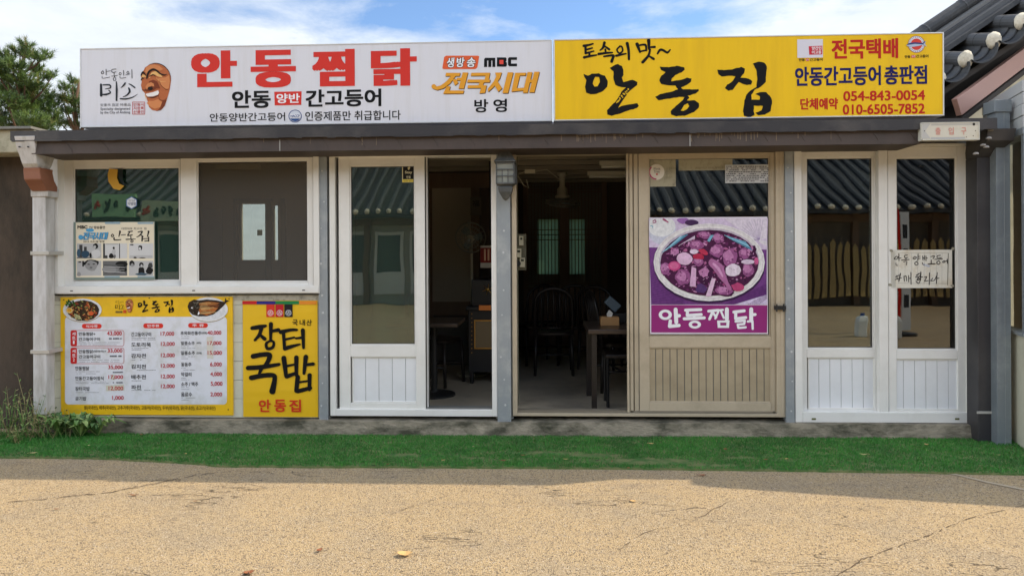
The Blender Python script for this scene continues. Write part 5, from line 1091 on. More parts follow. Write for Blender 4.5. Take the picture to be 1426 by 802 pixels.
for f in (-.33, .33):
    for s_ in (-1, 1): b.box(base.x + f * hw_ - .003, base.x + f * hw_ + .003, base.y + s_ * hw_ - .0032, base.y + s_ * hw_ + .0032, zb_, base.z + Lz(237.5), M_LAN); b.box(base.x + s_ * hw_ - .0032, base.x + s_ * hw_ + .0032, base.y + f * hw_ - .003, base.y + f * hw_ + .003, zb_, base.z + Lz(237.5), M_LAN)
b.build('cage', LN)
b = MB(); b.box(base.x - hw_ + .006, base.x + hw_ - .006, base.y - hw_ + .006, base.y + hw_ - .006, zb_, zt_, glass('lantern_glass', (.72, .76, .72), 1.45, haze=(.6, .62, .56, .4))); b.build('glass', LN)
b = MB(); b.lathe([(.006, 0), (.02, .01), (.022, .03), (.022, .085), (.01, .1)], (base.x, base.y, zb_ + .002), mat('lamp_bulb', (226, 224, 212), .3, .03), 12); b.build('bulb', LN, smooth=True)
b = MB(); b.loft(lrings([(.004, 279.5), (.02, 277), (.05, 268), (.056, 262), (.044, 259.5), (.07, 257.5), (.07, 256.8)]), M_LAN); b.build('finial', LN, bevel=.004)
b = MB(); b.tube([(base.x, base.y + .05, base.z + Lz(215)), (base.x + .01, base.y + .1, base.z + Lz(208)), (base.x + .012, -.045, base.z + Lz(214))], .011, M_LAN, 8); b.box(base.x - .03, base.x + .05, -.055, -.041, base.z + Lz(262), base.z + Lz(206), M_LAN)
b.obox((base.x + .06, base.y + .08, base.z + Lz(242)), (.026, 0, .0), (0, .04, 0), (0, 0, .075), M_LAN); b.build('bracket', LN, bevel=.003)

# ============================================================ things inside
def fl(px, py): q = G(px, py, .118); return q.x, q.y
def chair():
    t = thing('chair', 'x', 'chair'); m = M_BLKW
    b = MB(); rg = []
    for z, s_ in ((.43, .96), (.445, 1.0), (.462, 1.0), (.475, .93)): rg.append([(.215 * s_ * (abs(math.cos(a)) ** .5) * (1 if math.cos(a) > 0 else -1), -.01 + .205 * s_ * (abs(math.sin(a)) ** .5) * (1 if math.sin(a) > 0 else -1), z) for a in [6.28318 * q / 20 for q in range(20)]])
    b.loft(rg, m); b.build('seat', t, smooth=False)
    for sx, sy in ((-1, -1), (1, -1), (-1, 1), (1, 1)):
        b = MB(); b.tube([(.205 * sx, .2 * sy, 0), (.19 * sx, .18 * sy, .44)], [.016, .021], m, 8); b.build('leg', t, smooth=True)
    b = MB(); arch = [(-.2, .19, .45), (-.205, .21, .62), (-.2, .235, .76)] + [(-.2 * math.cos(R(a)), .25 + .01 * math.sin(R(a)), .80 + .15 * math.sin(R(a))) for a in range(15, 180, 15)] + [(.2, .235, .76), (.205, .21, .62), (.2, .19, .45)]
    b.tube(arch, .018, m, 8); b.build('back_frame', t, smooth=True)
    b = MB()
    for x in (-.13, -.065, 0, .065, .13): b.tube([(x, .195, .5), (x, .23, .72), (x, .252, .80 + .15 * math.sqrt(max(0, 1 - (x / .2) ** 2)) - .01)], .009, m, 6)
    b.tube([(-.2, .195, .52), (.2, .195, .52)], .012, m, 6); b.build('slats', t, smooth=True)
    b = MB()
    for sx in (-1, 1): b.tube([(.2 * sx, -.185, .2), (.2 * sx, .185, .2)], .01, m, 6)
    b.tube([(-.2, 0, .2), (.2, 0, .2)], .01, m, 6); b.build('stretcher', t, smooth=True)
    return t
c0 = chair(); first = True
for (px, py, rz, lab) in ((771, 519, 180, 'black arched-back chair standing nearest behind the open bronze doorway, back to the viewer'), (748, 505, 200, 'black chair half hidden at the left edge of the bronze doorway'), (802, 506, 175, 'black arched-back chair in the far row below the lattice doors'),
                          (836, 512, 160, 'black chair behind the table with the tissue box'), (858, 541, 100, 'black chair pulled out at the right in front of the tissue box table'), (609, 534, 70, 'black chair beside the small table in the left doorway')):
    o = c0 if first else copy_tree(c0); first = False
    x, y = fl(px, py); o.location = (x, y, .118); o.rotation_euler = (0, 0, R(rz)); tag(o, lab, 'chair', 'chairs in the dining room')
# stool / low black chair nearest the doorway
x, y = fl(864, 566); t = thing('stool', 'low black stool just inside the doorway at the right jamb', 'stool', (x, y + .1, .118))
b = MB(); 
b.box(x - .13, x + .17, y - .05, y + .25, .118 + .42, .118 + .455, M_BLKW); b.build('seat', t, bevel=.01)
for sx in (-.11, .15):
    for sy in (-.03, .23):
        b = MB(); b.tube([(x + sx, y + sy, .118), (x + sx, y + sy, .118 + .42)], .013, M_BLACK, 8); b.build('leg', t)
# table with tissue box
TX0, TX1, TY0, TY1, TZ = P(820, 461, .2).x, P(820, 461, .2).x + 1.05, .26, 1.0, .118 + .69
t = thing('dining_table', 'dark dining table inside the bronze doorway carrying a tissue box and bag', 'table', ((TX0 + TX1) / 2, (TY0 + TY1) / 2, .118))
b = MB(); b.box(TX0, TX1, TY0, TY1, TZ - .04, TZ, mat('dark_table_top', (66, 54, 46), .3, .12, 3)); b.build('tabletop', t, bevel=.006)
for sx in (TX0 + .05, TX1 - .05):
    for sy in (TY0 + .05, TY1 - .05):
        b = MB(); b.box(sx - .022, sx + .022, sy - .022, sy + .022, .118, TZ - .041, M_BLKW); b.build('leg', t)
bx, by = TX0 + .13, TY0 + .30
t = thing('tissue_box', 'tan wooden tissue box with a white tissue on the dark table', 'tissue box', (bx + .07, by + .05, TZ))
b = MB(); b.box(bx, bx + .16, by, by + .11, TZ, TZ + .075, mat('tan_box_wood', (176, 132, 84), .6, .15, 12)); b.build('box', t, bevel=.004)
b = MB(); b.loft([[(bx + .06, by + .04, TZ + .0755), (bx + .1, by + .04, TZ + .0755), (bx + .1, by + .07, TZ + .0755), (bx + .06, by + .07, TZ + .0755)], [(bx + .055, by + .035, TZ + .1), (bx + .11, by + .05, TZ + .105), (bx + .1, by + .075, TZ + .11), (bx + .07, by + .07, TZ + .1)], [(bx + .075, by + .05, TZ + .13), (bx + .085, by + .05, TZ + .132), (bx + .085, by + .055, TZ + .13), (bx + .078, by + .056, TZ + .128)]], mat('tissue_paper', (224, 222, 216), .9, .03)); b.build('tissue', t)
bx, by = TX0 + .38, TY0 + .32
t = thing('tote_bag', 'cream tote bag with a looped handle standing on the dark table', 'bag', (bx + .12, by + .08, TZ)); M_BAG = mat('cream_canvas', (206, 200, 186), .9, .1, 8)
b = MB(); b.loft([[(bx, by, TZ), (bx + .26, by, TZ), (bx + .26, by + .12, TZ), (bx, by + .12, TZ)], [(bx - .01, by - .01, TZ + .1), (bx + .27, by - .01, TZ + .1), (bx + .27, by + .12, TZ + .1), (bx - .01, by + .13, TZ + .1)], [(bx + .01, by + .03, TZ + .19), (bx + .25, by + .03, TZ + .19), (bx + .25, by + .09, TZ + .19), (bx + .01, by + .09, TZ + .19)]], M_BAG); b.build('body', t, bevel=.008)
b = MB(); b.tube([(bx + .05, by + .05, TZ + .18), (bx + .07, by + .05, TZ + .28), (bx + .12, by + .05, TZ + .36), (bx + .15, by + .05, TZ + .28), (bx + .16, by + .05, TZ + .18)], .01, M_BAG, 6); b.build('handle', t)
t = thing('napkin_holder', 'grey tilted napkin and cup holder behind the tissue box', 'holder', (TX0 + .3, TY0 + .55, TZ))
b = MB(); b.box(TX0 + .22, TX0 + .38, TY0 + .5, TY0 + .62, TZ, TZ + .09, M_BLACK); b.build('tray', t, bevel=.005)
b = MB(); b.obox((TX0 + .26, TY0 + .56, TZ + .17), (.05, 0, -.045), (0, .03, 0), (.028, 0, .032), mat('blue_grey_pack', (84, 100, 112), .6, .1)); b.build('pack', t, bevel=.006)
# white basket/cushion under the table edge
t = MB(); x, y = P(850, 478, .75).x, .75; zb2 = P(850, 484, .75).z
# round table in the left doorway
x, y = P(618, 450, .9).x, .95; zt2 = P(618, 449, .75).z
t = thing('dining_table', 'small dark pedestal table inside the open white doorway', 'table', (x - .1, y, .118))
b = MB(); b.box(x - .5, x + .16, y - .3, y + .32, zt2 - .035, zt2, mat('dark_table_top', (66, 54, 46), .3, .12, 3)); b.build('tabletop', t, bevel=.006)
b = MB(); b.lathe([(.2, 0), (.2, .012), (.19, .02), (.05, .035), (.03, .06), (.028, zt2 - .118 - .036)], (x - .1, y, .118), M_BLACK, 18); b.build('pedestal', t)
# stove
x0, x1, _, _ = RC(652, 390, 700, 520, 1.5); SX, SY = (x0 + x1) / 2 + .02, 1.75; zl = lambda py: P(670, py, 1.5).z
t = thing('wood_stove', 'black iron stove with a tall flue and a glazed door inside the white doorway', 'stove', (SX, SY, .118))
b = MB(); b.box(x0, x1 + .1, 1.5, 2.0, .118 + .12, zl(432), M_BLACK); b.box(x0 - .02, x1 + .12, 1.48, 2.02, zl(432), zl(427), M_BLACK); b.box(x0 + .03, x1 + .06, 1.55, 1.95, zl(427), zl(390), M_BLACK); b.build('body', t, bevel=.006)
b = MB(); b.tube([(SX + .08, 1.75, zl(390)), (SX + .08, 1.75, 2.47)], .075, M_BLACK, 14); b.build('flue', t, smooth=True)
for lx in (x0 + .03, x1 + .06):
    for ly in (1.53, 1.96):
        b = MB(); b.tube([(lx, ly, .118), (lx, ly, .24)], [.018, .026], M_BLACK, 8); b.build('leg', t)
c = RC(662, 447, 690, 484, 1.49); b = MB(); M_BRASS = mat('aged_brass', (176, 136, 70), .35, .15, 5, metal=.8)
b.frame((c[0] - .012, c[1] + .012, c[2] - .012, c[3] + .012), (c[0], c[1], c[2], c[3]), 1.478, 1.499, M_BRASS); fd = b.build('stove_door', t)
b = MB(); b.box(c[0], c[1], 1.486, 1.492, c[2], c[3], mat('sooty_glass', (96, 84, 62), .15, .2, 3)); b.build('pane', fd)
c = RC(667, 425, 684, 432, 1.46); b = MB(); b.box(c[0], c[1], 1.455, 1.475, c[2], c[3], mat('copper_plate', (204, 128, 70), .35, .1, metal=.6)); b.build('plate', t)
q = P(679, 403, 1.53); b = MB(); b.lathe([(.0, -.012), (.022, -.01), (.024, .0), (.022, .01), (.0, .012)], q, M_BRASS, 12)
for k in range(6): b.tube([q, q + Vector((.055 * math.cos(k * 1.047 + .3), 0, .055 * math.sin(k * 1.047 + .3)))], .0028, M_BRASS, 5)
b.build('damper_knob', t)
b = MB()
for k in range(10): q = P(657, 437 + k * 6, 1.49); b.tube([q, q + Vector((0, -.012, 0))], .006, M_BRASS, 6)
b.build('rivet', t)
# notice hung by the stove
c = RC(669, 342, 692, 373, 1.42); b = MB(); b.box(c[0], c[1], 1.42, 1.43, c[2], c[3], ink(120, 40, 34)); 
for r_ in ((669, 342, 692, 345), (669, 366, 692, 373)): b.rect(r_, ink(176, 170, 158), 1.418)
for k in range(2): b.rect((674 + k * 5, 347, 676.5 + k * 5, 363), ink(206, 160, 130), 1.418)
tag(b.build('notice'), 'dark red hanging notice with pale ends on the stove flue', 'notice')
# paper scroll on the timber
c = RC(655, 275, 670, 300, 2.3); b = MB(); b.box(c[0], c[1], 2.3, 2.305, c[2], c[3], ink(112, 104, 92)); b.text('福', (657.5, 279, 667.5, 288), ink(46, 40, 36), 2.298); tag(b.build('paper_scroll'), 'small greyish paper with one ink character beside the timber frame above the fan', 'scroll')
def fan_rings(b, c, r, axis, m, n=9, depth=.05):
    axis = Vector(axis).normalized(); u = axis.orthogonal().normalized(); v = axis.cross(u)
    for k, (rr_, dd) in enumerate(((1, 0), (.97, depth * .5), (.97, -depth * .5), (.7, depth), (.7, -depth), (.4, depth * 1.2), (.4, -depth * 1.2))):
        b.tube([c + axis * dd + (u * math.cos(a) + v * math.sin(a)) * r * rr_ for a in [6.28318 * q / 28 for q in range(29)]], .0032 if k else .005, m, 5)
    for q in range(20):
        a = 6.28318 * q / 20; e = u * math.cos(a) + v * math.sin(a)
        for s_ in (-1, 1): b.tube([c + axis * s_ * depth * 1.2 + e * r * .15, c + axis * s_ * depth + e * r * .7, c + e * r], .0018, m, 4)
def blades(b, c, r, axis, m, n=3):
    axis = Vector(axis).normalized(); u = axis.orthogonal().normalized(); v = axis.cross(u)
    for k in range(n):
        a = 6.28318 * k / n + .4; e = u * math.cos(a) + v * math.sin(a); f = axis.cross(e)
        pts = [c + e * r * .15 - f * r * .08, c + e * r * .5 - f * r * .28 + axis * .012, c + e * r * .88 - f * r * .2 + axis * .015, c + e * r * .85 + f * r * .25 - axis * .012, c + e * r * .45 + f * r * .22 - axis * .012, c + e * r * .15 + f * r * .1]
        b.add([x + axis * .0015 for x in pts] + [x - axis * .0015 for x in pts], [(0, 1, 2, 3, 4, 5), (11, 10, 9, 8, 7, 6)] + [(i, i + 6, (i + 1) % 6 + 6, (i + 1) % 6) for i in range(6)], m)
M_FANW = mat('fan_ivory', (196, 190, 170), .5, .05, 4); M_FANG = mat('fan_guard', (150, 148, 138), .4, .1, 4, metal=.4); M_FANB = mat('fan_blade', (110, 122, 120), .3, .05)
q = P(783, 283, 2.75); zc_ = 2.41
t = thing('ceiling_fan', 'ivory caged fan hanging from the ceiling in the bronze doorway', 'fan', (q.x, q.y, zc_))
b = MB(); b.lathe([(.06, 0), (.06, -.03), (.035, -.05), (.035, -(zc_ - q.z) + .2), (.06, -(zc_ - q.z) + .17), (.065, -(zc_ - q.z) + .1), (.09, -(zc_ - q.z) + .085), (.085, -(zc_ - q.z) + .055)], (q.x, q.y, zc_), M_FANW, 16); b.build('motor', t, smooth=True)
b = MB(); fan_rings(b, q, .215, (.1, -.12, 1), M_FANG, depth=.04); b.build('guard', t)
b = MB(); blades(b, q, .19, (.1, -.12, 1), M_FANB); b.build('blade', t)
q = P(655.5, 331, 1.95)
t = thing('stand_fan', 'dim standing fan with a round wire guard behind the stove', 'fan', (q.x, q.y + .08, .118))
b = MB(); fan_rings(b, q, .165, (.15, -1, .05), M_FANG); b.build('guard', t)
b = MB(); blades(b, q, .15, (.15, -1, .05), M_FANB); b.build('blade', t)
b = MB(); b.lathe([(.025, 0), (.04, .01), (.04, .02), (.02, .03)], q, M_FANW, 10); b.tube([q + Vector((0, .03, 0)), q + Vector((0, .16, 0))], [.045, .035], M_FANW, 10); b.build('motor', t, smooth=True)
b = MB(); b.tube([(q.x, q.y + .1, .13), (q.x, q.y + .1, q.z)], .014, M_FANW, 8); b.lathe([(.17, 0), (.17, .02), (.04, .045)], (q.x, q.y + .1, .118), M_FANW, 18); b.build('stand', t)
# ceiling lights (unlit tubes), switch boxes, wall clutter by the jamb
for px, py, wd, y, lab in ((862, 232, .36, .9, 'pale unlit tube light at the ceiling beside the right jamb, nearer one'), (853, 246, .5, 1.4, 'pale unlit tube light at the ceiling beside the right jamb, farther one')):
    q = P(px, py, y); t = thing('tube_light', lab, 'light', (q.x, q.y, q.z)); 
    b = MB(); b.box(q.x - wd / 2, q.x + wd / 2, y - .03, y + .03, q.z + .012, min(2.409, q.z + .05), M_FANW); b.build('housing', t, bevel=.003)
    b = MB(); b.tube([(q.x - wd / 2 + .02, y, q.z), (q.x + wd / 2 - .02, y, q.z)], .014, mat('tube_glass', (206, 204, 190), .3, .03), 10); b.build('tube', t, smooth=True)
b = MB(); q = P(738, 239, 1.1); b.box(q.x - .05, q.x + .05, 1.09, 1.12, q.z - .018, q.z + .018, M_FANW); b.tube([q + Vector((.05, .01, 0)), q + Vector((.16, .1, .03)), q + Vector((.3, .25, -.06)), P(776, 252, 1.5)], .004, M_FANW, 5); b.tube([q + Vector((-.05, .01, 0)), q + Vector((-.12, 0, -.03)), P(729, 258, 1.1), P(736, 262, 1.1), P(733, 250, 1.1)], .004, M_FANW, 5)
tag(b.build('cable_box'), 'ivory junction box with loose cable up in the left corner of the bronze doorway', 'junction box')
for (r_, lab) in (((723, 329, 729, 342), 'upper ivory switch box on the left wall inside the bronze doorway'), ((718, 346.5, 726, 358.5), 'middle ivory meter box on the left wall inside the bronze doorway'), ((724, 359, 731, 372), 'lower ivory plate with a black dial inside the bronze doorway')):
    c = RC(*r_, .5); b = MB(); b.box(c[0], c[1], .47, .5, c[2], c[3], mat('ivory_box', (176, 170, 146), .6, .1)); b.rect((r_[0] + 1.5, r_[1] + 2, r_[2] - 1.5, r_[1] + 5), ink(60, 60, 54), .468)
    if r_[0] == 724: b.ell((721, 367), 4.2, 4.2, M_BLACK, .466); 
    o = b.build('switch_box'); tag(o, lab, 'switch box')
b = MB(); x0, x1, _, _ = RC(716.5, 250, 722, 540, .6); b.box(x0, x1, .502, .6, .118, 2.46, mat('olive_pillar', (96, 92, 74), .7, .1)); b.box(x0 - .02, P(733, 350, .6).x, .5015, .56, P(725, 376, .5).z, P(725, 326, .5).z, mat('olive_pillar', (96, 92, 74), .7, .1)); b.build('inner_post', RT)
for (r_, c, lab) in (((886.5, 222, 891.5, 258), (176, 174, 166), 'white paper behind the narrow glass left of the poster'), ((886, 310, 892, 340), (74, 118, 168), 'blue and white bottle behind the narrow glass'), ((887, 377, 890.5, 464), (206, 204, 214), 'tall white card behind the narrow glass')):
    q = RC(*r_, .16); b = MB()
    if 'bottle' in lab: b.lathe([(.018, 0), (.02, .01), (.02, .1), (.009, .13), (.009, .15)], ((q[0] + q[1]) / 2, .17, q[2]), ink(*c), 12); b.box(q[0] - .03, q[1] + .05, .1, .24, q[2] - .02, q[2], M_WOOD)
    else: b.box(q[0], q[1], .16, .163, q[2], q[3], ink(*c))
    tag(b.build('bottle' if 'bottle' in lab else 'paper'), lab, 'bottle' if 'bottle' in lab else 'paper')
# ceiling battens catch inside the left room: two strips
b = MB(); c = RC(300, 229, 360, 236, 1.2); b.box(c[0], c[1], 1.2, 1.25, c[2], c[3], M_FANW); tag(b.build('curtain_rail'), 'pale rail under the ceiling behind the mesh window', 'rail')

# ============================================================ left: old wall with its capping beam
x1 = P(44, 400, .12).x
t = thing('side_wall', 'dark stained plaster wall with a lichen-spotted concrete beam left of the restaurant', 'wall', (x1 - 1.5, .4, 0))
b = MB(); b.box(x1 - 3.2, WX0 - .025, .10, .5, 0, P(20, 213, .1).z - .001, M_CONC2); b.build('plaster', t)
b = MB(); X1 = P(44, 200, -.1).x; b.box(x1 - 3.2, RX0 - .015, -.12, .5, P(10, 213, -.12).z, P(10, 181, -.12).z, M_LICH); b.build('beam', t, bevel=.01)
b = MB(); b.box(x1 - 3.2, RX0 - .012, -.16, .55, P(10, 181, -.12).z + .001, P(10, 177.5, -.12).z, M_ALUD); b.build('coping', t)

# ============================================================ right: tiled neighbour with verge, bargeboard and side wall
M_TILE = mat('grey_roof_tile', (78, 80, 84), .6, .16, 5, stain=(66, 68, 70), stain_amt=.6, stain_sc=4)
M_TILED = mat('dark_roof_tile', (54, 56, 60), .65, .18, 5, stain=(104, 104, 104), stain_amt=.35, stain_sc=5)
M_TILEL = mat('pale_roof_mortar', (112, 112, 112), .8, .12, 8)
M_PLUG = mat('lime_plaster_plug', (222, 214, 196), .95, .12, 14, bump=.8, bsc=45, stain=(150, 138, 112), stain_amt=.4, stain_sc=12)
M_BARGE = mat('dusky_pink_board', (178, 138, 126), .6, .06, 4)
M_CREAM = mat('cream_gable', (206, 200, 178), .85, .08, 3, stain=(140, 132, 108), stain_amt=.4)
NB = thing('tiled_house', 'neighbouring house with grey tiled verge, white plugged tile ends and pink bargeboard', 'house', (4.6, .8, 0))
def slope_axes(az, pt):
    t_ = Vector((math.cos(az) * math.cos(pt), math.sin(az) * math.cos(pt), math.sin(pt))); h_ = Vector((math.sin(az), -math.cos(az), 0)); w_ = t_.cross(-h_).normalized()
    return t_, h_, (w_ if w_.z > 0 else -w_)
T3, NH, WN = slope_axes(R(8), R(33)); T3B, NHB, WNB = slope_axes(R(30), R(28))
DN = (NH * math.cos(R(17)) - Vector((0, 0, math.sin(R(17))))).normalized()
A = P(1345, 83, .30)                                     # centre of one plugged tile end
b = MB(); plugs = []
for k in range(-2, 11):
    c = A + T3 * (k * .295); b.tube([c - DN * .5, c - DN * .015], .061, M_TILE, 16)
    b.tube([c - DN * .16, c - DN * .155], .0632, M_TILED, 16); plugs.append(c)
    mid = c + T3 * .1475                                  # hollow tile between two tubes: an arc hanging down
    arc = []; n = 9
    for q in range(n + 1):
        a = R(200 + 140 * q / n); arc.append(T3 * (.142 * math.cos(a)) + WN * (.112 * math.sin(a) + .028))
    for lyr, (d0, d1, off) in enumerate(((.5, -.05, 0), (.5, .02, .022), (.5, .09, .042))):
        r0 = [mid - DN * d0 + x + WN * off for x in arc]; r1 = [mid - DN * d1 + x + WN * off for x in arc]; s2 = [x - WN * .014 for x in r1]; s3 = [x - WN * .014 for x in r0]
        m_ = (M_TILED, M_TILE, M_TILED)[lyr]
        o_ = len(r0)
        b.add(r0 + r1 + s2 + s3, [(i, i + 1, o_ + i + 1, o_ + i) for i in range(n)] + [(o_ + i, o_ + i + 1, 2 * o_ + i + 1, 2 * o_ + i) for i in range(n)] + [(2 * o_ + i, 2 * o_ + i + 1, 3 * o_ + i + 1, 3 * o_ + i) for i in range(n)], m_)
b.build('verge_tiles', NB)
for c in plugs:
    b = MB(); rg = []; u = T3; v = DN.cross(T3); rn = random.Random(int(c.x * 1000))
    for r_, d_ in ((.062, -.02), (.071, .0), (.067, .015), (.05, .026), (.02, .031)):
        rg.append([c + DN * (d_ + rn.uniform(-.004, .004)) + (u * math.cos(a) + v * math.sin(a)) * (r_ + rn.uniform(-.004, .004)) for a in [6.28318 * q / 14 for q in range(14)]])
    b.loft(rg, M_PLUG); b.build('plug', NB, smooth=True)
b = MB(); s0, s1 = -.45, 3.0
sr = -1.0
def bar(lo, dd, h0, h1, m, w):                            # bar running along the slope
    b.obox(A + T3 * ((sr + s1) / 2) - DN * dd + WN * ((h0 + h1) / 2), T3 * ((s1 - sr) / 2), DN * (w / 2), WN * ((h1 - h0) / 2), m)
bar(0, .40, .045, .085, M_TILED, .34); bar(0, .42, .085, .12, M_TILE, .28); bar(0, .44, .12, .145, M_TILED, .22); bar(0, .45, .145, .17, M_TILEL, .17)
rgp = []
b.tube([A + T3 * sr - DN * .46 + WN * .215, A + T3 * s1 - DN * .46 + WN * .215], .062, M_TILED, 14)
for k in range(-1, 8): c = A + T3 * (k * .42 + .1) - DN * .46 + WN * .215; b.tube([c, c + T3 * .012], .065, M_TILE, 14)
# far slope of the roof, falling away behind the verge
bk = (-NH * math.cos(R(42)) - Vector((0, 0, math.sin(R(42))))).normalized(); bn = T3.cross(bk).normalized()
b.obox(A + T3 * ((sr + s1) / 2) - DN * .5 + WN * .06 + bk * .75, T3 * ((s1 - sr) / 2), bk * .75, bn * .02, M_TILED)
b.build('roof_ridge', NB)
b = MB(); M_SOF = mat('dark_soffit_timber', (58, 52, 48), .85, .2, 4)
b.obox(A + T3 * 1.35 - DN * .32 - WN * .125, T3 * 1.9, DN * .30, WN * .022, M_SOF)
b.obox(A + T3 * 1.35 - NH * .36 - Vector((0, 0, .3)), T3 * 1.9, NH * .02, Vector((0, 0, .19)), M_SOF)
b.build('soffit', NB)
b = MB(); B0 = P(1332, 150, .22); B1 = B0 + T3B * 2.6
b.obox((B0 + B1) / 2 - Vector((0, 0, 0)), T3B * 1.3, NHB * .022, WNB * .072, M_BARGE); b.build('bargeboard', NB, bevel=.003)
b = MB(); b.obox((B0 + B1) / 2 - NHB * .14 - WNB * .11, T3B * 1.3, NHB * .16, WNB * .02, M_SOF); b.build('eave_board', NB)
b = MB(); e0 = B0 - NHB * .35 + T3B * .55; b.add([e0 + Vector((0, 0, -.1)), e0 + T3B * 2.6 + Vector((0, 0, -.1)), Vector(((e0 + T3B * 2.6).x, (e0 + T3B * 2.6).y, 0)), Vector((e0.x, e0.y, 0))] + [x - NHB * .15 for x in (e0 + Vector((0, 0, -.1)), e0 + T3B * 2.6 + Vector((0, 0, -.1)), Vector(((e0 + T3B * 2.6).x, (e0 + T3B * 2.6).y, 0)), Vector((e0.x, e0.y, 0)))], [(0, 3, 2, 1), (4, 5, 6, 7), (0, 1, 5, 4), (1, 2, 6, 5), (2, 3, 7, 6), (3, 0, 4, 7)], M_CREAM); b.build('gable_wall', NB)
# side annex coming forward at the right edge
AN_ = thing('side_annex', 'narrow side building with dark window and cream lower wall at the right edge', 'annex', (P(1412, 612, -.2).x + .2, -.4, 0))
D_ = Vector((-math.sin(R(17)), -math.cos(R(17)), 0)); NRM = Vector((-math.cos(R(17)), math.sin(R(17)), 0)); O_ = Vector((P(1409, 612, -.12).x, -.12, 0)) - NRM * .0
def awall(b, s0, s1, z0, z1, d0, d1, m): b.obox(O_ + D_ * ((s0 + s1) / 2) - NRM * ((d0 + d1) / 2) + Vector((0, 0, (z0 + z1) / 2)), D_ * ((s1 - s0) / 2), NRM * ((d1 - d0) / 2), Vector((0, 0, (z1 - z0) / 2)), m)
zs1 = P(1409, 463, -.12).z; zs2 = P(1409, 196, -.12).z
b = MB(); awall(b, -.6, .3, 0, zs1, 0, .1, M_CLAD); b.build('lower_wall', AN_)
b = MB(); awall(b, -.6, .3, zs1, zs1 + .025, -.02, .1, M_STEEL2); awall(b, -.6, .3, zs2, zs2 + .05, -.015, .1, M_STEEL2); awall(b, -.6, -.56, zs1 + .025, zs2, -.01, .1, M_STEEL2); awall(b, .25, .3, zs1 + .025, zs2, -.01, .1, M_STEEL2); b.build('window_frame', AN_, bevel=.003)
b = MB(); awall(b, -.56, .25, zs1 + .026, zs2 - .001, .035, .041, glass('annex_glass', (.25, .28, .28), 1.7)); b.build('pane', AN_)
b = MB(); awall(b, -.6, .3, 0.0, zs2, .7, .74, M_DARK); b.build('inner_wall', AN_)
b = MB()
for k in range(4): awall(b, -.6, .3, zs2 + .052 + k * .085, zs2 + .052 + k * .085 + .08, -.012 - .004 * (k % 2), .1, mat('pale_blue_slat', (176, 180, 182), .5, .08, 4))
b.build('slat_fascia', AN_)
b = MB(); awall(b, .02, .09, zs1 + .3, zs1 + .33, .05, .1, ink(206, 206, 196)); q = O_ + D_ * .13 - NRM * .09 + Vector((0, 0, zs1 + .36)); b.lathe([(.02, 0), (.022, .01), (.022, .09), (.01, .12), (.01, .14)], q, ink(172, 192, 204), 12); tag(b.build('bottle'), 'clear bottle on a white ledge behind the dark annex window', 'bottle')
b = MB(); zr2 = zs2 + .395; fp = [(3.80, -.43), (6.2, -.86), (6.2, .3), (4.0, .3)]
b.loft([[(x, y, zr2) for x, y in fp], [(x, y, zr2 + .035) for x, y in fp]], mat('annex_shadow_slab', (150, 152, 152), .5, .12, 4, metal=.3)); b.build('roof', AN_)  # added slab, outlined to cast the widening ground shadow
b = MB(); b.loft([[(x, y, z) for x, y in ((3.835, -.42), (6.1, -.82), (6.1, -.72), (3.85, -.405))] for z in (0, zs2 + .39)], M_CREAM); b.build('shadow_front_wall', AN_)  # unseen wall, its top edge angled to shape that ground shadow
# steel post in front of the annex
YPs = -.24
x0, x1, z0, z1 = RC(1388, 143, 1407.5, 612, YPs)
t = thing('steel_post', 'square grey steel post standing before the side building at the right', 'post', ((x0 + x1) / 2, YPs + .05, 0))
b = MB(); b.box(x0, x1, YPs, YPs + (x1 - x0), .0, z1, M_STEEL2); b.box(x1 - .045, x1 - .041, YPs - .0022, YPs - .0002, .02, z1 - .02, M_STEEL); b.build('shaft', t, bevel=.004)
c = RC(1385, 139, 1409, 156, YPs - .012); b = MB(); b.box(c[0], c[1], YPs - .014, YPs + .12, c[2], c[3], M_STEEL2); b.build('bracket', t, bevel=.004)
b = MB(); b.box(x0 - .03, x1 + .03, YPs - .03, YPs + (x1 - x0) + .03, .0005, .012, M_STEEL2); b.build('base_plate', t)

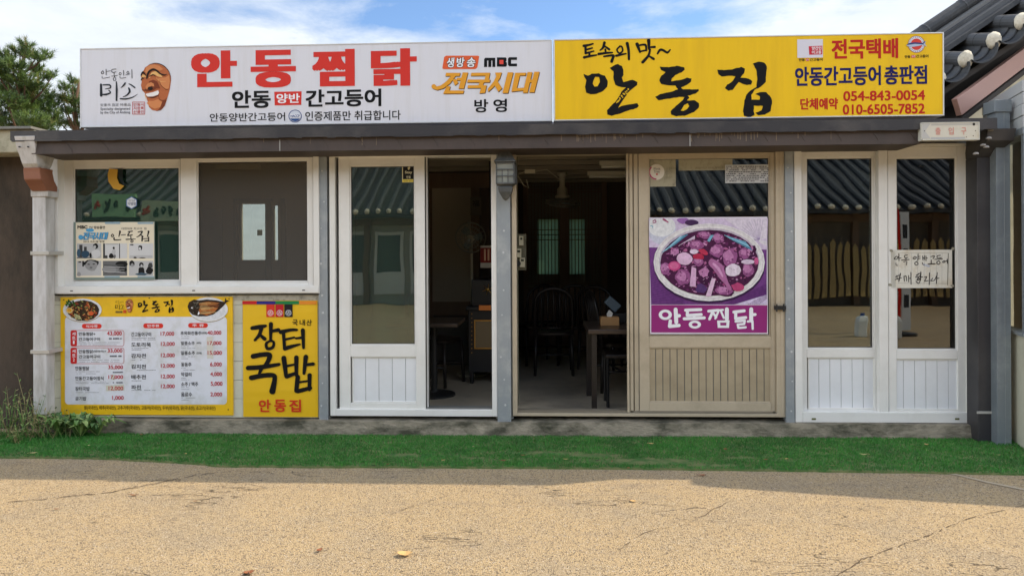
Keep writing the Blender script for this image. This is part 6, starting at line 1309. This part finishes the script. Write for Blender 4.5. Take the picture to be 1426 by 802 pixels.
# ============================================================ pines beyond the old wall
M_BARK = mat('pine_bark', (92, 70, 54), .95, .3, 10, bump=.8, bsc=30)
M_NEED = [mat('pine_needles_%s' % n_, c, .55, .2, 3.0) for n_, c in (('dark', (58, 82, 40)), ('mid', (82, 108, 48)), ('light', (108, 132, 60)), ('dry', (138, 130, 78)))]
def pine(name, label, base, top, clumps, Yc, seed, tufts=60, dens=1.0):
    rn = np.random.default_rng(seed); rr_ = random.Random(seed)
    t = thing(name, label, 'tree', base)
    bv = Vector(base); tp_ = Vector(top); tr = MB(); n = 9
    pts = [bv.lerp(tp_, k / n) + Vector((rr_.uniform(-.07, .07), rr_.uniform(-.07, .07), 0)) * (k > 0) for k in range(n + 1)]
    tr.tube(pts, [.09 * (1 - .85 * k / n) + .008 for k in range(n + 1)], M_BARK, 9); tr.build('trunk', t, smooth=True)
    lb = MB(); V = []; MI = []
    for (c, r) in clumps:
        c = Vector(c); k = min(n, max(2, int((c.z - .35 * math.hypot(c.x - bv.x, c.y - bv.y) - bv.z) / (tp_.z - bv.z) * n))); st = pts[k]
        mid = st.lerp(c, .55) + Vector((0, 0, -.06)); lb.tube([st, mid, c], [.026, .016, .006], M_BARK, 6)
        nt_ = max(6, int(tufts * dens * r[0] * r[2] / .06)); W_ = 24
        u = rn.normal(size=(nt_, 3)); u /= np.linalg.norm(u, axis=1)[:, None]; s_ = rn.random(nt_) ** .42; p_ = np.array(c) + u * s_[:, None] * np.array(r)
        for q in range(0, nt_, 9): lb.tube([c, c.lerp(Vector(p_[q]), .6) + Vector((0, 0, -.02)), Vector(p_[q])], [.007, .005, .003], M_BARK, 4)
        axis = np.c_[u[:, 0] * .7, u[:, 1] * .7, .7 + .3 * u[:, 2]] + rn.normal(0, .25, (nt_, 3)); axis /= np.linalg.norm(axis, axis=1)[:, None]
        d = axis[:, None, :] + rn.normal(0, .5, (nt_, W_, 3)); d /= np.linalg.norm(d, axis=2)[..., None]; sd = np.cross(d, rn.normal(size=(nt_, W_, 3))); sd /= np.linalg.norm(sd, axis=2)[..., None] + 1e-9
        o_ = p_[:, None, :] + axis[:, None, :] * rn.uniform(-.07, .05, (nt_, W_, 1)); L_ = rn.uniform(.07, .13, (nt_, W_, 1))
        V.append(np.stack([o_ + sd * .0042, o_ - sd * .0042, o_ + d * L_], axis=2).reshape(-1, 3)); MI.append(np.repeat(rn.choice(4, nt_, p=[.34, .40, .23, .03]), W_))
    lb.build('limbs', t, smooth=True)
    V = np.concatenate(V) - np.array(bv); MI = np.concatenate(MI); n3 = len(MI); me = bpy.data.meshes.new('crown'); me.vertices.add(n3 * 3); me.vertices.foreach_set('co', V.ravel()); me.loops.add(n3 * 3); me.loops.foreach_set('vertex_index', np.arange(n3 * 3)); me.polygons.add(n3)
    me.polygons.foreach_set('loop_start', np.arange(n3) * 3); me.polygons.foreach_set('loop_total', np.full(n3, 3)); me.update()
    for m_ in M_NEED: me.materials.append(m_)
    me.polygons.foreach_set('material_index', MI.astype(np.int32)); o = bpy.data.objects.new('crown', me); COL.objects.link(o); o.parent = t
def clump(lst, Y, seed):
    rr_ = random.Random(seed); out = []
    for px, py, rx, ry in lst:
        y = Y + rr_.uniform(-.5, .5); c = P(px, py, y); s = (y - EYE.y) / F; out.append((c, (rx * s, rx * s * .9, ry * s)))
    return out
YT1 = 6.4
c1 = clump([(38, 62, 9, 6), (28, 73, 18, 7), (52, 79, 18, 6), (66, 74, 8, 3), (8, 80, 10, 8), (16, 92, 22, 8), (-10, 95, 20, 10), (50, 97, 13, 6), (8, 108, 20, 8), (34, 112, 24, 7), (62, 106, 15, 5), (75, 104, 5, 3), (20, 124, 24, 7), (48, 122, 20, 6), (-15, 125, 24, 12), (10, 140, 26, 9), (45, 138, 24, 8), (68, 134, 12, 6), (30, 152, 26, 9), (60, 150, 18, 8), (0, 160, 22, 10), (45, 166, 24, 8), (72, 164, 14, 8), (20, 174, 26, 8), (55, 178, 24, 8), (-25, 165, 22, 14), (78, 146, 9, 5), (-30, 110, 18, 10)], YT1, 3)
q = P(24, 400, YT1); pine('pine_tree', 'tall spreading pine with tiered needle clumps left of the white signboard', (q.x, YT1, 0), P(36, 60, YT1), c1, YT1, 5, 170)
YT2 = 7.2
c2 = clump([(100, 112, 8, 4), (110, 116, 6, 4), (92, 122, 10, 5), (106, 128, 10, 6), (86, 136, 8, 5), (98, 142, 12, 6), (112, 140, 10, 8), (90, 156, 10, 6), (108, 160, 8, 5), (84, 172, 8, 6), (102, 174, 12, 7), (122, 150, 14, 20), (135, 140, 12, 20)], YT2, 8)
q = P(116, 400, YT2); pine('pine_tree', 'smaller pine half hidden behind the left end of the white signboard', (q.x, YT2, 0), P(108, 112, YT2), c2, YT2, 9, 150)

# ============================================================ weeds at the foot of the downpipe and siding
M_WEED = [mat('weed_leaf_%s' % n_, c, .6, .2, 8) for n_, c in (('green', (100, 136, 66)), ('pale', (142, 164, 96)), ('dark', (70, 102, 52)), ('dry', (150, 140, 96)))]
def weed(px, py, kind, h, n, seed, label):
    rr_ = random.Random(seed); g_ = G(px, py, 0.0); t = thing('weed', label, 'plant', g_, 'weeds along the foot of the wall')
    lf = MB(); stm = MB()
    for k in range(n):
        a = rr_.uniform(0, 6.283); e = Vector((math.cos(a), math.sin(a) * .75, 0)); L_ = h * rr_.uniform(.55, 1.1)
        if kind == 'dandelion':                              # rosette of toothed leaves
            pts = [g_ + e * (L_ * f) + Vector((0, 0, .01 + h * .65 * math.sin(f * 2.1) * rr_.uniform(.7, 1.1))) for f in (.05, .3, .55, .8, 1)]; sd = Vector((-e.y, e.x, 0)); ws = [.006, .016, .024, .02, .002]; m_ = rr_.choice(M_WEED[:3])
            vs = []; fs = []
            for p_, w in zip(pts, ws): w *= rr_.uniform(.7, 1.25); vs += [p_ + sd * w + Vector((0, 0, .006)), p_, p_ - sd * w + Vector((0, 0, .006))]
            for i in range(4): fs += [(3 * i, 3 * i + 1, 3 * i + 4, 3 * i + 3), (3 * i + 1, 3 * i + 2, 3 * i + 5, 3 * i + 4)]
            lf.add(vs, fs, m_)
        else:                                               # upright stems with small leaves
            b0 = g_ + Vector((rr_.uniform(-.07, .07), rr_.uniform(-.04, .04), 0)); tip = b0 + e * h * .3 + Vector((0, 0, L_)); stm.tube([b0, b0.lerp(tip, .5) + e * .01, tip], [.003, .0025, .001], M_WEED[rr_.choice((0, 3))], 5)
            for f in range(9):
                p_ = b0.lerp(tip, .15 + f * .1); aa = rr_.uniform(0, 6.283); d = Vector((math.cos(aa), math.sin(aa), rr_.uniform(.1, .8))).normalized(); sd = d.cross(Vector((0, 0, 1))).normalized(); l_ = rr_.uniform(.025, .05); w = rr_.uniform(.004, .009)
                lf.add([p_, p_ + d * l_ * .5 + sd * w, p_ + d * l_, p_ + d * l_ * .5 - sd * w], [(0, 1, 2, 3)], rr_.choice(M_WEED))
    if stm.v: lf.build('leaves', t); stm.build('stems', t)
    else:
        bpy.data.objects.remove(t); tag(lf.build('weed', origin=g_), label, 'plant', 'weeds along the foot of the wall')
for a in ((18, 610, 'stem', .38, 14, 1, 'tall dry-tipped weed clump at the foot of the dark left wall'), (42, 611, 'stem', .33, 16, 2, 'bushy pale weed clump left of the downpipe foot'), (66, 612, 'stem', .22, 14, 3, 'low pale weed clump in front of the downpipe foot'), (84, 609, 'dandelion', .24, 22, 4, 'leafy green weed rosette under the left corner of the menu board'),
          (101, 610, 'stem', .22, 10, 9, 'small upright weed between the two leafy rosettes'), (112, 611, 'dandelion', .24, 24, 5, 'broad-leaved weed rosette under the menu board plates'), (136, 610, 'dandelion', .22, 20, 6, 'rightmost leafy weed rosette below the menu board'), (52, 607, 'stem', .55, 4, 7, 'single tall thin weed climbing beside the white downpipe'), (2, 612, 'stem', .28, 12, 8, 'grassy weed clump at the extreme left of the turf'), (30, 618, 'stem', .15, 14, 12, 'short weed tuft spreading over the turf edge at the left')): weed(*a)

# ============================================================ fallen leaves
def leaf_mesh(b, c, L_, W_, rot, curl, m, lift=.002, seed=0):
    rr_ = random.Random(seed); e = Vector((math.cos(rot), math.sin(rot), 0)); s = Vector((-e.y, e.x, 0)); vs = []; n = 7
    for i in range(n + 1):
        f = i / n; w = W_ / 2 * math.sin(math.pi * (f ** .8)) ** .8; z = lift + curl * (f - .5) ** 2 * 4 * L_ * .35
        for k in (-1, 0, 1): vs.append(c + e * (L_ * (f - .5)) + s * (w * k) + Vector((0, 0, z + abs(k) * curl * w * (.7 + rr_.uniform(-.2, .2)))))
    b.add(vs, [(3 * i + k, 3 * i + k + 1, 3 * i + k + 4, 3 * i + k + 3) for i in range(n) for k in (0, 1)], m)
    if L_ > .04: b.tube([c - e * L_ * .5 + Vector((0, 0, lift + curl * L_ * .35)), c - e * L_ * .78 + Vector((0, 0, lift + .004))], .0012, m, 5)
LC = {'tan': (206, 168, 110), 'brown': (120, 78, 48), 'rust': (142, 90, 58), 'straw': (206, 186, 134), 'dark': (66, 50, 38), 'olive': (120, 116, 66)}
leaves = [(564, 773, .075, .05, 10, .55, 'tan', 'large pale tan leaf lying alone on the sunlit paving at front centre'), (347, 799, .05, .035, 30, .7, 'rust', 'curled rust leaf at the bottom edge of the paving'), (343, 800, .035, .026, 100, .5, 'dark', 'dark leaf tucked beside the rust leaf at the bottom edge'), (445, 767, .036, .026, 60, .7, 'rust', 'small curled rust leaf on the sunlit paving left of the large tan leaf'),
          (187, 690, .055, .018, 5, .5, 'brown', 'thin brown leaf near the left paving crack'), (189, 678, .022, .015, 30, .4, 'dark', 'tiny dark leaf just above the thin brown leaf'), (272, 698, .03, .012, 15, .4, 'brown', 'narrow brown sliver on the paving left of centre'), (329, 692, .045, .012, 4, .3, 'dark', 'slender dark twig-like leaf on the sunlit paving'),
          (79, 709, .03, .014, 20, .4, 'brown', 'small brown leaf at the left of the sunlit paving'), (882, 698, .036, .024, 5, .4, 'tan', 'pale tan leaf at the shadow edge below the bronze door'), (878, 696.5, .016, .01, 70, .4, 'rust', 'tiny rust leaf touching the shadow-edge tan leaf'), (978, 662, .05, .025, 8, .4, 'rust', 'rust leaf in the shaded paving below the purple poster'),
          (617, 641, .028, .014, 10, .4, 'tan', 'tan leaf on the turf below the open white doorway'), (659, 622, .02, .012, 40, .4, 'straw', 'small straw leaf high on the turf under the lantern'), (701, 642, .042, .026, 15, .4, 'brown', 'brown leaf on the turf under the lantern'), (728, 634, .038, .014, 170, .3, 'rust', 'rust leaf on the turf left of the bronze threshold'), (788, 639.5, .04, .012, 0, .3, 'tan', 'slim tan leaf on the turf before the bronze doorway'),
          (832, 641.5, .034, .016, 20, .4, 'dark', 'dark leaf on the turf by the worn sandy patch'), (852, 642.5, .026, .014, 60, .5, 'rust', 'rust leaf just right of the dark leaf by the worn patch'), (808, 650, .042, .024, 12, .4, 'tan', 'tan leaf on the front edge of the turf mat'), (875, 652, .026, .018, 50, .4, 'rust', 'rust leaf on the front edge of the turf right of centre'), (907, 618, .042, .022, 0, .4, 'tan', 'pale leaf on the turf below the bronze panel'),
          (1010, 626.5, .036, .03, 70, .7, 'rust', 'upright curled rust leaf on the turf below the ribbed panel'), (1066, 640, .036, .018, 10, .4, 'rust', 'rust leaf on the turf left of the right white door'), (1095, 639, .034, .012, 20, .3, 'tan', 'tan leaf just right of the rust leaf by the white door'), (1202, 633, .055, .016, 172, .4, 'straw', 'long straw leaf on the turf before the right white door'), (1290, 619.5, .03, .022, 120, .6, 'tan', 'folded tan leaf on the turf at the right'),
          (1399, 656, .036, .026, 150, .6, 'rust', 'rust leaf on the turf edge at far right'), (1159, 648.5, .055, .012, 3, .3, 'olive', 'long olive leaf on the lower turf before the right door'), (1391, 633.5, .03, .01, 6, .3, 'straw', 'straw sliver on the turf near the steel post'), (227, 605, .05, .022, 25, .6, 'straw', 'straw leaf leaning at the plinth below the menu board'), (197, 605.5, .034, .02, 160, .5, 'brown', 'brown leaf on the turf top edge below the menu board'),
          (259, 632, .018, .016, 0, .5, 'tan', 'tiny tan leaf on the turf below the banner gap'), (47, 631, .05, .018, 30, .4, 'straw', 'straw leaf on the turf at far left'), (520, 648.5, .022, .014, 40, .4, 'dark', 'dark leaf on the turf edge below the white door'), (540, 647, .026, .016, 60, .6, 'brown', 'brown leaf on the turf edge beside the dark one'), (477, 641.5, .03, .012, 8, .3, 'dark', 'dark thin leaf on the turf below the left white door'), (124, 620, .024, .012, 8, .3, 'straw', 'straw sliver on the turf in front of the weeds')]
for i, (px, py, L_, W_, rt, cu, c, lab) in enumerate(leaves):
    on = 605 < py < 650 + (px > 850) * 3; q = G(px, py, .032 if on else .003); b = MB(); leaf_mesh(b, q, L_, W_, R(rt), cu, mat('dry_leaf_' + c, LC[c], .75, .25, 40), .002, i); tag(b.build('fallen_leaf'), lab, 'leaf', 'fallen leaves')

# ============================================================ across the yard (seen mirrored in the glass)
def hanok(label, X0, X1, Yf, depth, ze, zr_, wallm, open_front, seed):
    t = thing('tiled_house', label, 'house', ((X0 + X1) / 2, Yf - depth / 2, 0)); rn = random.Random(seed)
    b = MB(); b.box(X0, X1, Yf - depth, Yf - .12, 0, ze - .05, wallm); b.build('wall', t)
    b = MB(); n = int((X1 - X0) / 1.8)
    for k in range(n + 1): x = X0 + (X1 - X0) * k / n; b.box(x - .08, x + .08, Yf - .119, Yf + .04, 0, ze - .05, M_WOOD)
    b.box(X0, X1, Yf - .118, Yf + .03, ze - .28, ze - .08, M_WOOD); b.build('timber_frame', t)
    b = MB(); ye, yr = Yf + .9, Yf - depth / 2
    for s_ in (0, 1):
        y_e = ye if s_ == 0 else 2 * yr - ye
        b.add([(X0 - .6, y_e, ze), (X1 + .6, y_e, ze), (X1 + .6, yr, zr_), (X0 - .6, yr, zr_), (X0 - .6, y_e, ze - .1), (X1 + .6, y_e, ze - .1), (X1 + .6, yr, zr_ - .1), (X0 - .6, yr, zr_ - .1)], [(0, 1, 2, 3), (4, 7, 6, 5), (0, 4, 5, 1), (0, 3, 7, 4), (1, 5, 6, 2)], M_TILED)
    k = 0; x = X0 - .6
    while x < X1 + .6: b.tube([(x, ye + .03, ze + .06), (x, (ye + yr) / 2, (ze + zr_) / 2 + .02), (x, yr, zr_ + .05)], .075, M_TILE, 7); x += .34
    b.tube([(X0 - .6, yr, zr_ + .12), (X1 + .6, yr, zr_ + .12)], .16, M_TILED, 10); b.build('roof', t)
    b = MB(); x = X0 - .6
    while x < X1 + .6: b.lathe([(.0, -.07), (.06, -.05), (.085, 0), (.06, .05), (0, .07)], (x, ye + .05, ze + .06), M_PLUG, 8); x += .34
    b.build('tile_end', t)
    if open_front == 'doors':
        for k in range(int((X1 - X0) / 1.1)):
            x = X0 + .3 + k * 1.1; b = MB(); b.frame((x, x + .9, .3, 2.15), (x + .08, x + .82, .95, 2.05), Yf - .11, Yf - .03, M_PVC); o = b.build('door', t); b = MB(); b.box(x + .08, x + .82, Yf - .08, Yf - .07, .95, 2.05, mat('far_pane', (70, 82, 84), .2, .1)); b.build('pane', o)
    else:
        b = MB(); x = X0 + .4
        while x < X1 - .3:
            z1 = 1.5 + .25 * rn.random(); b.add([(x, Yf + .3, .25), (x + .13, Yf + .3, .25), (x + .13, Yf + .3, z1), (x + .065, Yf + .3, z1 + .12), (x, Yf + .3, z1), (x, Yf + .32, .25), (x + .13, Yf + .32, .25), (x + .13, Yf + .32, z1), (x + .065, Yf + .32, z1 + .12), (x, Yf + .32, z1)], [(0, 1, 2, 3, 4), (9, 8, 7, 6, 5)] + [(i, i + 5, (i + 1) % 5 + 5, (i + 1) % 5) for i in range(5)], mat('yellow_picket', (176, 150, 98), .7, .1, 4)); x += .2
        b.build('slat_screen', t)
hanok('long tiled house with picket screen across the yard, mirrored in right door glass', 2.6, 15, -13.5, 5, 2.55, 4.4, mat('far_wall_dark', (110, 100, 88), .8, .1), 'screen', 2)
hanok('tiled house with white doors across the yard, mirrored in left door glass', -16, 0.6, -14.5, 5, 2.6, 4.6, mat('far_wall_pale', (176, 170, 156), .8, .1), 'doors', 3)
# banner stand and canisters in the yard, reflected
for (r_, lab, col, n_) in (((126, 270, 190, 302), 'pale green name board over the yard house doors, mirrored in the green window', (150, 196, 150), 4), ((199, 279, 256, 308), 'pale name board with dark strokes on the yard house, mirrored in the green window', (176, 190, 160), 5)):
    c = RC(*r_, 13.2); b = MB(); b.box(c[0], c[1], -13.2, -13.1, c[2], c[3], mat('yard_board_%d' % n_, col, .6, .1)); w = (c[1] - c[0]) / n_
    for k in range(n_):
        q = [(c[0] + w * (k + .2 + .6 * random.random()), c[2] + (c[3] - c[2]) * (.2 + .6 * random.random())) for _ in range(6)]
        for a, d in zip(q, q[1:]): b.tube([(a[0], -13.095, a[1]), (d[0], -13.095, d[1])], .035, ink(40, 44, 40) if k else ink(170, 50, 44), 5)
    tag(b.build('name_board'), lab, 'sign')
YN = 6.6; xr0, xr1, xw0, xw1 = (P(p_, 380, YN).x for p_ in (1234, 1254.5, 1256, 1268)); zt1, zt0 = P(1250, 291, YN).z, P(1250, 464, YN).z
t = thing('banner_stand', 'red and white upright banner stand in the yard, mirrored in the right door', 'banner', ((xr0 + xw1) / 2, -YN, 0))
b = MB(); b.box(xr0, xr1, -YN, -YN + .02, max(zt0, .1), zt1, ink(206, 44, 36)); 
for k in range(5): b.box(xr0 + .05, xr1 - .05, -YN + .0202, -YN + .021, zt1 - .42 - k * .3, zt1 - .22 - k * .3, ink(230, 206, 120) if k % 2 else KW)
b.build('red_sheet', t)
b = MB(); b.box(xw0, xw1, -YN, -YN + .02, max(zt0, .1), zt1 - .05, ink(222, 224, 226)); 
for k in range(4): b.box(xw0 + .03, xw1 - .03, -YN + .0202, -YN + .021, zt1 - .5 - k * .4, zt1 - .28 - k * .4, ink(60, 62, 66))
b.build('white_sheet', t); b = MB(); b.tube([(xr1, -YN - .03, 0), (xr1, -YN - .03, zt1)], .015, M_BLACK, 6); b.lathe([(.25, 0), (.25, .05), (.05, .08)], (xr1, -YN - .03, 0), M_BLACK, 14); b.build('stand', t)
for k, (x, lab) in enumerate(((P(1204, 470, 6.2).x, 'white plastic canister in the yard, mirrored in the left pane of the right door'), (P(1247, 470, 6.2).x, 'white plastic canister in the yard standing just before the banner stand'))):
    t = thing('canister', lab, 'canister', (x, -6.2, 0), 'canisters in the yard'); b = MB(); b.loft([[(x - .09 * s_, -6.2 - .08 * s_, z), (x + .09 * s_, -6.2 - .08 * s_, z), (x + .09 * s_, -6.2 + .08 * s_, z), (x - .09 * s_, -6.2 + .08 * s_, z)] for s_, z in ((.95, 0), (1, .02), (1, .3), (.8, .36), (.3, .38))], mat('canister_plastic', (222, 224, 224), .4, .04)); b.build('body', t, bevel=.015)
    b = MB(); b.tube([(x, -6.2, .38), (x, -6.2, .42)], .035, ink(60, 90, 150), 10); b.build('lid', t)
# wooded hillside behind the yard
M_HILL = mat('wooded_hillside', (62, 78, 44), .95, .5, .35, stain=(38, 52, 30), stain_amt=.9, stain_sc=.25)
b = MB(); nx, ny = 150, 26; rn = random.Random(4); vs = []
for j in range(ny + 1):
    for i in range(nx + 1):
        x = -70 + 140 * i / nx; y = -30 - 46 * j / ny; z = 18 * (1 - math.exp(-j / 8)) * (1 + .25 * math.sin(i * .35) + .15 * math.sin(i * .9 + 1)) + rn.uniform(-1.1, 1.2) * (j > 0); vs.append((x, y, max(-.2, z) if j else -.2))
b.add(vs, [(j * (nx + 1) + i, (j + 1) * (nx + 1) + i, (j + 1) * (nx + 1) + i + 1, j * (nx + 1) + i + 1) for j in range(ny) for i in range(nx)], M_HILL); b.build('hillside', kind='structure')
